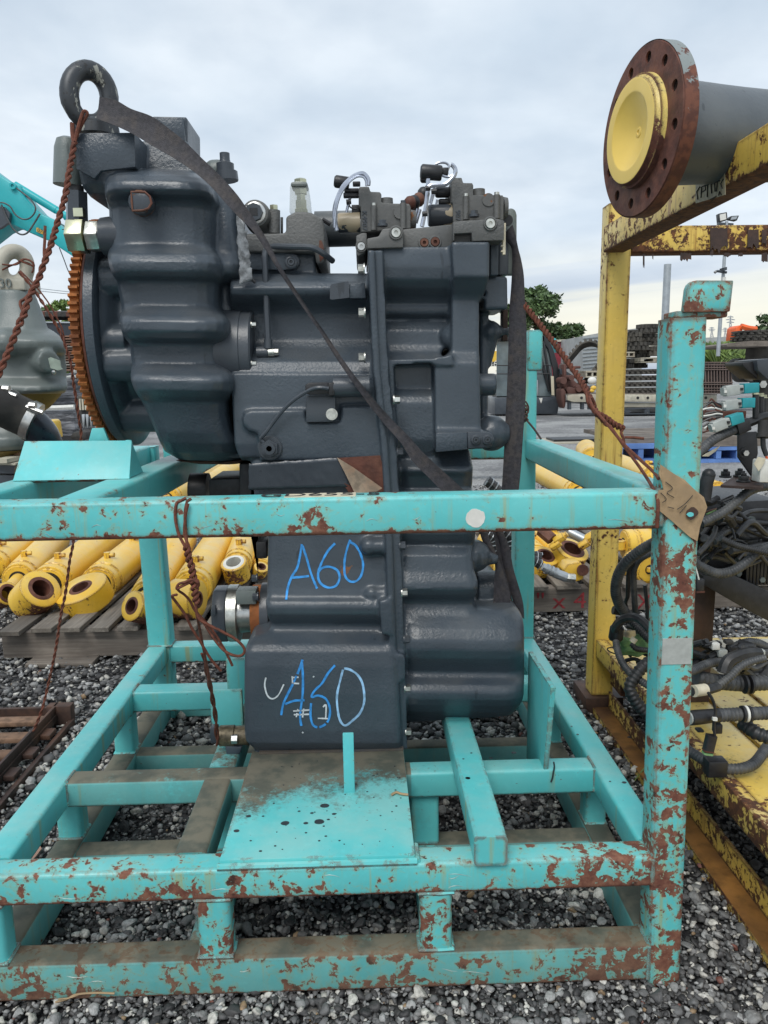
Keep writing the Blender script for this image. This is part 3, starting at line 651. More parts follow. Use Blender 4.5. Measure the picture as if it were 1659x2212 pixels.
# bell housing behind, axis along x
BC = Vector((0, 2.213, 1.385)); BR = .312
bx = lambda x: Vector((x, BC.y, BC.z))
h.lathe(bx(-.655), (1, 0, 0), [(0, .285), (.03, .262), (.05, .235), (.16, .225), (.42, .21)], 40)
for a, r in ((150, .05), (200, .045), (240, .05), (115, .05)):
    t = math.radians(a); c = bx(-.64)+Vector((0, math.cos(t)*.245, math.sin(t)*.245)); h.cyl(c, c+Vector((.25, 0, 0)), r, r*1.1, 14)
q0 = W('Q', 300, 1000, 1.93); h.cyl(W('Q', 300, 1010, 1.98), W('Q', 520, 1010, 1.98), .034, .036, 16)
# hose port of the shoulder
XC(h, 'P', 440, 516, 575, 1.99, .055)
hz = cast(h, 'converter_housing', M['cast'], gear, .0046, 2, .5)
# machined pads keep crisp corners
pb = MB(); PZ(pb, 'A', [(452, 494), (462, 487), (799, 484), (804, 690), (600, 712), (560, 760), (452, 700)], 1.852, 2.0); pb.build('lifting_pad', M['cast'], gear, bevel=.003)
pb = MB(); PZ(pb, 'A', [(905, 388), (1085, 392), (1100, 540), (905, 540)], 2.03, 2.19); pb.build('machined_pad', M['cast'], gear, bevel=.003)
# flange and ring gear
f = MB(); f.lathe(bx(-.668), (1, 0, 0), [(0, .30), (.002, .306), (.024, .306), (.028, .30), (.03, .27)], 72); f.build('bell_flange', M['cast'], gear)
f = MB(); f.lathe(bx(-.676), (1, 0, 0), [(0, .296), (.0075, .302), (.0079, .29)], 72); f.build('gasket', M['rustred'], gear)
rg = MB(); nt_ = 96; rings = []
ring0 = []
for i in range(nt_):
    for dt, rr in ((-.5, .290), (-.26, .290), (-.17, .302), (.17, .302), (.26, .290)):
        if dt == -.5: continue
        t = 2*math.pi*(i+dt)/nt_; ring0.append((math.cos(t)*rr, math.sin(t)*rr))
R3 = lambda x: [Vector((x, BC.y+a, BC.z+b)) for a, b in ring0]
rg.loft([R3(-.703), R3(-.681)]); rg.build('ring_gear', M['rustorange'], gear, angle=20)
f = MB(); f.lathe(bx(-.681), (1, 0, 0), [(0, .286), (.006, .286)], 60); f.build('drive_plate', M['rustorange'], gear)
f = MB(); hc = WX('N', 630, 1010, -.715); hcx = Vector((-.703, hc.y+.0, hc.z-.0))
f.lathe(Vector((-.768, BC.y-.02, hc.z)), (1, 0, 0), [(0, .044), (.004, .053), (.018, .054), (.021, .050), (.025, .054), (.058, .052)], 36); f.build('crank_hub', M['rustyel'], gear)
# pan of yellow primer under the housing
f = MB(); SL(f, [(997, 375, 515, 2.0), (1003, 420, 516, 2.05)], 2.3, .03); f.build('sump_edge', M['yellow'], gear, rust=1.6)
# main gear case, left half
g = MB()
XR_ = 838
SL(g, [(548, 505, 682, 1.985, .004), (592, 505, 682, 1.985, .004)], 2.45)
SL(g, [(590, 495, 800, 1.985), (597, 495, 800, 1.955), (608, 495, 802, 1.925), (622, 495, 804, 1.912), (636, 495, 805, 1.918), (650, 495, 806, 1.945), (662, 495, 807, 1.968), (674, 495, 808, 1.982), (690, 495, 810, 1.985),
       (735, 495, 813, 1.982), (752, 495, 814, 1.968), (768, 495, 815, 1.935), (780, 495, 817, 1.905), (792, 495, 819, 1.898), (804, 495, 820, 1.893), (808, 495, 820, 1.886), (860, 500, 826, 1.884), (960, 505, 832, 1.884), (988, 515, 832, 1.89), (995, 520, 832, 1.93)], 2.5, .01)
PZ(g, 'D', [(215, 375), (475, 372), (485, 432), (640, 432), (645, 355), (850, 350), (850, 605), (265, 612), (262, 520), (250, 478), (215, 474), (188, 448), (183, 410), (192, 385)], 1.868, 1.95)
SL(g, [(985, 540, 835, 1.905), (1000, 540, 835, 1.895), (1050, 545, 836, 1.897), (1080, 547, 836, 1.895), (1110, 568, 838, 1.894), (1160, 577, 840, 1.893), (1230, 576, 842, 1.888), (1270, 575, 844, 1.882), (1290, 574, 846, 1.876), (1300, 572, 847, 1.862), (1312, 572, 848, 1.856), (1328, 574, 849, 1.86), (1340, 578, 850, 1.882), (1348, 582, 850, 1.895), (1360, 582, 852, 1.893),
       (1368, 575, 853, 1.885), (1380, 545, 854, 1.868), (1392, 533, 855, 1.85), (1408, 527, 857, 1.836), (1440, 525.5, 860, 1.829), (1500, 525, 864, 1.824), (1580, 525.5, 868, 1.822), (1605, 528, 870, 1.826), (1616, 540, 870, 1.84), (1622, 547, 870, 1.852), (1645, 548, 870, 1.852)], 2.42, .02)
# parting flanges
for dx, yf_, w_ in ((0, 1.846, 15), (17, 1.858, 16)):
    g.loft([[W('P', x, y, yf_) for x in (x0, x0+w_)] + [W('P', x0+w_, y, yf_)+Vector((0, .12, 0)), W('P', x0, y, yf_)+Vector((0, .12, 0))]
            for y, x0 in ((540, 794+dx), (700, 801+dx), (800, 806+dx), (880, 814+dx), (960, 823+dx), (1060, 829+dx), (1200, 834+dx), (1400, 841+dx), (1500, 845+dx), (1620, 847+dx))])
# bosses left of the flange
for x, y, r in ((797, 1180, .023), (803, 1283, .022)):
    c = W('P', x, y, 1.885); g.ball(c, r, 12); g.cyl(c, c+Vector((.05, 0, 0)), r*.85, n=12)
PZ(g, 'F', [(757, 470), (815, 455), (822, 640), (770, 640)], 1.842, 1.92); PZ(g, 'F', [(835, 735), (880, 738), (888, 760), (888, 860), (860, 878), (838, 870)], 1.838, 1.9)
# right half: lower
SL(g, [(1060, 862, 1024, 1.915), (1110, 862, 1030, 1.905), (1153, 862, 1030, 1.903), (1166, 862, 1029, 1.915), (1177, 862, 1027, 1.93), (1188, 862, 1024, 1.915), (1200, 862, 1021, 1.9), (1235, 862, 1027, 1.889), (1260, 862, 1035, 1.875), (1272, 862, 1035.5, 1.872), (1284, 862, 1033, 1.885),
       (1295, 862, 1028, 1.912), (1305, 862, 1027, 1.918), (1320, 862, 1030, 1.91), (1345, 862, 1030, 1.89)], 2.4, .022)
SL(g, [(1304, 1000, 1062, 1.99), (1308, 980, 1090, 1.955), (1316, 900, 1114, 1.925), (1328, 862, 1128, 1.905), (1342, 862, 1136, 1.89), (1360, 862, 1140, 1.872), (1385, 862, 1141, 1.855), (1405, 862, 1141, 1.852), (1422, 862, 1141, 1.862), (1438, 862, 1141, 1.885), (1452, 862, 1141, 1.898), (1464, 862, 1141, 1.89),
       (1480, 862, 1141, 1.866), (1496, 862, 1140, 1.854), (1510, 862, 1140, 1.856), (1524, 862, 1137, 1.872), (1538, 862, 1128, 1.90), (1548, 862, 1118, 1.935), (1560, 862, 900, 1.97)], 2.42, .05)
c = W('F', 1235, 240, 1.985); g.ball(c, .044, 16); g.cyl(c, c+Vector((.062, 0, -.012)), .03, .012, 14)
XC(g, 'F', 1240, 1395, 415, 2.07, .055)
# right half: upper
SL(g, [(532, 812, 975, 1.90), (545, 812, 975, 1.897), (575, 813, 976, 1.894), (603, 814, 976, 1.90), (622, 815, 976, 1.918), (640, 816, 977, 1.95), (654, 816, 977, 1.966), (666, 817, 977, 1.962), (678, 817, 977, 1.965), (690, 817, 977, 1.99), (700, 817, 976, 1.978), (714, 818, 970, 1.965), (745, 819, 965, 1.962), (762, 820, 955, 1.95), (774, 820, 950, 1.925), (782, 820, 950, 1.905)], 2.5, .01)
SL(g, [(780, 818, 850, 1.884), (1075, 850, 864, 1.89)], 2.2, .004)
PZ(g, 'S', [(110, 1035), (500, 1015), (600, 1015), (760, 985), (760, 1080), (590, 1080), (580, 1060), (220, 1075), (115, 1085)], 1.886, 2.1)   # lip above the pocket
SL(g, [(775, 845, 945, 1.945), (840, 850, 945, 1.945), (855, 850, 942, 1.925), (870, 852, 940, 1.915), (950, 853, 940, 1.914), (980, 855, 942, 1.93), (1000, 857, 945, 1.945)], 2.4, .012)
SL(g, [(521, 975, 1059, 1.868, .003), (598, 980, 1058, 1.868, .003), (602, 977, 1057, 1.875, .003), (640, 977, 1046, 1.915, .01), (650, 976, 1036, 1.919, .008), (760, 975, 1036, 1.912, .006), (775, 955, 1037, 1.90, .006), (785, 939, 1037, 1.892, .005), (925, 940, 1040, 1.888, .005), (935, 941, 1046, 1.872, .004)], 2.42)
c = W('S', 748, 830, 1.96); g.ball(c, .03, 12)
PZ(g, 'S', [(615, 1665), (1060, 1660), (1105, 1680), (1125, 1730), (1105, 1785), (1060, 1808), (920, 1812), (615, 1840)], 1.866, 2.05)
SL(g, [(972, 858, 1018, 1.965), (985, 858, 1022, 1.945), (1000, 858, 1024, 1.92), (1008, 858, 1026, 1.905), (1018, 858, 1026.5, 1.898), (1030, 858, 1026, 1.912), (1050, 860, 1025, 1.922), (1066, 861, 1020, 1.93), (1085, 861, 1000, 1.95)], 2.4, .04)
PZ(g, 'S', [(1060, 300), (1237, 305), (1240, 590), (1030, 600)], 1.96, 2.15)
XC(g, 'S', 980, 1130, 1250, 1.955, .028)
c = W('S', 1095, 1672, 1.99); g.ball(c, .047, 16); g.cyl(c, c+Vector((.045, 0, 0)), .03, .026, 14)
SL(g, [(600, 1030, 1052, 2.03), (660, 1036, 1058, 2.03), (700, 1036, 1056, 2.04), (890, 1036, 1056, 2.04), (920, 1036, 1058, 2.0)], 2.3, .01)
c = W('S', 1085, 790, 2.06); g.ball(c, .030, 14); g.cyl(c, c+Vector((-.01, 0, -.09)), .026, .012, 12); g.cyl(c, c+Vector((.05, 0, 0)), .014, n=12)
gc = cast(g, 'gear_case', M['cast'], gear, .0046, 3, .5)
gc['mud'] = 0.0
def hexX(mb, p, s=1, r=.0105, l=.013):       # bolt head whose axis runs along x
    p = Vector(p); mb.cyl(p, p+Vector((s*.003, 0, 0)), r*1.25, n=14); mb.cyl(p+Vector((s*.003, 0, 0)), p+Vector((s*(.003+l), 0, 0)), r, n=6, ph=.4)
for k, x, y in (('D', 886, 325), ('F', 856, 190), ('F', 866, 425), ('F', 878, 660), ('F', 882, 905), ('F', 886, 1125), ('D', 902, 570)):
    mb = MB(); hexX(mb, W(k, x, y, 1.868)); mb.build('bolt', M['zinc'] if (x+y) % 2 else M['castfine'], gear)
for k, x, y in (('B', 815, 805), ('B', 815, 1030), ('B', 812, 585)):
    mb = MB(); hexX(mb, W(k, x, y, 1.865), -1); mb.build('bolt', M['zinc'], gear)
# round cover with bolts and grease bore
mb = MB(); c0 = W('P', 484, 762, 1.985); c1 = W('P', 552, 762, 1.985); c1.z = c0.z
mb.lathe(c0, (1, 0, 0), [(-.02, .104), (.05, .1035), (.052, .101), ((c1-c0).x-.004, .101), ((c1-c0).x, .097)], 44); mb.build('bearing_cover', M['castfine'], gear)
for an in (200, 132, 255):
    t = math.radians(an); p = Vector((c1.x-.001, c1.y+math.cos(t)*.086, c1.z+math.sin(t)*.086)); m2 = MB(); hexX(m2, p, 1, .007, .01); m2.build('bolt', M['zinc'], gear)
mb = MB(); p = W('B', 270, 1005, 1.93); mb.cyl(p, p+Vector((.027, 0, 0)), .014, n=16); mb.cyl(p+Vector((.027, 0, 0)), p+Vector((.036, 0, 0)), .011, n=16); mb.build('pipe_union', M['castfine'], gear)
mb = MB(); p = W('B', 328, 1005, 1.925); mb.cyl(p, p+Vector((.014, 0, 0)), .0105, n=14); mb.cyl(p+Vector((.014, 0, 0)), p+Vector((.024, 0, 0)), .0085, n=6); mb.build('banjo_bolt', M['zinc'], gear)
# steel oil pipe
pp = curve_pts([W('B', x, y, d) for x, y, d in ((328, 1000, 1.925), (326, 940, 1.925), (320, 800, 1.93), (312, 600, 1.93), (309, 520, 1.935), (318, 487, 1.96), (345, 473, 1.96), (450, 474, 1.94), (530, 476, 1.93), (570, 488, 1.93), (612, 515, 1.94), (650, 545, 1.97))], 7)
MB().tube(pp, .0075, 10).build('oil_pipe', M['castfine'], gear)
mb = MB(); a = W('B', 326, 985, 1.925); b = W('B', 326, 940, 1.925); mb.cyl(a, b, .0105, n=14); mb.build('pipe_collar', M['castfine'], gear)
# bolted strips with countersunk bolts
def washer_bolt(k, x, y, Y, r=.017, mat='castfine', parent=gear):
    p = W(k, x, y, Y); mb = MB()
    mb.lathe(p, (0, -1, 0), [(0, r), (.004, r), (.006, r*.85), (.0065, r*.62), (.004, r*.58), (.004, r*.5), (.0085, r*.48), (.0085, r*.26), (.003, r*.24), (.003, .0001)], 24)
    return mb.build('bolt', M[mat], parent)
mb = MB(); PZ(mb, 'B', [(215, 506), (445, 505), (470, 513), (485, 535), (484, 562), (468, 583), (440, 590), (215, 588)], 1.968, 1.99); mb.build('side_strip', M['cast'], gear, bevel=.0015)
mb = MB(); PZ(mb, 'B', [(415, 510), (445, 508), (468, 516), (482, 536), (481, 562), (466, 580), (440, 587), (415, 587)], 1.962, 1.98); mb.build('strip_end', M['castfine'], gear, bevel=.0015)
washer_bolt('B', 443, 552, 1.962, .016)
mb = MB(); PZ(mb, 'S', [(888, 1662), (1060, 1662), (1098, 1682), (1117, 1730), (1098, 1778), (1058, 1795), (893, 1805)], 1.858, 1.88); mb.build('strip_end', M['castfine'], gear, bevel=.0015)
washer_bolt('S', 957, 1730, 1.858, .0125); washer_bolt('S', 1057, 1728, 1.858, .0125)
mb = MB(); PZ(mb, 'S', [(613, 1672), (888, 1664), (888, 1812), (613, 1838)], 1.862, 1.9); mb.build('side_arm', M['cast'], gear, bevel=.002, rust=.1)
mb = MB(); PZ(mb, 'U', [(1280, 1255), (1470, 1245), (1480, 1430), (1285, 1432)], 1.90, 1.95); mb.build('cast_pad', M['cast'], gear, bevel=.002)
mb = MB(); PZ(mb, 'U', [(1055, 1290), (1075, 1262), (1275, 1228), (1285, 1420), (1270, 1425), (1080, 1447), (1052, 1440)], 1.895, 1.897); mb.build('sealing_tape', M['castfine'], gear, smooth=False)
# speed sensor, its bracket, lead and hex union
mb = MB(); PZ(mb, 'D', [(480, 306), (617, 303), (617, 405), (600, 428), (480, 430)], 1.853, 1.875); mb.build('sensor_bracket', M['castfine'], gear, bevel=.002)
p = W('D', 600, 392, 1.853); m2 = MB(); m2.cyl(p, p+Vector((0, -.003, 0)), .014, n=20); m2.cyl(p+Vector((0, -.003, 0)), p+Vector((0, -.011, 0)), .0105, n=6, ph=.2); m2.cyl(p+Vector((0, -.011, 0)), p+Vector((0, -.012, 0)), .004, n=10); m2.build('bolt', M['zinc'], gear)
mb = MB(); PZ(mb, 'D', [(476, 255), (495, 245), (583, 243), (588, 300), (495, 302), (476, 292)], 1.83, 1.858); PZ(mb, 'D', [(583, 246), (611, 243), (613, 305), (585, 307)], 1.826, 1.862); mb.build('sensor_plug', M['black'], gear, bevel=.002)
mb = MB(); a = W('D', 608, 265, 1.85); b = W('D', 712, 263, 1.85); mb.lathe(a, (b-a), [(0, .0245), (.085, .0245), ((b-a).length-.005, .023), ((b-a).length, .018)], 24); mb.build('sensor_body', M['castfine'], gear)
MB().tube(curve_pts([W('D', x, y, d) for x, y, d in ((585, 272, 1.826), (540, 268, 1.824), (495, 280, 1.832), (430, 320, 1.84), (380, 365, 1.845), (330, 425, 1.85), (290, 480, 1.85), (268, 507, 1.855), (282, 525, 1.856))], 6), .0048, 8).build('sensor_lead', M['castfine'], gear)
mb = MB(); p = W('D', 312, 550, 1.868); mb.lathe(p, (0, -1, 0), [(-.01, .031), (.004, .030), (.006, .028)], 28); mb.build('union_boss', M['castfine'], gear)
mb = MB(); p = W('D', 312, 550, 1.862); mb.cyl(p, p+Vector((0, -.014, 0)), .0225, .0215, 6, ph=.5); mb.lathe(p+Vector((0, -.014, 0)), (0, -1, 0), [(0, .015), (.007, .0145), (.0072, .007), (-.003, .0065)], 20); mb.build('hex_union', M['castfine'], gear)
# rust square laid bare, tape band and its peeled corner
mb = MB(); PZ(mb, 'D', [(600, 598), (846, 583), (846, 752), (690, 772), (640, 700)], 1.8655, 1.868); mb.build('bare_patch', M['rustred'], gear, smooth=False)
def crumple(poly, Y, name, mat, parent, amp=.003, nseg=24, mseg=6, fr=40, th=.0012, seed=0):
    """four-cornered sheet (tl, tr, br, bl) with small wrinkles"""
    tl, tr, br, bl = [Vector(p) for p in poly]; vs = []; fs = []
    for j in range(mseg+1):
        for i in range(nseg+1):
            s, t = i/nseg, j/mseg; p = (tl*(1-s)+tr*s)*(1-t)+(bl*(1-s)+br*s)*t
            d = amp*(mnoise.noise(Vector((p.x*fr+seed, p.z*fr, seed)))+.5*mnoise.noise(Vector((p.x*fr*2.5, p.z*fr*2.5, seed+4))))
            e = amp*.8*mnoise.noise(Vector((p.x*fr*2, p.z*fr*2, seed+9))) if j in (0, mseg) or i in (0, nseg) else 0
            vs.append(p+Vector((e, -abs(d)-.0005, e)))
    n_ = nseg+1
    for j in range(mseg):
        for i in range(nseg): a = j*n_+i; fs.append((a, a+1, a+1+n_, a+n_))
    me = bpy.data.meshes.new(name); me.from_pydata([tuple(v) for v in vs], [], fs)
    o = link(name, me, mat, parent, True, 80); md = o.modifiers.new('s', 'SOLIDIFY'); md.thickness = th; return o
crumple([W('D', 214, 622, 1.862), W('D', 628, 594, 1.862), W('D', 690, 730, 1.868), W('D', 212, 745, 1.872)], 0, 'sealing_tape', M['castfine'], gear, .003, 40, 8, 45)
mb = MB(); P3 = [W('D', 624, 594, 1.858), W('D', 700, 640, 1.845), W('D', 836, 737, 1.835), W('D', 775, 772, 1.83), W('D', 715, 777, 1.835), W('D', 668, 680, 1.848)]
mb.extr(P3, (0, .0015, 0)); mb.build('tape_flap', M['label'], gear, smooth=False).data.materials[0] = simple('glue side of tape', (.27, .21, .15), .8, 0, .35, 40, .4, dirt=((.2, .08, .03), .8))
# hanging film strip at the hose port
crumple([W('A', 1402, 960, 1.90), W('A', 1450, 985, 1.90), W('A', 1502, 1355, 1.90), W('A', 1425, 1392, 1.90)], 0, 'film_strip', None, gear, .008, 8, 24, 60).data.materials.append(simple('dirty clear film', (.22, .23, .24), .25, 0, .5, 60, .5))
mb = MB(); p = W('A', 1500, 1360, 1.89); mb.cyl(p, p+Vector((.006, 0, -.006)), .004, n=8); mb.build('film_tie', M['black'], gear)
# blanked port on the converter housing
mb = MB(); p = W('A', 845, 900, 1.862); p2 = W('A', 828, 897, 1.81); mb.lathe(p, p2-p, [(0, .032), (.03, .027), ((p2-p).length, .024)], 14); mb.build('port_plug', M['cast'], gear, rust=.9, angle=20)
rr = MB(); e = [W('A', x, y, 1.806) for x, y in ((780, 838), (860, 838), (890, 865), (900, 905), (882, 935), (850, 948), (788, 950), (783, 900))]
rr.extr(e, (.004, .02, 0)); rr.build('plug_cap', M['castfine'], gear, bevel=.003, rust=.6)
rr = MB(); rr.tube(e, .0026, 6, closed=True); rr.build('plug_rim', M['rustred'], gear)
# elbow fittings at the upper left
mb = MB(); a = W('A', 400, 800, 1.93); b = W('A', 402, 700, 1.93); mb.lathe(a, (b-a), [(0, .032), (.08, .031), (.1, .026), (.106, .015)], 18); mb.build('breather_cap', M['castgrey'], gear)
mb = MB(); mb.cyl(W('A', 455, 845, 1.93), W('A', 452, 805, 1.93), .017, n=16); mb.build('pipe_stub', M['black'], gear)
mb = MB(); mb.cyl(W('A', 458, 1012, 1.93), W('A', 455, 838, 1.93), .026, .025, 6, ph=.5); mb.build('hex_adapter', M['castfine'], gear)
mb = MB(); a = W('A', 468, 985, 1.908); b = W('A', 466, 935, 1.908); mb.box((a.x-.011, a.y-.004, a.z), (a.x+.011, a.y+.02, b.z)); mb.build('adapter_flat', M['zincyel'], gear)
mb = MB(); mb.cyl(W('A', 462, 1036, 1.93), W('A', 462, 1008, 1.93), .015, n=16); mb.build('thread', M['steel'], gear)
mb = MB(); a = W('A', 414, 1105, 1.92); b = W('A', 516, 1105, 1.92); b.z = a.z; mb.cyl(a, b, .041, n=6, ph=0); mb.build('hex_elbow', M['zincyel'], gear, bevel=.002)
mb = MB(); c = b+Vector((.004, 0, 0)); mb.cyl(c, c+Vector((.030, 0, 0)), .037, n=6, ph=0); mb.build('lock_nut', M['zinc'], gear, bevel=.002)
mb = MB(); c = c+Vector((.028, 0, 0)); mb.lathe(c, (1, 0, 0), [(0, .03), (.006, .042), (.06, .048)], 24); mb.build('hose_boss', M['castfine'], gear)
# lifting eye
ec = W('A', 524, 268, 1.90)
pts = []
for i in range(28):
    t = 2*math.pi*i/28; pts.append(W('A', 530+118*math.cos(t)-18*math.sin(t), 272-158*math.sin(t), 1.90+.028*math.cos(t)))
eye = MB(); eye.tube(pts, [(.0212 if math.sin(2*math.pi*i/28) > -.3 else .019) for i in range(28)], 14, closed=True); 
p = W('A', 575, 485, 1.92)
eye.lathe(p, (0, 0, 1), [(-.01, .052), (.012, .05), (.024, .038), (.03, .02)], 24)
EYEM, nt, b = newmat('worn eye paint'); t_ = N(nt, 'ShaderNodeTexCoord'); nv = noise(nt, scaled(nt, t_.outputs['Object'], (1, 1, .45)), 38, 6, .65, .4)
c_ = mixc(nt, step(nt, nv, .58, .62), (.045, .05, .056), (.30, .30, .26)); c_ = mixc(nt, step(nt, noise(nt, t_.outputs['Object'], 90, 4), .6, .64), c_, (.03, .03, .03)); nt.links.new(c_, b.inputs['Base Color']); b.inputs['Roughness'].default_value = .42; b.inputs['Metallic'].default_value = .25
eye.build('lifting_eye', EYEM, gear)
# top of the case: control valve on the left
v1 = MB(); PZ(v1, 'U', [(530, 458), (640, 402), (730, 398), (835, 412), (960, 482), (988, 560), (1002, 1008), (890, 1022), (872, 885), (50, 885), (48, 662), (462, 656), (530, 648)], 1.955, 2.25); v1.build('valve_body', M['casttop'], gear, bevel=.006, bseg=3, rust=.15)
mb = MB(); PZ(mb, 'U', [(925, 745), (950, 740), (975, 800), (990, 940), (935, 1000), (922, 900)], 1.9535, 1.956); mb.build('rust_slot', M['rustred'], gear, smooth=False)
mb = MB(); p = W('U', 165, 420, 1.955); mb.lathe(p, (0, -1, 0), [(-.09, .036), (-.02, .034), (0, .031), (.002, .027)], 30); mb.build('valve_port', M['casttop'], gear)
mb = MB(); mb.lathe(p, (0, -1, 0), [(0, .0265), (.004, .0255), (.005, .0235)], 30); mb.build('port_ring', M['steel'], gear)
mb = MB(); mb.cyl(p+Vector((-.002, -.004, 0)), p+Vector((-.002, -.016, 0)), .0225, .021, 8); mb.build('port_plug', M['castfine'], gear)
mb = MB(); mb.box(tuple(p+Vector((-.011, -.0168, -.009))), tuple(p+Vector((.008, -.0155, .009)))); mb.build('plug_socket', M['black'], gear, smooth=False)
for x0, x1, yt, Y in ((315, 462, 388, 1.99), (465, 497, 470, 2.03)):
    mb = MB(); a = W('U', (x0+x1)/2, 665, Y); b = W('U', (x0+x1)/2, yt, Y); r = (W('U', x1, yt, Y).x-W('U', x0, yt, Y).x)/2; mb.cyl(a, b, r, n=18); mb.build('valve_tower', M['casttop'], gear, rust=.3)
    if x0 == 315: mb = MB(); mb.cyl(b, b+Vector((0, 0, .012)), .0105, n=6); mb.build('bolt', M['zincyel'], gear)
mb = MB(); p = W('U', 715, 400, 2.05); mb.lathe(p, (0, 0, 1), [(-.01, .018), (.004, .018), (.006, .015), (.026, .015), (.027, .012), (.04, .012), (.041, .0165), (.075, .017), (.078, .012)], 6); mb.build('wrapped_fitting', M['zincyel'], gear)
fo = [W('U', x, y, 2.03) for x, y in ((570, 420), (575, 105), (600, 50), (650, 35), (755, 35), (790, 80), (815, 250), (830, 418))]
mb = MB(); mb.extr(fo, (0, .05, 0)); FM, nt, b = newmat('clear film'); b.inputs['Base Color'].default_value = (.5, .53, .5, 1); b.inputs['Roughness'].default_value = .15; b.inputs['Alpha'].default_value = .35; b.inputs['Specular IOR Level'].default_value = .8
mb.build('film_wrap', FM, gear, bevel=.004)
mb = MB(); mb.box(tuple(W('U', 585, 105, 2.025)-Vector((0, 0, 0))), tuple(W('U', 785, 40, 2.025)+Vector((0, .06, 0)))); mb.build('grey_tape', M['castgrey'], gear, bevel=.006)
mb = MB(); p = W('B', 112, 105, 2.05); mb.cyl(W('B', 118, 145, 2.05), W('B', 112, 100, 2.05), .030, n=12); mb.build('tower', M['castfine'], gear); p = W('B', 112, 100, 2.05); mb = MB(); mb.lathe(p, (0, 0, 1), [(0, .022), (.02, .022), (.024, .014), (.03, .0125), (.045, .0125)], 16); mb.build('breather_cap', M['castfine'], gear)
mb = MB(); p = W('A', 1290, 715, 2.08); mb.ball(p, .028, 12, (1.4, 1, 1)); mb.build('hose_elbow', M['castgrey'], gear)
mb = MB(); p = W('U', 965, 495, 2.1); mb.cyl(p, p+Vector((.02, 0, -.012)), .006, n=8); mb.build('nipple', M['black'], gear)
# big grey pipe at the back
mb = MB(); a = W('U', 880, 615, 2.2); b = W('U', 1500, 605, 2.2); b.z = a.z+.002; mb.cyl(a, b, .0465, n=32); mb.build('suction_pipe', casting('patchy grey pipe', (.06, .07, .075), (.25, .25, .235), .4, 60, .2), gear)
# manifold along the top right
mb = MB(); PZ(mb, 'R', [(380, 622), (470, 606), (500, 548), (570, 541), (660, 541), (660, 692), (382, 700)], 1.885, 2.3); mb.build('manifold_block', M['casttop'], gear, bevel=.003)
mb = MB(); PZ(mb, 'R', [(655, 552), (1045, 512), (1045, 690), (655, 692)], 1.905, 2.3); mb.build('manifold_bridge', M['casttop'], gear, bevel=.003)
mb = MB(); PZ(mb, 'R', [(1043, 492), (1380, 470), (1436, 486), (1432, 636), (1190, 642), (1185, 578), (1052, 585), (1052, 640), (1043, 640)], 1.87, 2.3); mb.build('manifold_block', M['casttop'], gear, bevel=.003)
mb = MB(); PZ(mb, 'R', [(1050, 570), (1190, 565), (1190, 645), (1050, 650)], 1.90, 2.0); mb.build('manifold_recess', M['casttop'], gear)
mb = MB(); PZ(mb, 'R', [(297, 600), (345, 578), (380, 578), (380, 700), (365, 735), (310, 760), (297, 740)], 1.93, 2.2); mb.build('manifold_end', M['casttop'], gear, bevel=.003, rust=.2)
def socket_plug(k, x, y, Y, r, mat='zinc', ax=(0, -1, 0), ring=True):
    p = W(k, x, y, Y)
    if ring: mb = MB(); mb.lathe(p, ax, [(-.004, r*1.42), (.003, r*1.42), (.0045, r*1.3), (.0045, r*1.08), (0, r*1.06)], 26); mb.build('plug_seat', M['casttop'], gear)
    mb = MB(); mb.lathe(p, ax, [(0, r), (.005, r), (.0065, r*.9), (.0065, r*.42), (.001, r*.38), (.001, .0002)], 22); return mb.build('socket_plug', M[mat], gear)
socket_plug('R', 603, 580, 1.885, .0115); socket_plug('R', 1327, 510, 1.87, .0115); socket_plug('R', 820, 657, 1.905, .010, 'rustred'); socket_plug('R', 904, 651, 1.905, .0105, 'rustred'); socket_plug('R', 337, 685, 1.93, .010, 'steel')
def valve(off, pts, cyls, boss, Y=1.93):
    mb = MB(); PZ(mb, 'R', pts, Y, Y+.14); mb.build('solenoid_valve', M['casttop'], gear, bevel=.004, bseg=3, rust=.25)
    for x0, x1, yt, yb_, cap in cyls:
        a = W('R', (x0+x1)/2, yb_, Y-.002); b = W('R', (x0+x1)/2, yt, Y-.002); r = (x1-x0)/2*.000309
        m2 = MB(); m2.cyl(a, b, r, n=14); m2.build('screw_tube', M['casttop'], gear, rust=.2)
        if cap: m2 = MB(); m2.cyl(b, b+Vector((0, 0, .006)), r*.82, n=10); m2.build('bolt', M[cap], gear)
    for x, y, r in boss:
        m2 = MB(); p = W('R', x, y, Y+.02); m2.cyl(p-Vector((0, 0, .03)), p, r, r*.93, 16); m2.build('valve_boss', M['casttop'], gear, rust=.45)
valve(0, [(316, 232), (330, 224), (395, 222), (407, 262), (478, 264), (492, 280), (492, 345), (560, 352), (705, 355), (718, 380), (716, 548), (336, 575), (332, 380), (316, 375)],
      [(410, 457, 372, 560, 'zinc'), (634, 682, 352, 548, 'castfine')], [(532, 316, .016)])
valve(0, [(1030, 170), (1045, 155), (1108, 155), (1120, 195), (1190, 196), (1198, 215), (1198, 290), (1340, 288), (1425, 290), (1432, 310), (1430, 480), (1042, 492), (1040, 350), (1030, 345)],
      [(1117, 1165, 300, 478, 'zinc'), (1353, 1403, 288, 470, 'zinc')], [(1240, 246, .016)])
for x, y in ((500, 512), (1205, 440)):
    m2 = MB(); p = W('R', x, y+18, 1.91); m2.cyl(p, p+Vector((0, 0, .006)), .012, n=16); m2.cyl(p+Vector((0, 0, .006)), p+Vector((0, 0, .014)), .0095, n=6); m2.build('bolt', M['castfine'], gear)
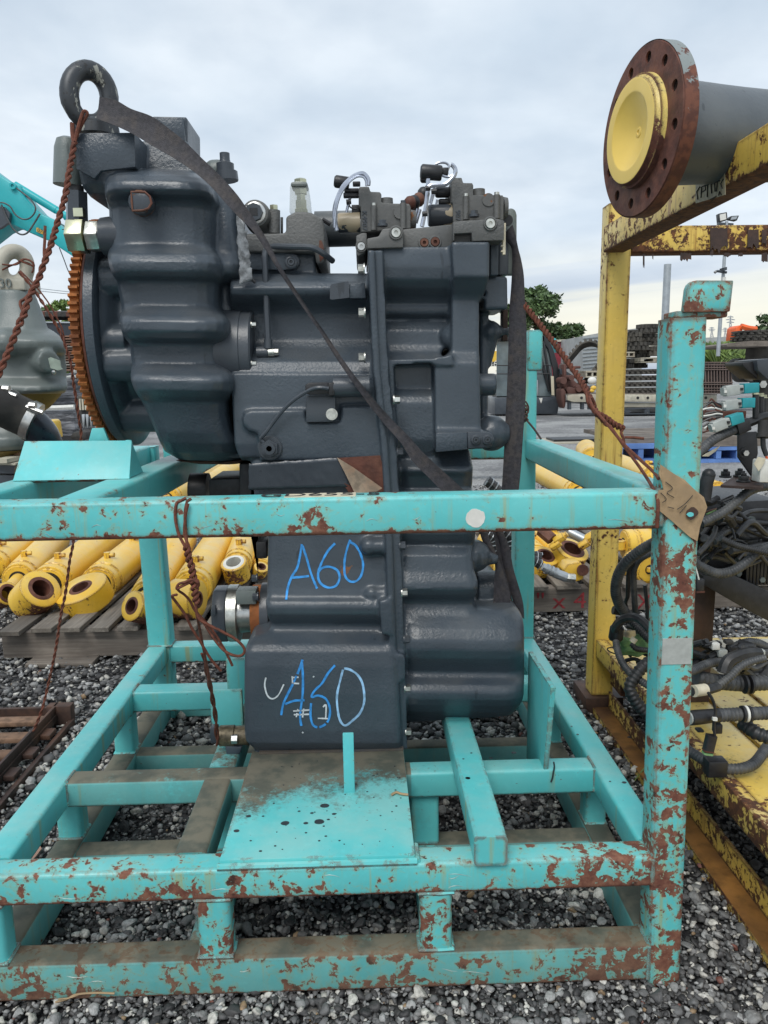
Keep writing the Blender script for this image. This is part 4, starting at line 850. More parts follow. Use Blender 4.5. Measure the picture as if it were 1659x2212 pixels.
for x, y, r0 in ((735, 478, .023), ):
    m2 = MB(); p = W('R', 712, y, 1.97); m2.cyl(p, p+Vector((.014, 0, 0)), r0, r0*.9, 20); m2.build('end_cap', M['casttop'], gear, rust=.6)
m2 = MB(); p = W('R', 1425, 390, 1.97); m2.cyl(p, p+Vector((.010, 0, 0)), .026, .024, 20); m2.build('end_cap', M['casttop'], gear)
m2 = MB(); p = W('R', 630, 430, 1.935); m2.cyl(p+Vector((0, .02, 0)), p+Vector((0, -.01, 0)), .016, .014, 18); m2.build('valve_boss', M['casttop'], gear)
m2 = MB(); p = W('R', 1310, 330, 1.935); m2.cyl(p+Vector((0, .02, 0)), p+Vector((0, -.008, 0)), .017, .015, 18); m2.build('valve_boss', M['casttop'], gear, rust=.8)
# solenoid coils (flaking sleeves)
SM, nt, b = newmat('flaking sleeve'); t_ = N(nt, 'ShaderNodeTexCoord'); nv = noise(nt, t_.outputs['Object'], 26, 4, .5, .2); gq = N(nt, 'ShaderNodeNewGeometry')
c_ = mixc(nt, step(nt, nv, .55, .56), (.028, .033, .04), (.33, .27, .18)); nt.links.new(c_, b.inputs['Base Color']); b.inputs['Roughness'].default_value = .35
for x0, x1, y, r in ((158, 328, 505, .0235), (850, 1032, 448, .0255)):
    m2 = MB(); a = W('R', x0, y, 1.96); b_ = W('R', x1, y, 1.96); b_.z = a.z+.001; m2.lathe(a, b_-a, [(0, r*.9), (.004, r), ((b_-a).length, r)], 28); m2.build('solenoid_coil', SM, gear)
for x0, y0, x1, y1, r, Y in ((128, 182, 245, 200, .0145, 1.95), (790, 110, 955, 122, .0175, 1.93), (905, 270, 1030, 268, .0125, 1.97), (930, 342, 1030, 342, .0075, 1.97), (790, 150, 850, 150, .014, 1.99)):
    m2 = MB(); a = W('R', x0, y0, Y); b_ = W('R', x1, y1, Y); l = (b_-a).length; m2.lathe(a, b_-a, [(0, r*.7), (.003, r*.95), (.006, r), (l-.003, r), (l, r*.9)], 20); m2.build('coil_cap', M['black'], gear)
for x0, y0, x1, y1, Y in ((205, 235, 318, 262, 1.95), (198, 268, 318, 300, 1.955), (270, 182, 330, 210, 1.95), (262, 362, 330, 425, 1.96), (955, 75, 1008, 128, 1.93), (1005, 300, 1040, 330, 1.96)):
    m2 = MB(); a = W('R', x0, y0, Y); b_ = W('R', x1, y1, Y); m2.box((a.x, Y, b_.z), (b_.x, Y+.022, a.z)); m2.build('connector', M['black'], gear, bevel=.002)
for i, (x, y) in enumerate(((712, 352), (742, 345), (778, 325), (815, 280), (735, 375))):
    m2 = MB(); p = W('R', x, y, 2.05+.01*i); m2.ball(p, .0165, 12, (1, 1, 1.1)); m2.build('rubber_boot', M['rustred'] if i in (0, 2) else M['black'], gear)
def wirep(k, pts, r, Y, mat, name='wiring_lead', parent=gear, n=7): return MB().tube(curve_pts([W(k, x, y, Y if not isinstance(Y, (list, tuple)) else Y[i]) for i, (x, y) in enumerate(pts)], 6), r, n).build(name, M[mat], parent)
for pts, r, Y in ((((148, 562), (133, 500), (132, 400), (155, 310), (200, 220), (265, 155), (310, 130), (350, 124), (380, 150), (392, 180), (390, 215)), .0052, 1.90), (((130, 540), (140, 420), (175, 290), (240, 195), (300, 150), (350, 150), (372, 180), (375, 220)), .0028, 1.895),
                  (((262, 296), (245, 330), (222, 425)), .0035, 1.97), (((845, 240), (868, 218), (920, 212), (985, 205), (1030, 165), (1058, 125), (1060, 90), (1040, 62), (1025, 55)), .0052, 1.90), (((905, 55), (940, 40), (985, 42), (1010, 65), (1000, 100)), .003, 1.94),
                  (((850, 165), (850, 230), (838, 340), (822, 440), (803, 532)), .0052, 1.92), (((905, 235), (888, 300), (868, 372)), .003, 1.95), (((893, 235), (878, 290), (862, 350)), .0022, 1.94), (((790, 400), (772, 460), (760, 505)), .004, 2.0), (((768, 395), (752, 460), (735, 510)), .003, 2.0), (((920, 325), (912, 370)), .003, 1.95),
                  (((960, 140), (1000, 150), (1040, 135), (1062, 110)), .003, 1.93)):
    wirep('R', pts, r, Y, 'chrome')
for x, y in ((240, 343), (848, 238), (895, 262), (825, 435)):
    m2 = MB(); p = W('R', x, y, 1.90 if x > 300 else 1.965); m2.cyl(p-Vector((.006, 0, 0)), p+Vector((.006, 0, .001)), .006, n=8); m2.build('cable_tie', M['black'], gear)
wirep('R', ((250, 345), (245, 370), (265, 390), (300, 395)), .0018, 1.96, 'black')
# cast numerals
for s_, x, y in (('K4907', 360, 485), ('907', 1078, 445)):
    p = W('R', x, y, 1.9285); text_mesh(s_, .017, 'cast_number', M['castfine'], gear, Matrix.Translation(p) @ Matrix.Rotation(math.radians(90), 4, 'X') @ Matrix.Rotation(math.radians(-90), 4, 'Z'), .001)
# rear lug with eye and side pieces at the right end
m2 = MB(); p = W('R', 1490, 470, 2.0)
lugp = [W('R', x, y, 2.0) for x, y in ((1442, 430), (1455, 400), (1478, 388), (1505, 390), (1525, 408), (1533, 440), (1533, 900), (1455, 900), (1442, 520))]
m2.extr(lugp, (0, .03, 0)); m2.build('rear_lug', M['castgrey'], gear, bevel=.004)
m2 = MB(); p = W('R', 1462, 480, 1.998); m2.cyl(p, p+Vector((0, .001, 0)), .013, n=20); 
m2.v = [(q[0]*1 if 0 else q[0], q[1], q[2]) for q in m2.v]; m2.build('lug_eye', M['black'], gear)
m2 = MB(); m2.box((W('R', 1330, 640, 1.93).x, 1.93, W('R', 1330, 905, 1.93).z), (W('R', 1395, 640, 1.93).x, 2.3, W('R', 1330, 600, 1.93).z)); m2.build('end_bracket', M['cast'], gear, bevel=.003)
m2 = MB(); m2.box((W('R', 1395, 700, 1.99).x, 1.99, W('R', 1330, 905, 1.99).z), (W('R', 1470, 640, 1.99).x, 2.3, W('R', 1330, 560, 1.99).z)); m2.build('end_bracket', M['castfine'], gear, bevel=.003)
m2 = MB(); a = W('R', 1432, 640, 1.885); b_ = W('R', 1448, 745, 1.885); m2.box((a.x-.002, 1.885, b_.z), (b_.x-.001, 1.9, a.z+.04)); 
for i in range(4): z_ = b_.z+.006+i*.012; m2.box((a.x-.006, 1.884, z_), (a.x+.001, 1.895, z_+.003))
m2.build('name_tag', M['label'], gear, smooth=False)
m2 = MB(); hexX(m2, W('S', 1090, 268, 1.97), -1, .008, .012); m2.build('bolt', M['castfine'], gear)
m2 = MB(); m2.box((W('S', 1195, 600, 2.05).x, 2.05, W('S', 1200, 870, 2.05).z), (W('S', 1240, 600, 2.05).x, 2.09, W('S', 1200, 590, 2.05).z)); m2.build('end_bracket', M['brown'], gear, bevel=.002)
# flange to the right of parting line at the top
m2 = MB(); a = W('R', 395, 800, 1.872); m2.lathe(Vector((W('R', 362, 740, 1.88).x, 2.09, W('R', 362, 925, 1.88).z)), (1, 0, 0), [(0, .20), (.002, .204), (.026, .206), (.028, .20)], 60); 
# output yoke at the lower left
yc = W('V', 690, 690, 2.05).z; xv = lambda x: W('V', x, 690, 2.0).x
def yk(name, mat, prof, n=32, ph=0): m2 = MB(); m2.lathe(Vector((0, 2.06, yc)), (1, 0, 0), prof, n); return m2.build(name, M[mat], gear, angle=30)
yk('oil_seal', 'castfine', [(xv(632), .078), (xv(634), .082), (xv(720), .082)])
yk('shaft_ring', 'rustorange', [(xv(532), .073), (xv(536), .077), (xv(633), .077)])
yk('shaft', 'steel', [(xv(388), .055), (xv(534), .052)])
yk('yoke_collar', 'zinc', [(xv(282), .072), (xv(288), .079), (xv(388), .079), (xv(392), .074)])
m2 = MB(); m2.cyl((xv(138), 2.06, yc), (xv(280), 2.06, yc), .079, .079, 8, ph=.39); m2.build('end_yoke', M['castfine'], gear, bevel=.005)
m2 = MB(); m2.box((xv(405), 1.985, yc+.045), (xv(610), 2.04, yc+.082)); m2.build('guard_plate', M['castgrey'], gear, bevel=.003)
m2 = MB(); m2.box((xv(160), 1.974, yc+.02), (xv(200), 1.99, yc+.045)); m2.build('lock_tab', M['castfine'], gear, bevel=.002)
for yy in (330, 520):
    m2 = MB(); hexX(m2, Vector((xv(635), 1.985, W('V', 600, yy, 1.985).z)), -1, .010, .012); m2.build('bolt', M['castfine'], gear)
m2 = MB(); m2.box((W('V', 595, 0, 2.0).x, 2.0, W('V', 600, 130, 2.0).z), (W('V', 700, 0, 2.0).x, 2.08, W('V', 600, -40, 2.0).z)); m2.build('side_pad', M['black'], gear, bevel=.003)
# drain drum at the foot
m2 = MB(); a = W('V', 216, 1945, 1.90); b_ = W('V', 440, 1945, 1.90); b_.z = a.z; m2.lathe(a, b_-a, [(0, .024), (.003, .027), (.04, .027), (.043, .024), ((b_-a).length+.02, .026)], 24); m2.build('drain_drum', simple('oily brass paint', (.13, .105, .065), .4, .4, .5, 80, .3), gear)
m2 = MB(); m2.cyl(W('V', 405, 1975, 1.875), W('V', 345, 1975, 1.875), .0125, n=6); m2.build('drain_plug', M['steel'], gear)
m2 = MB(); a = W('V', 118, 1870, 1.93); b_ = W('V', 205, 2020, 1.93); m2.box((a.x, 1.93, b_.z), (b_.x, 1.96, a.z)); m2.build('drain_lug', M['castfine'], gear, bevel=.003)
m2 = MB(); PZ(m2, 'V', [(275, 2050), (450, 2060), (430, 2130), (340, 2180), (290, 2150)], 1.88, 1.93); m2.build('drain_foot', M['cast'], gear, bevel=.004)
# dark components seen in the gap beside the tape band
m2 = MB(); PZ(m2, 'E', [(1420, 640), (1500, 640), (1500, 1080), (1525, 1210), (1525, 1080), (1420, 1080)], 2.05, 2.3); PZ(m2, 'E', [(1240, 735), (1480, 728), (1480, 860), (1240, 860)], 2.1, 2.3); m2.build('filter_block', M['black'], gear, bevel=.004)
m2 = MB(); a = W('E', 1135, 800, 2.2); b_ = W('E', 1240, 800, 2.2); m2.cyl(a, b_, .05, n=20); m2.build('filter_can', M['black'], gear)
mud = MB(); mud.box((W('P', 560, 1640, 1.84).x, 1.8405, .3125), (W('P', 872, 1640, 1.84).x, 2.3, .318)); mud.build('foot', M['cast'], gear, mud=.6)
# ---- chalk marks dragged over the casting
bpy.context.view_layer.update()
bvh = BVHTree.FromObject(gc, bpy.context.evaluated_depsgraph_get())
def paint_stroke(k, pts, w, name, mat, dash=0.0, seed=0):
    P = resample(curve_pts([Vector((*pk(k, x, y), 0)) for x, y in pts], 6), 2.2); rr = random.Random(seed); mb = MB(); run = []
    def flush():
        if len(run) > 2: mb.strip([a for a, b in run], [w*(1-.35*abs(mnoise.noise(a*60))) for a, b in run], [b for a, b in run], .0006)
        run.clear()
    for p in P:
        hit = bvh.ray_cast(CAMP, _ray(p.x, p.y).normalized())
        gap = dash and mnoise.noise(Vector((p.x*.13+seed, p.y*.13, seed))) > .62-dash
        if hit[0] is None or gap: flush(); continue
        nn = hit[1] if hit[1].dot(Vector((0, -1, 0))) > 0 else -hit[1]; run.append((hit[0]+nn*.0011, nn))
    flush()
    if mb.v: mb.build(name, mat, gear, smooth=False, fix=False)
BL = simple('blue paint marker', (.045, .30, .72), .5, 0, .25, 60); BL2 = simple('pale blue marker', (.30, .52, .75), .6, 0, .3, 60); WH = simple('white marker', (.62, .66, .68), .6, 0, .15, 60)
S1 = [[(368, 182), (360, 235), (345, 300), (318, 345), (298, 400), (290, 462)], [(372, 190), (392, 250), (415, 330), (445, 405)], [(318, 350), (360, 347), (405, 342)],
      [(535, 178), (500, 215), (468, 275), (450, 330), (460, 375), (500, 400), (540, 390), (558, 350), (545, 312), (505, 295), (470, 302), (450, 325)],
      [(612, 160), (600, 190), (585, 250), (582, 310), (590, 350), (615, 370), (645, 365), (668, 335), (676, 285), (665, 235), (640, 190), (612, 172)]]
for i, s in enumerate(S1): paint_stroke('F', s, .0062, 'handwritten_mark', BL, 0, i)
S2 = [[(372, 762), (352, 820), (325, 880), (295, 940), (275, 985), (265, 1040)], [(368, 768), (374, 850), (372, 940), (360, 1040), (366, 1095)], [(285, 985), (330, 968), (382, 966)],
      [(535, 790), (500, 830), (470, 880), (430, 920), (418, 950), (450, 942), (490, 960), (510, 1010), (500, 1070), (460, 1100), (425, 1090), (412, 1040), (415, 980)],
      [(575, 812), (560, 870), (545, 940), (548, 1010), (560, 1065), (585, 1092), (620, 1070), (660, 1030), (682, 970), (675, 890), (650, 840), (610, 812), (580, 806)]]
for i, s in enumerate(S2): paint_stroke('F', s, .0062, 'handwritten_mark', BL if i != 4 else BL2, .03, 10+i)
S3 = [[(188, 852), (182, 890), (195, 940), (220, 958), (250, 940), (278, 885)], [(320, 845), (322, 882)], [(322, 852), (352, 850)], [(322, 880), (355, 882)], [(348, 1010), (340, 1052)], [(378, 1008), (372, 1052)], [(325, 1020), (410, 1014)], [(328, 1038), (405, 1036)],
      [(475, 1000), (490, 990), (488, 1055)], [(448, 1056), (500, 1058)], [(425, 845), (430, 850)], [(370, 1125), (376, 1130)]]
for i, s in enumerate(S3): paint_stroke('F', s, .0042, 'chalk_mark', WH, .05, 30+i)
# ---------------------------------------------------------------- straps
CR.update(Y1=(.22316, 1448.3, 630.9), Y2=(.2976, 1294.7, 1097.2), Y3=(.19841, 1152.1, 669.3), Y4=(.18597, 0, 630.9))
def sheet(mb, ea, eb, th=.0016, n=5, sag=0.0):
    """webbing between two edges given as world points, with a slight belly across its width"""
    A = curve_pts(ea, n); B = curve_pts(eb, n); m = min(len(A), len(B)); rings = []
    for i in range(m):
        a, b = A[i], B[i]; w = (b-a); t = (A[min(i+1, m-1)]-A[max(i-1, 0)]).normalized(); nn = w.cross(t).normalized()*th
        rings.append([a+w*k/4-nn*sag*(1-((k-2)/2)**2) for k in range(5)]+[a+w*k/4+nn-nn*sag*(1-((k-2)/2)**2) for k in range(4, -1, -1)])
    mb.loft(rings)
def lin(pts, k, y0, y1): n = len(pts)-1; return [W(k, x, y, y0+(y1-y0)*i/n) for i, (x, y) in enumerate(pts)]
up = [(592, 276), (690, 296), (780, 346), (900, 390), (1000, 460), (1110, 550), (1200, 640), (1300, 735), (1400, 845), (1465, 935), (1530, 1030), (1600, 1150), (1659, 1268)]
dn = [(572, 405), (660, 435), (780, 490), (880, 550), (985, 610), (1080, 668), (1160, 725), (1255, 808), (1340, 905), (1420, 990), (1500, 1070), (1585, 1195), (1652, 1306)]
up = [W('A', x, y, 1.845-.007*i if i < 8 else 1.79) for i, (x, y) in enumerate(up)]; dn = [W('A', x, y, 1.84-.007*i if i < 8 else 1.786) for i, (x, y) in enumerate(dn)]
for (x, y, w_), yd in (((460, 700, 20), 1.80), ((540, 820, 19), 1.805), ((600, 905, 20), 1.81)):
    up.append(W('B', x+w_*.42, y-w_*.27, yd)); dn.append(W('B', x-w_*.42, y+w_*.27, yd))
for x, y, w_ in ((620, 110, 20), (700, 225, 25), (780, 330, 32), (860, 425, 40), (940, 510, 46), (1000, 590, 62), (1080, 668, 66), (1150, 735, 72), (1210, 795, 74), (1260, 850, 74)):
    yd = 1.812+.026*min(1, max(0, (y-225)/200)); up.append(W('D', x+w_*.40, y-w_*.33, yd)); dn.append(W('D', x-w_*.40, y+w_*.33, yd-.004))
mb = MB(); sheet(mb, up, dn, .0016, 5, 1.5); s1 = mb.build('ratchet_strap', M['webbing']); tag(s1, 'black webbing strap running slantwise from the lifting eye across the gearbox front', 'strap', 'webbing straps over the gearbox')
L2 = [('R', 1440, 585), ('R', 1452, 640), ('S', 1268, 60), ('S', 1276, 180), ('S', 1266, 400), ('S', 1250, 600), ('S', 1246, 800), ('S', 1240, 1000), ('S', 1232, 1250), ('S', 1220, 1500), ('S', 1210, 1700), ('S', 1195, 2000), ('S', 1180, 2212)]
R2 = [('R', 1498, 518), ('R', 1520, 590), ('S', 1325, 60), ('S', 1352, 160), ('S', 1376, 300), ('S', 1385, 500), ('S', 1398, 700), ('S', 1402, 900), ('S', 1398, 1200), ('S', 1385, 1500), ('S', 1370, 1700), ('S', 1350, 2000), ('S', 1325, 2230)]
mb = MB(); sheet(mb, [W(*q, 1.98) for q in L2], [W(*q, 1.965) for q in R2], .0016, 5, 2); s2 = mb.build('ratchet_strap', M['webbing']); tag(s2, 'wide black webbing strap hanging down the right end of the gearbox', 'strap', 'webbing straps over the gearbox')
mb = MB()
sheet(mb, [W('X', *q, 1.99) for q in ((225, 440), (238, 530), (300, 700), (395, 850), (388, 1060), (380, 1290))], [W('X', *q, 1.985) for q in ((310, 440), (322, 530), (365, 650), (425, 780), (545, 1120), (562, 1300))], .0016, 6, 2)
sheet(mb, [W('X', *q, 2.03) for q in ((395, 440), (402, 530), (440, 650), (480, 870), (540, 1080), (605, 1320))], [W('X', *q, 2.02) for q in ((480, 440), (490, 530), (555, 700), (590, 900), (690, 1250), (705, 1440))], .0016, 6, 2)
sheet(mb, [W('X', *q, 2.02) for q in ((395, 440), (402, 530), (440, 650), (480, 870), (540, 1080), (575, 1250))], [W('X', *q, 1.99) for q in ((380, 440), (385, 530), (405, 650), (425, 780), (470, 930), (545, 1120))], .0016, 6, 2)
s3 = mb.build('ratchet_strap', M['webbing']); tag(s3, 'folded lower loops of black webbing beside the gearbox under the top rail', 'strap', 'webbing straps over the gearbox')
# ---------------------------------------------------------------- twisted rusty wires
def twist(mb, pts, r, pitch, strands=2, seed=0, n=6, hr=None):
    P = resample(curve_pts(pts, 8), pitch/9); hr = r if hr is None else hr; u = None
    F = []
    for i, p in enumerate(P):
        d = (P[min(i+1, len(P)-1)]-P[max(i-1, 0)]).normalized()
        if u is None: u, v = frame(d)
        else: u = (u-d*u.dot(d)).normalized(); v = d.cross(u)
        F.append((p, u.copy(), v.copy()))
    for s in range(strands):
        mb.tube([p+(u*math.cos(a)+v*math.sin(a))*hr*(1+.35*mnoise.noise(p*30+Vector((s*7, 0, seed)))) for i, (p, u, v) in enumerate(F) for a in [2*math.pi*(i/9+s/strands)]], r, n)
def wpl(k, pts, r, ys, mb, n=6): mb.tube(curve_pts([W(k, x, y, ys[0]+(ys[1]-ys[0])*i/(len(pts)-1)) for i, (x, y) in enumerate(pts)], 6), r, n)
w1 = thing('wire_tie', 'thick twisted rusty wire tied through the lifting eye and pulled down to the left', 'wire', tuple(W('A', 440, 560, 1.84)), 'rusty wire ties')
mb = MB(); pts = [W('A', x, y, 1.84-.022*i) for i, (x, y) in enumerate(((442, 545), (425, 650), (410, 720), (395, 830), (362, 955), (330, 1060), (310, 1130), (268, 1250), (222, 1370), (180, 1450), (150, 1540), (110, 1640), (60, 1760), (20, 1860), (-60, 2040)))]
twist(mb, pts, .0038, .040, 2, 1, 7, .0037); mb.build('twisted_strand', M['wire'], w1)
mb = MB(); wpl('A', [(430, 430), (438, 500), (450, 520), (470, 470), (500, 410), (518, 375), (508, 360), (490, 372), (460, 470), (445, 540)], .0038, (1.85, 1.835), mb); wpl('A', [(424, 430), (428, 500), (440, 560)], .0036, (1.9, 1.84), mb); mb.build('wire_loop', M['wire'], w1)
mb = MB(); wpl('A', [(268, 1040), (266, 1120), (262, 1200), (268, 1260)], .0030, (1.70, 1.69), mb); wpl('A', [(205, 1410), (150, 1470), (122, 1490), (125, 1520), (150, 1560), (160, 1500)], .0034, (1.66, 1.64), mb); mb.build('loose_end', M['wire'], w1)
w2 = thing('wire_tie', 'thin rusty wire leading from the left eyebolt behind the saddle plate to the floor', 'wire', tuple(W('I', 200, 420, 2.42)), 'rusty wire ties')
mb = MB(); P_ = [W('N', x, y, 2.5) for x, y in ((165, 375), (280, 510), (340, 600), (400, 690), (500, 860), (540, 940), (590, 1080), (618, 1180), (640, 1340), (665, 1500), (690, 1680), (705, 1830))]+[W('E', x, y, 2.46) for x, y in ((450, 900), (435, 1110), (415, 1210), (390, 1400), (360, 1550), (330, 1750), (285, 1960))]+[W('I', x, y, 2.43) for x, y in ((250, 290), (200, 420))]
twist(mb, P_, .0028, .05, 2, 3, 6, .0026); mb.tube(curve_pts([p+Vector((.012*math.sin(i*.6), .01, .004)) for i, p in enumerate(P_[:7])], 5), .0024, 6); mb.build('twisted_strand', M['wire'], w2)
w3 = thing('wire_tie', 'rusty wire looped over the front top rail with loose curled ends', 'wire', tuple(W('E', 1100, 1130, 1.38)), 'rusty wire ties')
mb = MB(); wpl('E', [(1105, 845), (1075, 862), (1048, 880), (1040, 950), (1048, 1010), (1065, 1070), (1100, 1135)], .0030, (1.40, 1.382), mb); wpl('E', [(1135, 850), (1110, 872), (1100, 930), (1100, 1010), (1105, 1070), (1112, 1135)], .0030, (1.40, 1.382), mb)
wpl('E', [(1118, 880), (1102, 950), (1095, 1060), (1122, 1130)], .0026, (1.388, 1.384), mb); mb.build('wire_loop', M['wire'], w3)
mb = MB(); twist(mb, [W('E', x, y, 1.382) for x, y in ((1108, 1130), (1118, 1190), (1138, 1260), (1148, 1330), (1158, 1400), (1165, 1470))], .0035, .022, 2, 5, 7, .0042); mb.build('twisted_strand', M['wire'], w3)
mb = MB()
for pts, ys in (([(1180, 1350), (1140, 1330), (1100, 1345), (1060, 1358), (1050, 1385), (1075, 1372), (1120, 1350), (1165, 1330), (1180, 1360), (1170, 1380)], (1.375, 1.38)), ([(1055, 1370), (1060, 1395), (1095, 1420), (1130, 1460), (1155, 1510), (1200, 1560), (1260, 1630), (1330, 1740), (1380, 1842)], (1.38, 1.43)),
                ([(1050, 1420), (1022, 1430), (1050, 1470), (1100, 1540), (1140, 1620), (1190, 1700), (1250, 1800), (1312, 1872)], (1.38, 1.43)), ([(1155, 1400), (1162, 1480), (1180, 1560), (1240, 1600), (1320, 1640), (1400, 1685), (1448, 1735), (1445, 1772), (1410, 1785), (1350, 1765), (1300, 1720), (1250, 1650), (1200, 1570), (1165, 1520)], (1.38, 1.40)),
                ([(1160, 1400), (1166, 1520), (1185, 1620), (1210, 1750), (1235, 1880), (1243, 1965)], (1.38, 1.62))): wpl('E', pts, .0027, ys, mb)
mb.build('loose_end', M['wire'], w3)
mb = MB(); twist(mb, [W('I', 1205, -40, 1.60), W('I', 1220, 20, 1.62), W('I', 1240, 120, 1.68), W('I', 1262, 230, 1.75), W('I', 1280, 350, 1.82), W('I', 1292, 500, 1.88)], .0032, .16, 2, 2, 6, .0032); mb.build('twisted_strand', M['wire'], w3)
w4 = thing('wire_tie', 'tightly coiled rusty wire strung from behind the strap to the right corner post', 'wire', tuple(W('G', 560, 680, 1.7)), 'rusty wire ties')
gp_ = [(60, -70), (105, 0), (200, 120), (300, 250), (400, 390), (470, 490), (520, 590), (560, 680), (640, 760), (740, 900), (850, 1050), (930, 1180), (956, 1260), (950, 1420)]
Yt = [2.02-.045*i for i in range(len(gp_))]; Yt[-3:] = [1.42, 1.386, 1.385]
mb = MB(); twist(mb, [W('G', x, y, q) for (x, y), q in zip(gp_[:9], Yt)], .0040, .026, 2, 4, 7, .0042); twist(mb, [W('G', x, y, 1.66) for x, y in ((560, 690), (625, 725), (680, 765), (735, 790))], .0032, .018, 2, 9, 7, .0050); mb.build('twisted_strand', M['wire'], w4)
mb = MB(); mb.tube(curve_pts([W('G', x, y, q) for (x, y), q in zip(gp_[7:], Yt[7:])], 6), .0034, 7)
wpl('G', [(520, 590), (545, 660), (620, 745), (740, 890), (840, 985), (930, 1068), (960, 1110)], .0034, (1.72, 1.40), mb); wpl('G', [(737, 790), (722, 815), (735, 850), (742, 895)], .0032, (1.66, 1.64), mb); wpl('G', [(745, 846), (800, 848), (868, 854)], .0032, (1.64, 1.63), mb)
wpl('G', [(505, 560), (512, 620), (545, 670), (552, 640), (530, 590)], .0045, (1.74, 1.71), mb); mb.build('wire_loop', M['wire'], w4)
w5 = MB(); twist(w5, [W('G', x, y, 2.66) for x, y in ((108, 640), (118, 680), (112, 720), (118, 740))], .004, .03, 2, 1, 6, .005); wpl('G', [(112, 615), (130, 650), (128, 690), (120, 660)], .003, (2.66, 2.66), w5); wpl('G', [(118, 735), (165, 790), (212, 858)], .0035, (2.66, 2.62), w5); wpl('G', [(118, 735), (100, 750), (92, 770)], .0035, (2.66, 2.7), w5)
w5 = w5.build('wire_tie', M['brown']); tag(w5, 'short dark wire knotted on the rear right post of the stand', 'wire', 'rusty wire ties')
# ---------------------------------------------------------------- torn brown card on the corner post
tg = [W('G', x, y, 1.388) for x, y in ((975, 1020), (1052, 1075), (1128, 1118), (1190, 1180), (1250, 1228), (1266, 1290), (1246, 1345), (1225, 1420), (1207, 1507), (1160, 1482), (1118, 1446), (1040, 1375), (958, 1308), (946, 1240), (962, 1182), (992, 1180), (975, 1120), (958, 1080))]
for i, p in enumerate(tg): p.y = 1.3865+.004*mnoise.noise(p*40)
mb = MB(); mb.extr(tg, (0, .0022, 0)); card = mb.build('card_scrap', M['cardboard'], None, smooth=False); tag(card, 'torn brown card with a punched hole tied on the right corner post', 'card')
mb = MB(); p = W('G', 1175, 1330, 1.3835); mb.prism([(p.x+math.cos(a)*.0115*(1+.35*mnoise.noise(Vector((a, 2, 1)))), p.z+math.sin(a)*.0105*(1+.35*mnoise.noise(Vector((a, 5, 1))))) for a in [2*math.pi*i/14 for i in range(14)]], 1.3825, 1.3836); mb.build('hole', M['brown'], card, smooth=False)
mb = MB(); mb.prism([(p.x-.004+math.cos(a)*.0065*(1+.5*mnoise.noise(Vector((a*2, 2, 4)))), p.z-.002+math.sin(a)*.0045) for a in [2*math.pi*i/10 for i in range(10)]], 1.3818, 1.3824); mb.build('hole_core', M['teal2'], card, smooth=False)
mb = MB()
for pts in ([(1005, 1130), (1050, 1170), (1015, 1200), (1060, 1230)], [(975, 1200), (1010, 1240), (985, 1262)], [(1080, 1305), (1130, 1270), (1180, 1215)], [(1095, 1330), (1140, 1280)], [(1020, 1290), (1060, 1300)]):
    mb.tube(curve_pts([W('G', x, y, 1.3838) for x, y in pts], 5), .0007, 4)
mb.build('scribble', M['ink_dark'], card)

# ---------------------------------------------------------------- pale yellow rack on the right
rk = thing('storage_rack', 'pale yellow steel rack streaked with rust carrying an axle tube and wiring', 'rack', (1.2, 2.2, 0))
def rb(name, a, b, w, h, rust=.3, mud=0, mat='rack', r=.008, **k): return MB().bar(a, b, w, h, r, **k).build(name, M[mat], rk, rust=rust, mud=mud)
rb('rack_post', (.880, 2.765, .066), (.888, 2.765, 1.83), .082, .085, .62, up=(0, 1, 0))
rb('rack_beam', (.868, 2.722, 1.712), (.868, .9, 1.712), .075, .086, .85, r=.006)
rb('rack_beam', (.930, 2.765, 1.712), (2.6, 2.765, 1.712), .085, .088, 1.05, r=.006)
mb = MB(); mb.box((.812, 2.70, .0), (.955, 2.88, .064)); mb.build('foot_block', M['brown'], rk, bevel=.004)
# deck: edge channel plus plates with gaps
rb('deck_edge', (.868, 2.72, .252), (.868, .9, .252), .036, .068, 1.0, r=.004)
for i, (x0, x1) in enumerate(((.887, 1.02), (1.032, 1.165), (1.177, 1.31), (1.322, 1.60), (1.612, 2.1))):
    mb = MB(); mb.box((x0, .9, .268), (x1, 2.72, .283)); mb.build('deck_plate', M['rack'], rk, bevel=.002, rust=.7, mud=.2)
mb = MB(); mb.box((.90, 2.58, .12), (.96, 2.70, .218)); mb.build('deck_leg', M['rack'], rk, bevel=.004, rust=1.2)
mb = MB(); mb.box((.93, .95, .15), (.97, 2.6, .22)); mb.build('deck_rib', M['brown'], rk, bevel=.003)
# ground angle
mb = MB(); mb.box((.840, .9, .0), (.905, 2.70, .026)); mb.box((.897, .9, .026), (.905, 2.70, .090)); mb.build('ground_angle', M['rack'], rk, rust=1.0, mud=.0)
mb = MB(); mb.box((.841, .9, .0262), (.8965, 2.70, .0272)); mb.build('angle_flange', M['flangerust'], rk, smooth=False)
mb = MB(); mb.box((1.05, 2.0, .0), (1.12, 2.7, .07)); mb.build('ground_bearer', M['brown'], rk)
rb('rack_post', (2.56, 2.765, .0), (2.56, 2.765, 1.66), .082, .085, .62, up=(0, 1, 0))
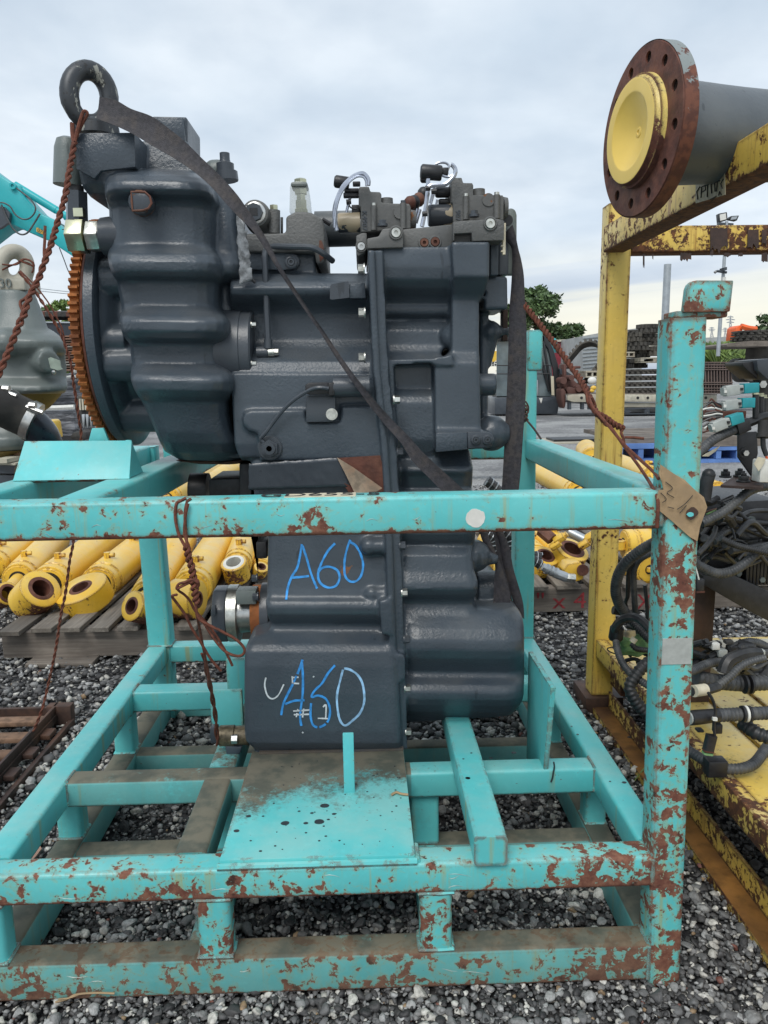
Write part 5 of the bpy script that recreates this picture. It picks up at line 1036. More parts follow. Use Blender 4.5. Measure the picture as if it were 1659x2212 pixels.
# torn protective film hanging under the rear beam
random.seed(5); mb = MB()
for k, x0, x1, y0, y1 in (('C', 862, 872, 1455, 1540), ('C', 922, 928, 1455, 1490), ('C', 1290, 1400, 1290, 1440), ('C', 1100, 1170, 1450, 1500), ('C', 1380, 1420, 1450, 1475), ('C', 1620, 1659, 1450, 1505), ('C', 1530, 1600, 1300, 1410), ('C', 1620, 1650, 1300, 1410), ('C', 1470, 1500, 1452, 1472), ('C', 1290, 1310, 1430, 1470)):
    P = []
    for i in range(9): P.append((x0+(x1-x0)*i/8, y0+random.uniform(-3, 6)))
    for i in range(8, -1, -1): P.append((x0+(x1-x0)*(i+random.uniform(-.3, .3))/8, y1+random.uniform(-.25, .15)*(y1-y0)))
    mb.extr([W(k, x, y, 2.716) for x, y in P], (0, .002, 0))
mb.build('torn_film', M['brown'], rk, smooth=False, kind='stuff')
# scribbled tape on the upper beam
bx_ = .868-.0375-.001
def onb(x, y): return WX('C', x, y, bx_)
q = [onb(1200, 1010), onb(1385, 935), onb(1390, 1080), onb(1200, 1135)]
mb = MB(); mb.extr(q, (-.0012, 0, 0)); mb.build('masking_tape', M['label'], rk, smooth=False).data.materials[0] = simple('dirty tape', (.33, .30, .20), .6, 0, .3, 60, .3)
mb = MB()
for pts in ([(1212, 1110), (1205, 1060), (1225, 1030)], [(1232, 1100), (1236, 1030), (1258, 1020), (1260, 1050), (1240, 1062)], [(1272, 1095), (1274, 1020)], [(1262, 1022), (1292, 1008)], [(1300, 1070), (1296, 1015), (1318, 1005), (1322, 1060)], [(1338, 995), (1330, 1060)], [(1322, 1002), (1352, 990)], [(1368, 1040), (1358, 1010), (1375, 980)], [(1290, 1110), (1330, 1090), (1300, 1120)], [(1345, 1085), (1350, 1060), (1362, 1080)]):
    mb.tube([WX('C', x, y, bx_-.002) for x, y in pts], .0016, 4)
mb.build('scribble', M['ink_dark'], rk)
# ---------------------------------------------------------------- flanged axle tube lying on the rack
ax = thing('axle_tube', 'blue grey axle tube with rusty bolted flange and yellow dished end on the yellow rack', 'axle', tuple(W('C', 820, 680, 1.84)))
AC = W('C', 838, 682, 1.84); aa = math.radians(9); AD = Vector((math.cos(aa), math.sin(aa), 0))
mpp = AC.y/FPX*1.0
R0 = (W('C', 700, 130, 1.84)-W('C', 700, 1222, 1.84)).length/2*.995
def axl(prof, name, mat, n=48, cap=True, **k): m = MB(); m.lathe(AC, AD, [(t*R0, r*R0) for t, r in prof], n, cap); return m.build(name, mat, ax, angle=32, **k)
axl([(.19, .62), (.26, .62), (.6, .60), (1.0, .575), (1.3, .56), (1.6, .55), (2.0, .52), (2.4, .50), (3.0, .49), (6.5, .49)], 'tube', M['axle'], rust=.1)
# the plate with twelve real holes
fl = MB(); nn = 96; hn = 12
def flange():
    bm = bmesh.new(); U, V = frame(AD); 
    if U.z < 0: U = -U; V = -V
    pts_o = [(math.cos(2*math.pi*i/96), math.sin(2*math.pi*i/96)) for i in range(96)]
    m = MB(); m.lathe(AC, AD, [(0, R0*.985), (.006*1, R0), (.19*R0, R0), (.2*R0, R0*.98)], 96); o = m.build('flange_plate', M['rustred'], ax, angle=32)
    return o, U, V
fo_, U_, V_ = flange()
hb = MB()
for i in range(hn):
    a = 2*math.pi*(i+.35)/hn; c = AC+(U_*math.cos(a)+V_*math.sin(a))*R0*.83; hb.cyl(c-AD*.02, c+AD*.16*R0, R0*.066, n=18)
me = bpy.data.meshes.new('tmp'); me.from_pydata(hb.v, [], hb.f); ho = bpy.data.objects.new('tmp', me); COL.objects.link(ho)
bmd = fo_.modifiers.new('b', 'BOOLEAN'); bmd.object = ho; bmd.operation = 'DIFFERENCE'; bmd.solver = 'EXACT'
dg = bpy.context.evaluated_depsgraph_get(); nm = bpy.data.meshes.new_from_object(fo_.evaluated_get(dg)); fo_.modifiers.clear(); fo_.data = nm; bpy.data.objects.remove(ho)
for p_ in nm.polygons: p_.use_smooth = True
nm.set_sharp_from_angle(angle=math.radians(32))
for i in range(hn):
    a = 2*math.pi*(i+.35)/hn; c = AC+(U_*math.cos(a)+V_*math.sin(a))*R0*.83; m = MB()
    m.lathe(c+AD*.004, AD, [(j*.0035, R0*(.0655 if j % 2 else .059)) for j in range(8)], 14, cap=False); m.build('threaded_hole', M['brown'], ax)
# worn blue paint left on the rim
RM, nt, b = newmat('rim paint remains'); t_ = N(nt, 'ShaderNodeTexCoord'); nv = noise(nt, t_.outputs['Object'], 26, 7, .65, .3); sz = N(nt, 'ShaderNodeSeparateXYZ'); L(nt, t_, 'Object', sz, 0)
mk = step(nt, mathn(nt, 'ADD', nv, mathn(nt, 'MULTIPLY', mathn(nt, 'SUBTRACT', sz.outputs[2], AC.z), 1.6)), .62, .64)
c_ = mixc(nt, mk, mixc(nt, step(nt, noise(nt, t_.outputs['Object'], 50, 5), .4, .6), (.09, .03, .02), (.16, .055, .03)), (.22, .25, .25)); nt.links.new(c_, b.inputs['Base Color']); b.inputs['Roughness'].default_value = .65; bump(nt, b, nv, .4, .003)
m = MB(); m.lathe(AC, AD, [(.012*R0, R0*1.001), (.012*R0, R0*1.004), (.185*R0, R0*1.004), (.185*R0, R0*1.001)], 96, cap=False); m.build('flange_rim', RM, ax)
axl([(.0, .66), (-.07, .655), (-.075, .63), (-.10, .615), (-.13, .61), (-.138, .602), (-.138, .56)], 'dish_rim', M['rackpale'], 64, False, rust=.8)
axl([(-.1385, .598), (-.1405, .592), (-.141, .585), (-.1412, .47), (-.141, .452), (-.139, .444), (-.134, .436), (-.11, .38), (-.062, .26), (-.024, .14), (-.008, .065), (-.016, .055), (-.018, .03), (-.005, .022), (-.005, .0001)], 'dished_end', M['dish'], 64, False)
# ---------------------------------------------------------------- wiring harness on the rack
hs = thing('wiring_harness', 'tangle of ribbed grey and black wiring conduit lying on the yellow deck', 'wiring', (1.1, 2.0, .28))
def ribbed(pts, r, mat='hose', name='conduit', n=9, parent=hs, gap=None, deep=.13):
    gap = gap or r*.34; P = resample(curve_pts(pts, 8), gap/2); rad = []
    for i in range(len(P)): rad.append(r*(1 if (i//2) % 2 else 1-deep))
    return MB().tube(P, rad, n).build(name, M[mat], parent, angle=70)
def sm(pts, r, mat='black', name='cable', n=8, parent=hs): return MB().tube(curve_pts(pts, 6), r, n).build(name, M[mat], parent)
G2 = lambda pts, Y: [W('Y2', x, y, Y[0]+(Y[1]-Y[0])*i/(len(pts)-1)) for i, (x, y) in enumerate(pts)]
G1 = lambda pts, Y: [W('Y1', x, y, Y[0]+(Y[1]-Y[0])*i/(len(pts)-1)) for i, (x, y) in enumerate(pts)]
s_ = .0004
ribbed(G2([(420, 250), (385, 262), (300, 310), (200, 390), (140, 480), (118, 600), (145, 700), (215, 790)], (1.9, 2.2)), .0155)
ribbed(G2([(400, 320), (330, 350), (280, 390), (250, 460), (250, 560), (256, 680), (262, 780)], (2.1, 2.25)), .0095)
sm(G2([(250, 390), (215, 450), (207, 540), (205, 640), (190, 700), (230, 800)], (2.15, 2.25)), .006)
sm(G2([(235, 420), (225, 520), (200, 640), (165, 720)], (2.25, 2.25)), .004)
sm(G2([(370, 880), (300, 812), (230, 792), (160, 815), (118, 865), (116, 920)], (2.0, 2.15)), .0125, 'hosedk')
ribbed(G2([(116, 915), (128, 1020), (170, 1130), (250, 1220), (370, 1300)], (2.15, 1.95)), .0105)
m = MB(); p = W('Y2', 118, 890, 2.14); m.lathe(p-Vector((0, 0, .03)), (.1, 0, 1), [(0, .017), (.006, .021), (.04, .02), (.046, .015)], 16); m.build('grommet', M['black'], hs)
m = MB(); p = W('Y2', 98, 742, 2.2); m.cyl(p, p+Vector((.02, 0, -.004)), .013, n=8); m.build('plug', M['black'], hs)
ribbed(G2([(215, 800), (290, 880), (370, 960)], (2.2, 2.1)), .013, 'hosedk')
ribbed(G2([(370, 1110), (300, 1170), (225, 1290), (255, 1390), (365, 1520)], (2.0, 1.95)), .0175, 'hosedk')
sm(G2([(330, 560), (345, 700), (350, 820), (345, 900)], (2.3, 2.3)), .006)
sm(G2([(100, 1010), (60, 1020), (70, 1040), (110, 1058)], (2.2, 2.2)), .002)
ribbed(G2([(238, 985), (270, 1022), (380, 1035)], (2.1, 2.1)), .0085, 'hosedk')
m = MB(); p = W('Y2', 238, 975, 2.1); m.cyl(p, p+Vector((.008, 0, .012)), .0095, n=10); m.build('tape_band', M['label'], hs)
m = MB(); m.extr([W('Y2', x, y, 2.13) for x, y in ((168, 890), (262, 890), (265, 925), (240, 950), (165, 932))], (0, .002, .0)); m.build('steel_tab', M['steel'], hs, smooth=False)
m = MB(); m.ball(W('Y2', 260, 1010, 2.2), .045, 16, (1.3, .7, .55))
for i in range(5): m.ball(W('Y2', 180+40*i, 960+20*(i % 2), 2.18), .024, 10, (1, .8, .7))
gcl = cast(m, 'green_rag', M['green'], None, .006, 2); tag(gcl, 'crumpled pale green rag under conduits by the yellow post', 'rag')
for i in range(len(gcl.data.vertices)):
    v = gcl.data.vertices[i]; v.co += v.normal*.012*mnoise.noise(v.co*45)
# right of the corner post
ribbed(G2([(640, 330), (700, 405), (760, 440), (850, 475), (960, 460), (1060, 400), (1140, 330), (1200, 290), (1300, 270)], (1.75, 1.85)), .0125, 'hose')
ribbed(G2([(880, 220), (960, 260), (1060, 290), (1160, 312), (1300, 345)], (1.8, 1.8)), .0085, 'hosedk')
ribbed(G1([(300, 2240), (400, 2190), (520, 2125), (640, 2030), (750, 1935), (860, 1890), (1000, 1875)], (1.75, 1.8)), .0115)
sm(G2([(870, 85), (950, 78), (1030, 92)], (1.85, 1.85)), .008); 
ribbed(G2([(845, 140), (825, 210), (775, 275), (715, 335)], (1.8, 1.7)), .006, 'hosedk')
sm(G2([(985, 230), (970, 170), (950, 130), (965, 110)], (1.85, 1.9)), .003); sm(G2([(695, 420), (712, 480), (722, 520)], (1.7, 1.7)), .002, 'white')
sm(G2([(660, 60), (740, 40), (800, 20), (860, 5)], (1.8, 1.9)), .0025, 'rustred'); sm(G2([(780, 45), (840, 20), (880, 12)], (1.8, 1.85)), .0022, 'green')
m = MB(); m.box(tuple(W('Y2', 702, 610, 1.7)), tuple(W('Y2', 768, 520, 1.7)+Vector((0, .02, 0)))); m.build('plug', M['black'], hs, bevel=.003)
m = MB(); m.box(tuple(W('Y2', 706, 618, 1.699)), tuple(W('Y2', 766, 604, 1.699)+Vector((0, .02, 0)))); m.build('plug_seal', M['rustred'], hs)
ribbed(G2([(640, 1040), (700, 1060), (780, 1090), (860, 1112), (980, 1112)], (1.8, 1.85)), .010, 'hosedk')
ribbed(G2([(640, 1190), (700, 1170), (780, 1135), (860, 1120), (960, 1130)], (1.7, 1.8)), .0115)
ribbed(G2([(700, 1230), (800, 1255), (900, 1265), (1040, 1275), (1150, 1270), (1300, 1265)], (1.75, 1.8)), .020, 'hose', n=12)
sm(G2([(900, 1200), (930, 1120), (1000, 1080), (1080, 1060), (1160, 1060)], (1.72, 1.75)), .016, 'hosedk')
ribbed(G2([(860, 1290), (950, 1225), (1020, 1155), (1100, 1115), (1200, 1090)], (1.66, 1.68)), .0095)
sm(G2([(660, 1330), (770, 1322), (860, 1296)], (1.62, 1.66)), .0115, 'hosedk')
m = MB(); a = W('Y2', 685, 1330, 1.615); b_ = W('Y2', 768, 1318, 1.63); m.cyl(a, b_, .0135, n=16); m.build('tape_band', M['label'], hs)
for x in (1045, 1085):
    m = MB(); p = W('Y2', x, 1280, 1.765); m.lathe(p, (1, 0, 0), [(0, .021), (.001, .0235), (.006, .0235), (.007, .021)], 20); m.build('clamp', M['black'], hs)
m = MB(); a = W('Y2', 655, 1525, 1.58); b_ = W('Y2', 855, 1505, 1.60); m.lathe(a, b_-a, [(0, .014), (.001, .0165), (.02, .0165), ((b_-a).length, .0150)], 18); m.build('hose_sleeve', M['black'], hs)
m = MB(); m.lathe(a-Vector((.004, 0, 0)), b_-a, [(0, .0145), (.010, .0145)], 18); m.build('hose_plug', M['greyplastic'], hs)
ribbed(G2([(850, 1506), (950, 1500), (1060, 1495), (1160, 1490), (1300, 1490)], (1.60, 1.64)), .0155, n=12)
for x, mt in ((1030, 'black'), (1052, 'white'), (1078, 'black')):
    m = MB(); p = W('Y2', x, 1495, 1.615); m.lathe(p, (1, 0, 0), [(0, .0155), (.001, .0185), (.006, .0185), (.007, .0155)], 20); m.build('clamp', M[mt], hs)
ribbed(G2([(1030, 1560), (1090, 1600), (1150, 1640), (1300, 1690)], (1.66, 1.6)), .017, 'hosedk')
ribbed([AZ(*pk('Y2', x, y), .312) for x, y in ((630, 1750), (700, 1795), (780, 1840), (880, 1885), (980, 1895), (1060, 1885), (1130, 1850), (1200, 1760), (1270, 1660))], .0135, n=12)
m = MB(); p = AZ(*pk('Y2', 840, 1880), .314); m.box(tuple(p-Vector((.024, .018, .02))), tuple(p+Vector((.024, .018, .022)))); m.build('clamp', M['black'], hs, bevel=.004)
sm([W('Y2', x, y, 1.57) for x, y in ((790, 1340), (825, 1400), (842, 1480), (832, 1560), (838, 1660))], .0035)
m = MB(); m.extr([W('Y2', x, y, 1.565) for x, y in ((818, 1515), (850, 1518), (848, 1540), (816, 1537))], (0, -.006, 0)); m.build('tag', M['white'], hs, smooth=False)
m = MB(); a = W('Y2', 815, 1650, 1.57); b_ = W('Y2', 790, 1755, 1.57); m.bar(a, b_, .022, .018, .004, up=(0, 1, 0)); m.build('plug', M['black'], hs)
m = MB(); d = (b_-a).normalized(); m.bar(b_, b_+d*.003, .023, .019, .004, up=(0, 1, 0)); m.build('plug_seal', M['rustred'], hs)
m = MB(); m.bar(b_+d*.006, b_+d*.010, .022, .018, .004, up=(0, 1, 0)); m.build('plug_face', M['green'], hs)
rz = random.Random(4)
for i in range(16):       # loose leads and taped joints among the conduits
    x, y = rz.uniform(690, 1160), rz.uniform(985, 1150); L_ = [(x+rz.uniform(-90, 90), y+rz.uniform(-55, 55)) for _ in range(4)]; sm(G2(L_, (1.8, 1.9)), rz.uniform(.003, .009), rz.choice(('black', 'hosedk', 'black')))
for x, y, w_, h_, mt in ((850, 1010, 60, 50, 'white'), (900, 1060, 70, 55, 'greyplastic'), (975, 1030, 75, 45, 'black'), (950, 980, 60, 30, 'rubber'), (1180, 1080, 60, 90, 'greyplastic'), (870, 1610, 60, 70, 'black'), (740, 1625, 50, 20, 'black')):
    a = W('Y2', x-w_/2, y+h_/2, 1.8 if y < 1400 else 1.62); b_ = W('Y2', x+w_/2, y-h_/2, a.y); m = MB(); m.box((a.x, a.y, a.z), (b_.x, a.y+.02, b_.z)); m.build('plug', M[mt], hs, bevel=.003)
# ---------------------------------------------------------------- black machine frame standing on the rack
bf = thing('bolted_machine', 'black steel machine frame with bolts and plates standing on the yellow rack', 'frame', (1.25, 2.1, .3))
def plate(name, k, pts, Y, th, mat='black', bevel=.002, parent=bf, **kk): m = MB(); PZ(m, k, pts, Y, Y+th); return m.build(name, M[mat], parent, bevel=bevel, **kk)
plate('back_panel', 'Y2', [(745, -30), (1300, -60), (1300, 560), (1100, 520), (960, 470), (760, 430)], 2.1, .3)
plate('web_plate', 'Y1', [(655, 1385), (700, 1360), (840, 1350), (850, 1560), (790, 1790), (740, 1720), (655, 1600)], 1.90, .008)
m = MB(); p = W('Y1', 712, 1555, 1.90); m.cyl(p, p-Vector((0, .004, 0)), .0135, n=18); m.build('washer', M['black'], bf); m = MB(); m.cyl(p-Vector((0, .004, 0)), p-Vector((0, .013, 0)), .0075, n=6); m.build('bolt', M['steel'], bf)
zt = W('Y1', 640, 1850, 1.80).z
m = MB(); m.extr([AZ(*pk('Y1', x, y), zt) for x, y in ((485, 1868), (640, 1768), (900, 1800), (900, 1892))], (0, 0, -.006)); m.build('top_plate', M['brown'], bf)
for x, y, r in ((670, 1790, .013), (705, 1840, .013), (530, 1795, .012), (828, 1830, .011)):
    p = AZ(*pk('Y1', x, y), zt); m = MB(); m.cyl(p, p+Vector((0, 0, .005)), r*1.25, n=18); m.cyl(p+Vector((0, 0, .005)), p+Vector((0, 0, .016)), r*.92, n=6); m.cyl(p+Vector((0, 0, .016)), p+Vector((0, 0, .022)), r*.5, n=12); m.build('bolt', M['black'] if x != 828 else M['brown'], bf, bevel=.0008)
for x, yt, Y in ((825, 965, 1.80), (875, 985, 1.84), (905, 1000, 1.88)):
    a = W('Y1', x, 1215, Y); b_ = W('Y1', x, yt+25, Y); r = .0072; m = MB(); m.cyl(a, b_, r, n=16); m.build('spacer', M['black'], bf)
    m = MB(); m.cyl(b_, b_+Vector((0, 0, .002)), r*1.3, n=16); m.cyl(b_+Vector((0, 0, .002)), b_+Vector((0, 0, .008)), r*.95, n=6); m.build('bolt', M['zincyel'], bf)
plate('upper_arm', 'Y1', [(700, 680), (835, 668), (850, 840), (745, 760), (700, 710)], 1.95, .1)
plate('upper_arm', 'Y1', [(835, 655), (1000, 640), (1000, 860), (944, 850), (850, 760)], 1.93, .12, 'castfine')
plate('upper_web', 'Y1', [(800, 780), (1000, 810), (1000, 1300), (890, 1280), (880, 1000), (820, 900)], 2.0, .01, 'rubber')
m = MB(); p = W('Y1', 885, 893, 1.998); m.cyl(p, p-Vector((0, .008, 0)), .010, n=6); m.build('bolt', M['steel'], bf)
plate('lower_shelf', 'Y2', [(750, 490), (960, 480), (1300, 640), (1300, 860), (1080, 745), (760, 560)], 2.0, .25)
m = MB(); m.box((W('Y2', 695, 600, 2.15).x, 2.15, .284), (W('Y2', 845, 600, 2.15).x, 2.25, W('Y2', 700, 560, 2.15).z)); m.build('leg', M['brown'], bf, bevel=.002)
m = MB(); m.box((W('Y2', 840, 930, 2.35).x, 2.28, .284), (2.0, 2.62, .31)); m.build('base_board', M['cream'], bf)
# control-unit connectors
cu = thing('connector_bank', 'grey and turquoise plug connectors with loose leads beside the right corner post', 'connectors', tuple(W('Y1', 650, 1000, 1.8)))
for (x0, y0, x1, y1, x2, y2), Y in (((500, 965, 690, 935, 830, 925), 1.80), ((495, 1105, 670, 1075, 790, 1070), 1.79), ((385, 1320, 560, 1250, 680, 1210), 1.76)):
    a, b_, c = W('Y1', x0, y0, Y), W('Y1', x1, y1, Y), W('Y1', x2, y2, Y+.004)
    m = MB(); m.bar(a, b_, .02, .018, .002, up=(0, 0, 1)); m.bar(a+(b_-a)*.12, a+(b_-a)*.8, .022, .024, .002); m.build('plug_body', M['greyplastic'], cu)
    m = MB(); m.bar(b_, c, .024, .023, .002, up=(0, 0, 1)); m.build('socket_body', M['tealplastic'], cu)
    m = MB(); p = b_-(b_-a)*.12; m.box((p.x-.003, p.y-.0135, p.z-.003), (p.x+.003, p.y-.01, p.z+.003)); m.build('latch', M['black'], cu); m = MB(); p = a+(b_-a)*.06; m.box((p.x-.003, p.y-.0125, p.z-.003), (p.x+.003, p.y-.01, p.z+.003)); m.build('latch', M['white'], cu)
for i in range(15):
    pts = [(340+rz.uniform(-40, 40), 1080+i*20), (400+rz.uniform(-30, 30), 1040+i*20+rz.uniform(-30, 30)), (450, 1075+i*17), (505, 1100+i*14)]
    sm(G1(pts, (1.8, 1.79)), .0022, rz.choice(('white', 'black', 'black', 'black', 'rustred')), 'lead', 6, cu)
m = MB(); m.box(tuple(W('Y1', 430, 1260, 1.9)), tuple(W('Y1', 740, 1150, 1.9)+Vector((0, .08, 0)))); m.build('bracket', M['rustred'], cu, bevel=.003)
ribbed(G1([(240, 1580), (300, 1530), (400, 1440), (500, 1385), (600, 1340), (640, 1320)], (1.72, 1.80)), .0115, 'hose')
sm(G1([(700, 1290), (800, 1250), (880, 1215), (1000, 1190)], (1.80, 1.82)), .011, 'hosedk')
m = MB(); a = W('Y1', 610, 1330, 1.79); b_ = W('Y1', 725, 1275, 1.80); m.bar(a, b_, .032, .03, .004); m.build('clamp', M['black'], hs)
m = MB(); a = W('Y1', 895, 1410, 1.78); b_ = W('Y1', 905, 1240, 1.79); m.lathe(a, b_-a, [(0, .0145), (.010, .015), (.012, .0125), (.04, .0125)], 16); m.build('hose_sleeve', M['rubber'], hs)
sm(G1([(895, 1410), (900, 1500), (930, 1580)], (1.78, 1.78)), .006, 'hosedk'); sm(G1([(900, 1540), (930, 1600), (940, 1660)], (1.78, 1.78)), .003, 'orange')
m = MB(); m.box(tuple(W('Y1', 862, 1845, 1.74)), tuple(W('Y1', 1010, 1625, 1.74)+Vector((0, .04, 0)))); m.build('plug', M['white'], hs, bevel=.003)
m = MB(); m.extr([W('Y1', x, y, 1.735) for x, y in ((808, 1665), (850, 1595), (925, 1610), (905, 1660), (855, 1735))], (0, .002, 0)); m.build('tape_band', M['label'], hs, smooth=False)
m = MB(); a = W('Y1', 325, 2010, 1.75); b_ = W('Y1', 345, 1850, 1.75); c = W('Y1', 370, 1770, 1.75); m.tube([a, b_, b_+(c-b_)*.5, c], [.0155, .016, .0155, .0145], 14); m.build('rubber_boot', M['hosedk'], hs)
m = MB(); m.ball(c, .0155, 12); m.build('rubber_boot', M['hosedk'], hs)
for i in range(9):
    x, y = rz.uniform(300, 560), rz.uniform(1960, 2200); sm(G1([(x, y), (x+60, y+rz.uniform(-50, 30)), (x+130, y+rz.uniform(-60, 60))], (1.8, 1.85)), rz.uniform(.005, .011), rz.choice(('black', 'hosedk')))
m = MB(); m.extr([W('Y1', x, y, 1.82) for x, y in ((300, 1590), (480, 1490), (440, 1540), (370, 1590))], (0, .002, 0)); m.build('tape_band', M['label'], hs, smooth=False)

# denser tangle of leads and dark plates right of the corner post
rq = random.Random(12)
for i in range(26):
    x, y = rq.uniform(700, 1180), rq.uniform(20, 420); sgn = rq.choice((-1, 1)); pts = [(x-170, y+rq.uniform(-90, 90)), (x-60, y+rq.uniform(-60, 60)+sgn*40), (x+60, y+rq.uniform(-60, 60)-sgn*20), (x+200, y+rq.uniform(-90, 90))]
    pts = [(max(700, a), b) for a, b in pts]
    if i % 3 == 0: ribbed(G2(pts, (1.9, 2.05)), rq.uniform(.007, .012), rq.choice(('hose', 'hosedk')))
    else: sm(G2(pts, (1.92, 2.06)), rq.uniform(.003, .009), rq.choice(('black', 'hosedk')))
for i in range(14):
    x, y = rq.uniform(880, 1240), rq.uniform(1000, 1240); pts = [(x-150, y+rq.uniform(-50, 50)), (x-40, y+rq.uniform(-40, 40)), (x+60, y+rq.uniform(-50, 50)), (x+180, y+rq.uniform(-40, 40))]
    pts = [(max(680, a), b) for a, b in pts]
    (ribbed if i % 2 else sm)(G2(pts, (1.9, 2.0)), rq.uniform(.006, .013), rq.choice(('hose', 'hosedk', 'hosedk')))
for i in range(8):
    x, y = rq.uniform(210, 350), rq.uniform(800, 1120); pts = [(x-60, y+rq.uniform(-60, 60)), (x, y), (x+70, y+rq.uniform(-60, 60)), (x+130, y+rq.uniform(-30, 60))]
    (ribbed if i % 2 else sm)(G2(pts, (2.25, 2.2)), rq.uniform(.005, .010), 'hosedk')
for pts in ([(745, 60), (1300, 40), (1300, 110), (745, 120)], [(960, 200), (1300, 200), (1300, 260), (960, 250)], [(1040, 380), (1300, 360), (1300, 560), (1060, 500)]): plate('cross_plate', 'Y2', pts, 2.06, .03)
for x, y in ((1170, 515), (1100, 90), (1000, 470), (880, 85)):
    m = MB(); p = W('Y2', x, y, 2.05); m.cyl(p, p-Vector((0, .004, 0)), .012, n=16); m.cyl(p-Vector((0, .004, 0)), p-Vector((0, .013, 0)), .008, n=6); m.build('bolt', M['castgrey'], bf)
for i in range(7):
    x = 1070+i*26; m = MB(); a = W('Y2', x, 560, 2.04); b_ = W('Y2', x, 180+i*20, 2.04); m.box((a.x-.004, 2.04, a.z), (a.x+.004, 2.07, b_.z)); m.build('stiffener', M['black'], bf, bevel=.001)
# ---------------------------------------------------------------- pallets and yellow hydraulic cylinders behind
M['ochre'] = casting('dusty yellow primer', (.22, .15, .03), (.12, .10, .05), .6, 90, .3)
def pallet(name, label, x0, x1, y0, y1, ztop, n, grp, along='y', slat=.022, beam=.0):
    t = thing(name, label, 'pallet', ((x0+x1)/2, (y0+y1)/2, 0), grp); w = (x1-x0)/n; rr = random.Random(int(abs(x0)*100))
    for i in range(n):
        a = x0+w*i+w*.14; m = MB(); dz = rr.uniform(-.003, .003); dy = rr.uniform(-.02, .02); m.box((a, y0-.05+dy, ztop-slat+dz), (a+w*.72, y1+dy, ztop+dz)); m.build('slat', M['wood'], t, bevel=.002, bseg=1)
    for yy in (y0, (y0+y1)/2, y1-.1):
        m = MB(); m.box((x0, yy, .012), (x1, yy+.09, ztop-slat-.004)); m.build('beam', M['woodx'], t, bevel=.004, bseg=1)
    return t
PLY, PRY = 3.42, 3.94
pl_ = pallet('wooden_pallet', 'weathered grey pallet at the left loaded with large yellow cylinders', W('E', 10, 1700, PLY).x, .55, PLY, 5.0, .165, 17, 'weathered wooden pallets')
pr_ = pallet('wooden_pallet', 'weathered pallet stencilled in red at the right under smaller yellow cylinders', .62, 3.3, PRY, 5.6, .168, 15, 'weathered wooden pallets')
for s_, x, y in (('41" x 41"', 1075, 1255), ):
    p = W('X', x, y, PRY-.0015); text_mesh('41" x 41"', .125, 'stencil_text', M['ink_red'], pr_, Matrix.Translation(p) @ Matrix.Rotation(math.radians(90), 4, 'X') @ Matrix.Scale(1.15, 4, (1, 0, 0)))
p = W('G', 868, 1900, PRY-.0015); text_mesh('X 41"', .12, 'stencil_text', M['ink_red'], pr_, Matrix.Translation(p+Vector((.1, 0, 0))) @ Matrix.Rotation(math.radians(90), 4, 'X'))
m = MB(); a = AZ(*pk('E', 150, 1860), 0); m.box((a.x, a.y, .0), (a.x+.30, a.y+.12, .022)); o = m.build('wood_offcut', M['woodx'], None, bevel=.003); tag(o, 'loose grey board lying on the gravel before the left pallet', 'board')
def ring(m, c, ax, ro, ri, w, n=28):
    c = Vector(c); ax = Vector(ax).normalized(); u, v = frame(ax); P = [(-w/2+.004, ro-.0), (-w/2, ro-.005), (-w/2, ri), (w/2, ri), (w/2, ro-.005), (w/2-.004, ro)]
    m.loft([[c+ax*t+(u*math.cos(a)+v*math.sin(a))*r for t, r in P] for a in [2*math.pi*k/n for k in range(n)]], closed=True)
def hyd(label, A, B, R, eye=(.075, .035, .11), eax=(0, 0, 1), rod=.04, t0=.14, port=True, bush='rustred', grp='yellow hydraulic cylinders on the pallets', cap=True):
    A, B = Vector(A), Vector(B); d = (B-A).normalized(); Ln = (B-A).length; t = thing('hydraulic_cylinder', label, 'cylinder', tuple(A), grp)
    m = MB(); m.lathe(A+d*t0, d, [(0, R*.93), (.004, R*.97), (.05, R*.97), (.052, R*.93), (.07, R*.93), (.075, R), (Ln-t0, R)], 36); m.build('barrel', M['yellow'], t, rust=.25)
    if cap:
        m = MB(); m.lathe(A+d*(t0-.006), d, [(0, rod*1.45), (.001, R*.8), (.007, R*.86)], 36); m.build('gland', M['yellow'], t, rust=.1)
        m = MB(); m.lathe(A+d*(t0-.008), d, [(0, rod*1.0), (0, rod*1.32), (.004, rod*1.32)], 24); m.build('seal', M['black'], t)
    m = MB(); m.cyl(A+d*eye[0]*.6, A+d*(t0+.02), rod, n=20); m.build('rod', M['yellow'], t, rust=.2)
    m = MB(); ring(m, A, eax, eye[0], eye[1], eye[2]); e = m.build('eye', M['yellow'], t, rust=.35, angle=40)
    ea = Vector(eax).normalized(); m = MB()
    ring(m, A, eax, eye[1]*1.42, eye[1]*.98, eye[2]+.006); ob = m.build('bushing', M[bush], e, angle=40)
    ob.parent = e; ob.matrix_parent_inverse = Matrix.Identity(4)
    if port:
        u, v = frame(d); up_ = Vector((0, 0, 1)); up_ = (up_-d*up_.dot(d)).normalized(); c = A+d*(t0+.16)+up_*R*.95
        m = MB(); m.cyl(c, c+up_*.035, .018, n=8); m.cyl(c+up_*.02, c+up_*.02+d.cross(up_)*.04, .012, n=8); m.build('port', M['yellow'], t, rust=.3)
    return t
E_ = lambda x, y, z: WZ('E', x, y, z)
hyd('large yellow cylinder whose rusty ring eye rests at the pallet edge, left group', E_(205, 1425, .245), E_(660, 1075, .255), .100, (.098, .045, .15), (.62, -.42, .55), .05, .20)
hyd('yellow cylinder with a broad flat clevis block, in the left group', E_(505, 1425, .225), E_(905, 1085, .26), .098, (.130, .042, .10), (-.28, -.35, 1), .05, .20)
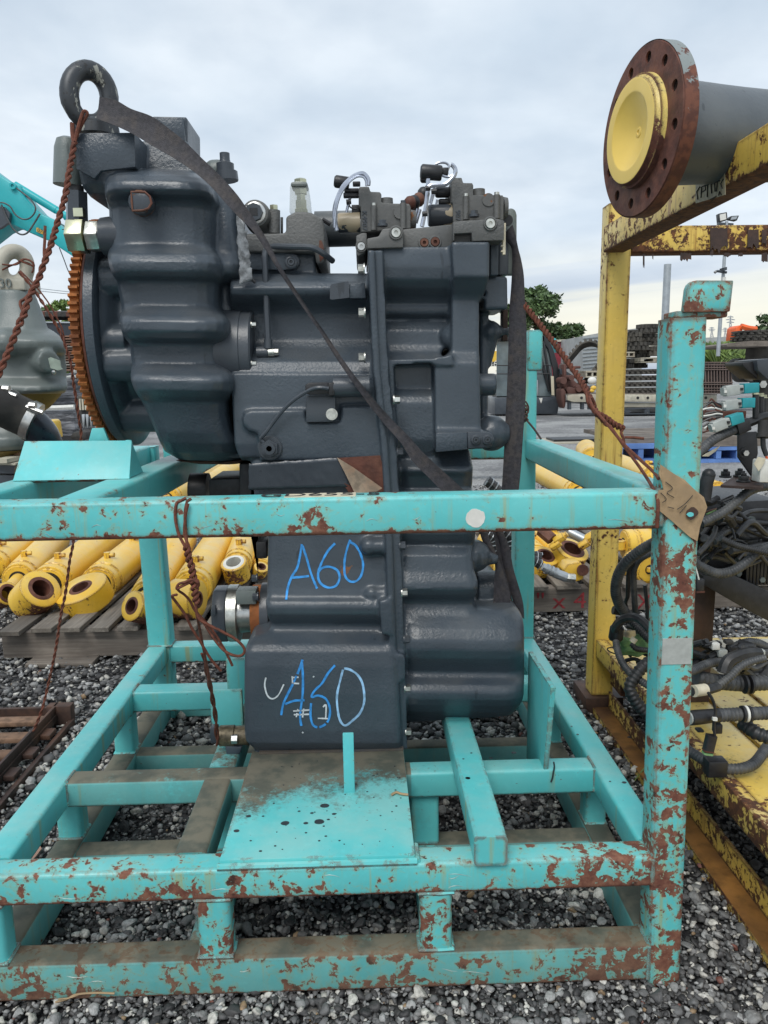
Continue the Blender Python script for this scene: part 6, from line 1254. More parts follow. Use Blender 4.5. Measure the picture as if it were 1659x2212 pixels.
hyd('yellow cylinder at the left picture edge with a small ring eye', E_(18, 1425, .22), E_(330, 1095, .25), .088, (.060, .035, .10), (.75, -.5, .35), .035, .30)
hyd('yellow cylinder partly hidden behind the rear left post', E_(842, 1500, .24), E_(1085, 1095, .26), .088, (.070, .03, .12), (-.5, -.7, .4), .045, .17)
hyd('yellow cylinder with a plain round end seen behind the hanging wires', E_(1105, 1445, .25), E_(1330, 1060, .26), .100, (.092, .03, .13), (.93, -.30, .0), .045, .17)
hyd('yellow cylinder with white-faced bushing beside the gearbox yoke', E_(1400, 1275, .28), E_(1475, 1040, .30), .078, (.068, .040, .11), (-.1, -.45, .9), .035, .10, bush='white')
hyd('small yellow cylinder end squeezed beside the gearbox case', E_(1545, 1275, .24), E_(1620, 1100, .26), .055, (.04, .02, .06), (.3, -.5, .8), .02, .06, port=False)
hyd('second yellow cylinder lying at the far left of the pallet', E_(-110, 1300, .24), E_(160, 1100, .26), .085, (.06, .03, .10), (.7, -.5, .4), .035, .15)
hyd('yellow cylinder of the upper row showing its capped end above the rail', E_(985, 850, .50), E_(1300, 655, .50), .085, (.03, .012, .05), (0, 0, 1), .03, .03)
hyd('yellow cylinder of the upper row under the gearbox belly', E_(1150, 800, .45), E_(1420, 660, .45), .090, (.03, .012, .05), (0, 0, 1), .03, .03)
hyd('yellow cylinder tucked behind the others in the left group', E_(700, 1260, .25), E_(960, 1040, .26), .085, (.06, .03, .1), (.3, -.5, .8), .03, .15)
X_ = lambda x, y, z: WZ('X', x, y, z); G_ = lambda x, y, z: WZ('G', x, y, z)
hyd('yellow cylinder with a wide rusty eye facing up on the stencilled pallet', X_(1165, 790, .25), X_(850, 520, .27), .085, (.098, .052, .13), (.25, -.42, .8), .05, .12)
hyd('yellow cylinder with a half-hidden eye next to the rear right post', X_(900, 840, .23), X_(640, 600, .25), .075, (.075, .038, .11), (.2, -.5, .8), .04, .12)
hyd('yellow barrel lying crosswise behind the ribbed conduit loop', G_(700, 1530, .27), G_(1010, 1520, .27), .092, (.05, .02, .06), (0, 0, 1), .03, .04)
hyd('yellow cylinder end with two bolt holes below the crosswise barrel', G_(905, 1690, .22), G_(800, 1655, .22), .085, (.02, .01, .03), (0, 0, 1), .02, .01, port=False)
hyd('long yellow cylinder seen above the top rail between strap and yellow post', G_(470, 1205, .52), G_(60, 1000, .50), .080, (.045, .02, .07), (.3, -.8, .5), .03, .08)
hyd('yellow cylinder lying above the rail right of the yellow post', G_(930, 1100, .48), G_(720, 1010, .46), .080, (.05, .02, .06), (.3, -.8, .5), .03, .06)
hyd('short yellow cylinder beyond the rear right post', G_(540, 985, .35), G_(500, 925, .35), .13, (.04, .02, .06), (.3, -.8, .5), .03, .05, port=False)
hyd('yellow cylinder just visible right of the corner post', G_(1370, 1200, .4), G_(1240, 1170, .4), .08, (.04, .02, .06), (.3, -.8, .5), .03, .06, port=False)
hyd('yellow cylinder under the top rail behind the black strap loops', X_(520, 900, .26), X_(330, 620, .3), .07, (.06, .03, .08), (.3, -.8, .5), .03, .1, port=False)
# elbow block with rusty face, hose ends
eb = thing('hose_elbow_block', 'yellow square elbow block with rusty bolt face and silver hose fitting', 'fitting', tuple(X_(1230, 950, .25)))
m = MB(); PZ(m, 'X', [(1118, 925), (1165, 860), (1300, 838), (1340, 900), (1335, 1020), (1255, 1050), (1160, 1010)], 3.86, 3.98); m.build('block', M['yellow'], eb, bevel=.008, rust=.5)
m = MB(); p = W('X', 1320, 920, 3.855); m.cyl(p, p-Vector((0, .012, 0)), .030, n=18); m.build('bolt_face', M['rustred'], eb)
for pts, r, k in (([(1240, 1010), (1190, 1010), (1130, 1000)], .026, 'zinc'), ([(1150, 1000), (1080, 975), (1020, 950)], .026, 'galv'), ([(1020, 950), (960, 920), (900, 885)], .022, 'galv')):
    m = MB(); P = [W('X', x, y, 3.78) for x, y in pts]; m.cyl(P[0], P[-1], r, r*.95, 6 if k == 'zinc' else 10); m.build('fitting', M[k], eb, bevel=.002)
for i in range(3): m = MB(); p = W('X', 935+45*i, 905+20*i, 3.78); m.cyl(p, p+Vector((.012, 0, -.006)), .027, n=12); m.build('ferrule_ring', M['galv'], eb)
for (x, y), q in (((1030, 620), .03), ((990, 690), .026), ((1290, 680), .03), ((1350, 610), .034), ((1060, 600), .02)):
    m = MB(); p = W('X', x, y, 4.1); m.cyl(p, p+Vector((.045, -.02, .035)), q*.9, n=6); m.build('pipe_nut', M['yellow'], eb, bevel=.002, rust=.4)
m = MB(); m.cyl(W('X', 1180, 520, 4.15), W('X', 1340, 600, 4.1), .026, n=12); m.build('fitting', M['galv'], eb)
m = MB(); m.cyl(W('X', 880, 500, 4.15), W('X', 1000, 600, 4.1), .034, n=6); m.build('pipe_nut', M['rustred'], eb)
# wire-wound hoses
wh = thing('armoured_hose', 'black hoses wound with bright wire hanging over the yellow cylinders', 'hose', tuple(W('X', 450, 600, 3.2)))
for pts, Y in (([(310, -20), (360, 20), (420, 80), (470, 150), (560, 260)], 3.3), ([(250, 470), (330, 540), (400, 600), (430, 720), (600, 800), (760, 800), (880, 870)], 3.7), ([(480, 480), (550, 600), (570, 720), (700, 760), (800, 770), (880, 790)], 3.75), ([(500, 500), (540, 550), (620, 560)], 3.6)):
    P = [W('X', x, y, Y) for x, y in pts]; m = MB(); m.tube(curve_pts(P, 7), .024, 10); m.build('hose', M['hosedk'], wh)
    Q = resample(curve_pts(P, 8), .024/9); F = MB(); H = []; u = None
    for i, q in enumerate(Q):
        d = (Q[min(i+1, len(Q)-1)]-Q[max(i-1, 0)]).normalized()
        if u is None: u, v = frame(d)
        else: u = (u-d*u.dot(d)).normalized(); v = d.cross(u)
        a = 2*math.pi*i/9; H.append(q+(u*math.cos(a)+v*math.sin(a))*.0262)
    F.tube(H, .0028, 4); F.build('wire_coil', M['galv'], wh)

# ---------------------------------------------------------------- second gearbox at the left edge
gb = thing('gearbox', 'pale grey gearbox with white eyebolt at the left picture edge', 'gearbox', tuple(W('N', 100, 1900, 2.8)))
m = MB()
YB = 2.74
SL(m, [(525, -120, 232, YB+.05), (620, -140, 262, YB+.04), (760, -180, 308, YB+.02), (880, -220, 345, YB)], 3.1, .08, 'N', fan=True)
SL(m, [(860, -260, 350, YB+.05), (885, -260, 385, YB), (920, -260, 425, YB-.03), (975, -260, 465, YB-.05), (1035, -260, 482, YB-.045), (1080, -260, 482, YB-.03), (1100, -260, 475, YB-.01), (1180, -260, 482, YB), (1300, -260, 488, YB), (1330, -260, 495, YB-.02), (1370, -260, 497, YB-.04), (1410, -260, 488, YB-.045), (1440, -260, 470, YB-.03)], 3.1, .10, 'N', fan=True)
SL(m, [(1640, -260, 150, YB+.05), (1780, -260, 185, YB+.02), (1830, -260, 190, YB), (1900, -240, 180, YB), (1940, -220, 165, YB+.02)], 3.1, .08, 'N', fan=True)
m.cyl(W('N', 330, 1155, YB+.04), W('N', 430, 1155, YB-.03), .042, .038, 18)
c = W('N', 60, 1000, YB-.02); m.ball(c, .05, 12)
gb2 = cast(m, 'gear_case', M['castgrey'], gb, .008, 2)
m = MB(); SL(m, [(1432, -260, 470, YB-.015), (1470, -240, 440, YB), (1560, -200, 360, YB+.04), (1640, -150, 250, YB+.10), (1670, -100, 180, YB+.14)], 3.1, .08, 'N', fan=True); SL(m, [(1940, -220, 165, YB+.02), (1990, -200, 120, YB+.06), (2030, -150, 60, YB+.1)], 3.1, .06, 'N', fan=True); m.build('primed_belly', M['ochre'], gb, mud=.4)
m = MB(); pts = [W('N', 120+118*math.cos(t), 335-138*math.sin(t), YB+.10+.03*math.cos(t)) for t in [2*math.pi*i/30 for i in range(30)]]; m.tube(pts, .0262, 12, closed=True)
a = W('N', -10, 545, YB+.08); b_ = W('N', 232, 440, YB+.08); m.box((a.x, YB+.06, a.z), (b_.x, YB+.2, b_.z))
EY2 = simple('flaking cream paint', (.42, .40, .33), .55, 0, .2, 25, .3, dirt=((.30, .27, .22), .7)); cast(m, 'eyebolt', EY2, gb, .006, 4)
p = W('N', 45, 480, YB+.055); text_mesh('30', .045, 'size_mark', M['castgrey'], gb, Matrix.Translation(p) @ Matrix.Rotation(math.radians(90), 4, 'X'), .002)
m = MB(); q = [W('N', x, y, YB-.06) for x, y in ((418, 1130), (440, 1120), (520, 1150), (530, 1210), (545, 1225), (505, 1235), (440, 1215))]; m.extr(q, (0, .006, 0)); m.build('port_cover', simple('green zinc plate', (.30, .36, .30), .45, .3, .2, 30), gb)
m = MB(); p = W('N', 470, 1250, YB-.06); m.ball(p, .008, 8); m.build('drip_bolt', M['steel'], gb)
m = MB()
for i, (x, y) in enumerate(((200, 270), (290, 300), (288, 340), (210, 290), (180, 285), (240, 262), (296, 310), (282, 370))): pass
wpl('N', [(20, 360), (80, 330), (150, 300), (200, 268), (250, 272), (290, 300), (292, 330), (240, 300), (180, 285)], .003, (YB+.04, YB+.05), m, 6); wpl('N', [(20, 312), (90, 318), (150, 310), (210, 270), (270, 285), (292, 320), (288, 365), (278, 385)], .003, (YB+.035, YB+.045), m, 6); wpl('N', [(165, 280), (220, 300), (285, 325)], .003, (YB+.035, YB+.045), m, 6)
o = m.build('wire_tie', M['wire']); tag(o, 'thin rusty wire wrapped round the white eyebolt at the left edge', 'wire', 'rusty wire ties')
# its hose with clamps
m = MB(); m.tube(curve_pts([W('N', x, y, Y) for x, y, Y in ((-80, 1520, 2.5), (40, 1560, 2.52), (140, 1610, 2.54), (262, 1665, 2.56))], 6), .062, 24); m.build('rubber_hose', M['rubber'], gb)
m = MB(); m.tube(curve_pts([W('N', x, y, Y) for x, y, Y in ((200, 1640, 2.56), (300, 1730, 2.58), (360, 1800, 2.6), (400, 1900, 2.64), (410, 2000, 2.68))], 6), .056, 24); m.build('steel_elbow', simple('navy pipe', (.02, .03, .045), .3, 0, .2, 30), gb)
for x, y, dx in ((10, 1545, 1), (240, 1655, 1)):
    m = MB(); p = W('N', x, y, 2.535 if x < 100 else 2.555); d = (W('N', x+100, y+46, 2.56)-p).normalized(); m.cyl(p, p+d*.026, .0655, n=28); m.build('hose_clamp', M['steel'], gb)
    m = MB(); q = W('N', x-10, y-105 if x > 100 else y-140, 2.5); m.cyl(q, q+Vector((.05, 0, -.02)), .008, n=8); m.cyl(q+Vector((.01, 0, .004)), q+Vector((.03, 0, .002)), .012, n=8); m.build('clamp_screw', M['steel'], gb)
# its support
sp = thing('support_frame', 'dark timber and steel support under the pale grey gearbox', 'support', tuple(W('Y4', 60, 2200, 2.8)))
m = MB(); m.extr([W('Y4', x, y, 2.8) for x, y in ((140, 1980), (215, 1700), (262, 1690), (195, 1985))], (0, .06, 0)); m.build('timber_leg', simple('brown timber', (.22, .12, .06), .7, 0, .2, 20), sp)
m = MB(); PZ(m, 'Y4', [(-200, 1985), (182, 1990), (178, 2012), (-200, 2008)], 2.7, 2.95); m.build('shelf_edge', M['cream'], sp)
m = MB(); PZ(m, 'Y4', [(-200, 2012), (178, 2015), (160, 2110), (-200, 2100)], 2.72, 2.9); PZ(m, 'Y4', [(-200, 2125), (155, 2130), (140, 2260), (-200, 2260)], 2.72, 2.9); m.build('steel_channel', M['castfine'], sp)
m = MB(); PZ(m, 'Y4', [(-60, 1938), (80, 1940), (80, 1988), (-60, 1988)], 2.68, 2.8); m.build('packing_block', M['cream'], sp)
m = MB(); 
m.box((-1.75, 3.2, .0), (-1.70, 3.26, .6))
m.build('steel_leg', M['castfine'], sp)
# ---------------------------------------------------------------- rusty ladder ramp at lower left
lr = thing('loading_ramp', 'brown rusted steel ladder ramp lying on the gravel at the left', 'ramp', (-1.3, 2.3, 0))
m = MB(); m.box((-1.112, 1.3, .0), (-1.095, 2.72, .030)); m.build('side_rail', M['brown'], lr, bevel=.003)
m = MB(); m.box((-1.165, 1.3, .055), (-1.155, 2.74, .085)); m.build('top_flange', M['brown'], lr, bevel=.002)
m = MB(); m.box((-1.160, 1.3, .03), (-1.15, 2.74, .055)); m.build('web', M['brown'], lr)
for i in range(9):
    y = 1.42+i*.14; m = MB(); m.box((-1.15, y, .030), (-1.115, y+.06, .048)); m.build('cleat', M['brown'], lr, bevel=.003)
RB = simple('rusted tread bar', (.20, .12, .075), .8, 0, .4, 30, .5, dirt=((.08, .04, .025), .6))
for i in range(10):
    y = 1.45+i*.13; m = MB(); m.box((-1.9, y, .045), (-1.166, y+.055, .062)); m.build('rung', RB, lr, bevel=.003)
m = MB(); m.box((-1.19, 2.70, .0), (-1.10, 2.74, .085)); m.build('end_plate', M['brown'], lr, bevel=.004)
m = MB(); m.box((-1.9, 2.745, .02), (-1.2, 2.76, .06)); m.build('end_bar', M['brown'], lr)
# ---------------------------------------------------------------- excavator boom far left
YE = 13.0
ex = thing('excavator', 'turquoise excavator boom with hydraulic cylinder raised behind the left edge', 'excavator', tuple(W('L', 300, 900, YE)))
def PL(name, k, pts, Y, th, mat, par, bevel=.0, **kw): m = MB(); PZ(m, k, pts, Y, Y+th); return m.build(name, M[mat] if isinstance(mat, str) else mat, par, bevel=bevel, **kw)
PL('boom', 'L', [(-1500, 400), (-500, -50), (-150, 220), (0, 330), (150, 425), (300, 470), (330, 620), (520, 830), (620, 900), (760, 960), (880, 1080), (1010, 1190), (1130, 1290), (1250, 1400), (1330, 1600), (1260, 1680), (1195, 1665), (1120, 1600), (1040, 1500), (880, 1395), (740, 1290), (430, 1165), (150, 1035), (0, 1105), (-500, 1500), (-1500, 2200)], YE, .5, 'exteal', ex, .03)
m = MB(); a = W('L', 215, 475, YE+.1); b_ = W('L', 820, 840, YE+.1); m.cyl(a, b_, .062, n=20); m.cyl(b_, W('L', 960, 925, YE+.1), .056, n=20); m.cyl(W('L', 960, 925, YE+.1), W('L', 1015, 960, YE+.1), .068, .06, n=20); m.v = m.v; m.build('boom_cylinder', M['exteal'], ex)
PL('yellow_number_plate', 'L', [(525, 1095), (545, 1090), (628, 1135), (620, 1190), (530, 1150)], YE-.02, .01, simple('number patch', (.75, .45, .08), .5), ex)
m = MB(); p = W('L', 578, 1142, YE-.045); text_mesh('07', .085, 'number_text', M['castfine'], ex, Matrix.Translation(p) @ Matrix.Rotation(math.radians(90), 4, 'X') @ Matrix.Rotation(math.radians(-24), 4, 'Z'))
for pts, r in (([(240, 520), (330, 590), (430, 670), (510, 780), (500, 880), (420, 960), (320, 965), (220, 900), (150, 790), (60, 735), (0, 730)], .012), ([(20, 760), (70, 880), (130, 1010), (200, 1120), (300, 1190), (400, 1165), (490, 1040), (580, 890)], .014), ([(860, 1380), (930, 1560), (1000, 1740), (1080, 1843), (1200, 1950)], .008), ([(870, 1030), (930, 1070), (950, 1110), (900, 1120)], .008)):
    wirep('L', pts, r, YE-.12, 'hose', 'hose', ex)
for x, y, r in ((190, 490, .055), (30, 880, .10), (1165, 1450, .052), (1160, 1580, .048)):
    m = MB(); p = W('L', x, y, YE-.02); m.lathe(p, (0, -1, 0), [(0, r), (.03, r*.95), (.03, r*.5), (.005, r*.45), (.005, .001)], 24); m.build('pivot_pin', M['castfine'] if r > .06 else M['exteal'], ex)
PL('pivot_plate', 'L', [(-200, 780), (60, 790), (140, 880), (130, 1010), (20, 1090), (-200, 1180)], YE-.1, .08, 'castfine', ex)
# ---------------------------------------------------------------- things beyond on the left
YC = 17.0
ct = thing('storage_container', 'long dark navy container with a pale top edge behind the left gearbox', 'container', tuple(W('Y4', 650, 900, YC+4)))
PL('container_wall', 'Y4', [(300, 345), (940, 355), (940, 505), (300, 500)], YC+4, 2.4, simple('navy sheet', (.028, .034, .045), .5, 0, .2, 2), ct)
PL('top_edge', 'Y4', [(300, 338), (940, 346), (940, 362), (300, 354)], YC+3.96, .04, 'galv', ct)
for i in range(10):
    x = 440+i*48; rr_ = random.Random(i); m = MB(); p = W('Y4', x, 318, YC+5); m.lathe(p+Vector((0, 0, 0)), (0, 0, 1), [(0, .35), (.04, .5), (.16, .5), (.2, .35)], 16); m.build('tyre_scrap', M['rubber'] if i % 3 else M['rustred'], ct)
st = thing('timber_stack', 'stack of brown and grey planks behind the ring gear', 'planks', tuple(W('Y4', 700, 930, YC)))
cols = [simple('brown plank', (.20, .105, .07), .7, 0, .2, 3), simple('grey plank', (.28, .25, .22), .8, 0, .2, 3), simple('dark plank', (.11, .065, .045), .8, 0, .2, 3)]
for i in range(14):
    y = 503+i*30; c = cols[(0, 0, 2, 0, 1, 2, 0, 0, 2, 0, 1, 1, 2, 0)[i]]; m = MB(); a = W('Y4', 380+(i*37 % 25), y+24, YC); b_ = W('Y4', 960, y, YC); m.box((a.x, YC, a.z), (b_.x, YC+1.2, b_.z)); m.build('plank', c, st)
FILM, nt, b = newmat('stretch film'); t_ = N(nt, 'ShaderNodeTexCoord'); nv = noise(nt, scaled(nt, t_.outputs['Object'], (1.2, 1.2, 9)), 1.6, 6, .7, .3); c_ = mixc(nt, step(nt, nv, .38, .7), (.035, .036, .042), (.34, .34, .36)); nt.links.new(c_, b.inputs['Base Color']); b.inputs['Roughness'].default_value = .25; bump(nt, b, nv, .6, .03)
for nm_, pts, Y, lab in (('wrapped_pallet', [(420, 1375), (860, 1370), (880, 1685), (560, 1690), (420, 1560)], 14.5, 'dark goods on a pallet wrapped in clear film, lower one of two'), ('wrapped_pallet', [(560, 1000), (660, 965), (860, 930), (930, 925), (1000, 1080), (1010, 1350), (500, 1355), (480, 1200)], 15.5, 'dark goods wrapped in clear film topped by a white bag, upper one')):
    m = MB(); m.prism([W('Y4', x, y, Y) for x, y in pts], Y, Y+1.2); o = m.build(nm_, FILM, None, bevel=.05); tag(o, lab, 'wrapped pallet', 'film-wrapped pallets')
m = MB(); wpl('Y4', [(560, 1005), (650, 985), (760, 990), (850, 980), (940, 1000), (960, 1090)], .03, (15.4, 15.4), m); wpl('Y4', [(860, 925), (900, 915), (950, 950), (990, 1060), (1000, 1150)], .035, (15.4, 15.4), m); wpl('Y4', [(440, 1340), (600, 1345), (860, 1335)], .05, (14.45, 14.45), m); o = m.build('plastic_cover', M['white']); tag(o, 'crumpled white plastic cover folded over the wrapped goods', 'plastic')
bk = thing('digger_bucket', 'grey digger bucket with worn teeth behind the left saddle plate', 'bucket', tuple(W('Y4', 1000, 1560, 11)))
PL('bucket_shell', 'Y4', [(880, 1240), (900, 1200), (1025, 1195), (1110, 1380), (1120, 1420), (1190, 1440), (1200, 1560), (960, 1570), (870, 1400)], 11, 1.0, 'rubber', bk, .03)
for i in range(5): PL('bucket_rib', 'Y4', [(915+i*32, 1240), (932+i*32, 1240), (942+i*32, 1370), (922+i*32, 1370)], 10.93, .06, 'cream', bk)
for i in range(5): PL('bucket_tooth', 'Y4', [(945+i*45, 1420), (985+i*45, 1420), (978+i*45, 1580), (962+i*45, 1580)], 10.9, .1, 'galv', bk, .01)
st2 = MB(); PZ(st2, 'Y4', [(425, 1520), (450, 1495), (510, 1495), (535, 1520), (565, 1715), (425, 1715)], 10, 10.5); o = st2.build('yellow_cover', M['yellow'], None, bevel=.05); tag(o, 'small yellow upright cover behind the saddle plate', 'cover')
m = MB(); PZ(m, 'Y4', [(805, 1720), (810, 1670), (840, 1625), (900, 1615), (1010, 1620), (1010, 1720)], 10.5, 11); o = m.build('tank', M['rubber'], None, bevel=.08); tag(o, 'dull grey rounded tank low behind the saddle plate', 'tank')
m = MB(); PZ(m, 'Y4', [(380, 1680), (960, 1665), (1000, 1760), (380, 1760)], 14.4, 16); o = m.build('dark_skid', M['black'], None); tag(o, 'black skid base under the wrapped goods', 'skid')
# ---------------------------------------------------------------- trees and plants
def leafmat(name, a, b_):
    m, nt, b = newmat(name); g = N(nt, 'ShaderNodeNewGeometry'); rp = g.outputs['Random Per Island']; c = ramp(nt, [(0, a), (.6, b_), (1, tuple(min(1, x*1.5) for x in b_))]); nt.links.new(rp, c.inputs[0]); nt.links.new(c.outputs[0], b.inputs['Base Color']); b.inputs['Roughness'].default_value = .6
    b.inputs['Subsurface Weight'].default_value = 0; b.inputs['Transmission Weight'].default_value = 0; return m
M['leaf'] = leafmat('tree leaves', (.035, .065, .025), (.085, .14, .05)); M['leafy'] = leafmat('light leaves', (.07, .12, .03), (.18, .26, .07)); M['bark'] = simple('bark', (.06, .045, .035), .9, 0, .3, 8)
def leaves(clumps, n, size, rng, flat=.5):
    vs = []; c = np.array([q[0] for q in clumps]); r = np.array([q[1] for q in clumps]); w = r**2/np.sum(r**2)
    k = rng.choice(len(clumps), n, p=w); d = rng.normal(size=(n, 3)); d /= np.linalg.norm(d, axis=1)[:, None]
    p = c[k]+d*(r[k]*np.abs(rng.normal(.75, .33, n)))[:, None]*np.array([1, 1, .8])
    a = rng.normal(size=(n, 3)); a /= np.linalg.norm(a, axis=1)[:, None]; b = np.cross(a, rng.normal(size=(n, 3))); b /= np.linalg.norm(b, axis=1)[:, None]
    s = size*rng.uniform(.6, 1.3, n)[:, None]; V = np.stack([p-a*s, p+b*s*.45, p+a*s, p-b*s*.45], 1).reshape(-1, 3); return V
def leafmesh(name, V, mat, parent=None):
    n = len(V)//4; me = bpy.data.meshes.new(name); me.vertices.add(n*4); me.vertices.foreach_set('co', V.astype(np.float32).ravel()); me.loops.add(n*4); me.loops.foreach_set('vertex_index', np.arange(n*4, dtype=np.int32)); me.polygons.add(n); me.polygons.foreach_set('loop_start', np.arange(0, n*4, 4, dtype=np.int32)); me.polygons.foreach_set('loop_total', np.full(n, 4, np.int32)); me.update(calc_edges=True)
    return link(name, me, mat, parent, False)
def tree(label, base, h, w, seed, n=5000, leaf=.16, mat='leaf', name='broadleaf_tree', grp='trees along the far edge of the yard', low=.25):
    rg_ = np.random.default_rng(seed); rr = random.Random(seed); t = thing(name, label, 'tree', tuple(base), grp); b0 = Vector(base)
    m = MB(); m.tube([b0, b0+Vector((.05*w, 0, h*.35)), b0+Vector((-.02*w, 0, h*.7)), b0+Vector((0, 0, h*.9))], [w*.045, w*.035, w*.02, w*.006], 8); tr = m.build('trunk', M['bark'], t)
    cl = []
    for i in range(70):
        z = rr.uniform(low, .95); rad = w*.5*math.sqrt(max(.05, 1-((z-.55)/.5)**2)); a = rr.uniform(0, 2*math.pi); q = rad*rr.uniform(.3, .95)
        c = b0+Vector((math.cos(a)*q, math.sin(a)*q, h*z)); cl.append(((c.x, c.y, c.z), w*rr.uniform(.08, .17)))
        if i < 7: m = MB(); m.tube([b0+Vector((0, 0, h*max(.2, z-.25))), c], [w*.018, w*.005], 5); m.build('limb', M['bark'], t)
    leafmesh('crown', leaves(cl, n, leaf, rg_), M[mat], t); return t
def tree_at(k, xc, ytop, w_px, Y, label, seed, **kw):
    a = W(k, xc-w_px/2, ytop, Y); b_ = W(k, xc+w_px/2, ytop, Y); w = b_.x-a.x; return tree(label, ((a.x+b_.x)/2, Y, 0), a.z, w, seed, **kw)
tree_at('Y3', 30, -260, 560, 48, 'tall dark broadleaf tree right of the hanging strap', 1, n=16000)
tree_at('Y3', -230, -120, 300, 50, 'dark tree seen through the gap beside the strap', 2, n=4000)
tree_at('Y3', 255, 105, 200, 50, 'middle-sized tree between two taller trees behind the yard', 3, n=4500)
tree_at('Y3', 410, 125, 290, 47, 'rounded tree at the right end of the row above the red building', 4, n=9000)
tree_at('Y3', 520, 270, 130, 46, 'low bush beside the corrugated wall', 14, n=2500, low=.1)
tree_at('Y1', 960, 195, 250, 42, 'sparse tree top at the right picture edge', 5, n=1600)
for i, (x, y, w_) in enumerate(((-40, 60, 380), (250, 90, 260), (470, 120, 190), (590, 95, 200), (700, 20, 200), (830, 60, 260))):
    tree_at('Y4', x, y, w_, 34+i % 3, ('leafy green tree nearest the left picture edge', 'dense green tree behind the left gearbox', 'low rounded green tree left of the ring gear', 'pale green bushy tree behind the wire', 'tallest green tree over the navy container', 'yellow green tree touching the ring gear')[i], 20+i, n=3500, leaf=.13, mat='leafy' if i > 2 else 'leaf', grp='trees behind the left side', low=.15)
tree_at('N', 700, 340, 200, 36, 'thin pale sapling top beside the ring gear teeth', 40, n=900, leaf=.10, mat='leafy', grp='trees behind the left side', low=.6)
# ---------------------------------------------------------------- right background
YK = 26.0
G3 = lambda m, pts, Y, th: PZ(m, 'Y3', pts, Y, Y+th)
rbld = thing('shed', 'low dark red shed with a white ribbed roof edge', 'building', tuple(AZ(*pk('Y3', 400, 700), 0)))
PL('wall', 'Y3', [(150, 350), (540, 335), (540, 900), (150, 900)], 40, 8, 'redwall', rbld); PL('roof_edge', 'Y3', [(150, 330), (545, 312), (545, 336), (150, 352)], 39.9, .4, 'cream', rbld)
gw = thing('corrugated_shed', 'grey corrugated metal shed behind the leaning rubber track', 'building', tuple(W('Y3', 650, 700, 36)))
PL('wall', 'Y3', [(538, 285), (720, 252), (1180, 195), (1180, 900), (538, 900)], 36, 6, 'greywall', gw)
for i in range(14): PL('corrugation', 'Y3', [(540, 300+i*40), (740, 282+i*40), (740, 296+i*40), (540, 314+i*40)], 35.94, .05, 'galv', gw)
# cab
cb = thing('machine_cab', 'detached black excavator cab standing on the gravel behind the stand', 'cab', tuple(W('Y3', 150, 1130, YK)))
PL('cab_skirt', 'Y3', [(-420, 955), (270, 945), (290, 960), (265, 1135), (-420, 1140)], YK, 1.5, 'castfine', cb, .03)
PL('cab_interior', 'Y3', [(-400, 700), (180, 700), (200, 950), (-400, 950)], YK+.5, .9, 'black', cb)
PL('window_glass', 'Y3', [(-400, 330), (95, 330), (180, 400), (225, 940), (-400, 940)], YK+.12, .02, 'glass', cb)
for pts in ([(95, 280), (150, 290), (215, 420), (270, 600), (292, 940), (235, 945), (215, 650), (165, 430), (100, 330)], [(50, 430), (80, 430), (190, 880), (165, 890)], [(105, 345), (125, 345), (215, 900), (195, 905)], [(-420, 270), (120, 280), (120, 345), (-420, 340)], [(-70, 330), (-40, 330), (-40, 950), (-70, 950)], [(-240, 330), (-205, 330), (-205, 950), (-240, 950)]):
    m = MB(); G3(m, pts, YK, .1); m.build('cab_pillar', M['black'], cb, bevel=.01)
for y in (605, 697): m = MB(); wpl('Y3', [(-400, y), (25, y), (190, y-3)], .02, (YK-.05, YK-.05), m); m.build('cab_handrail', M['black'], cb)
PL('cab_seat', 'Y3', [(25, 770), (50, 760), (60, 940), (25, 940)], YK+.05, .4, 'galv', cb, .02); PL('cab_label', 'Y3', [(190, 720), (222, 722), (230, 930), (200, 930)], YK-.02, .02, 'label', cb)
PL('paper_scrap', 'Y3', [(62, 962), (100, 958), (98, 980), (85, 1020), (72, 990)], YK-.03, .01, 'white', cb); PL('paper_scrap', 'Y3', [(288, 830), (315, 825), (300, 960), (290, 950)], YK-.03, .01, 'white', cb)
ye = thing('yellow_excavator', 'yellow excavator body glimpsed through the cab glass', 'excavator', tuple(W('S', 1130, 1150, 33)))
PL('engine_cover', 'S', [(1085, 960), (1190, 950), (1190, 1080), (1085, 1085)], 33, 2, 'yellow', ye); p = W('S', 1120, 1068, 32.95); PL('number_panel', 'S', [(1088, 1050), (1150, 1050), (1150, 1088), (1088, 1088)], 32.97, .02, 'black', ye); text_mesh('336D', .38, 'number_text', M['white'], ye, Matrix.Translation(p) @ Matrix.Rotation(math.radians(90), 4, 'X'))
te = MB(); PZ(te, 'Y3', [(195, 330), (205, 305), (250, 310), (262, 350), (270, 470), (240, 440), (215, 380)], 30, 31); o = te.build('machine_hood', M['exteal'], None, bevel=.05); tag(o, 'turquoise machine part rising behind the black cab', 'machine')
# rusty grapple
gr = thing('grapple', 'rusty brown grapple attachment lying between cab and yellow post', 'grapple', tuple(W('Y3', 420, 1000, 25)))
RG = simple('dull red rust', (.13, .055, .042), .7, 0, .3, 2, .3, dirt=((.06, .03, .025), .7))
for nm_, pts, Y in (('claw', [(300, 870), (330, 850), (360, 900), (352, 1050), (335, 1078), (305, 980)], 25), ('claw', [(355, 860), (390, 835), (460, 850), (480, 900), (470, 915), (380, 920)], 25.1), ('grapple_arm', [(295, 745), (400, 720), (480, 800), (540, 830), (560, 905), (470, 905), (380, 850), (300, 850)], 25.5), ('upright', [(330, 590), (362, 590), (365, 760), (330, 750)], 25.6), ('bracket', [(400, 610), (520, 610), (520, 640), (400, 640)], 25.6), ('claw', [(520, 830), (600, 820), (640, 880), (600, 910), (540, 900)], 25.3)): PL(nm_, 'Y3', pts, Y, .7, RG, gr, .04)
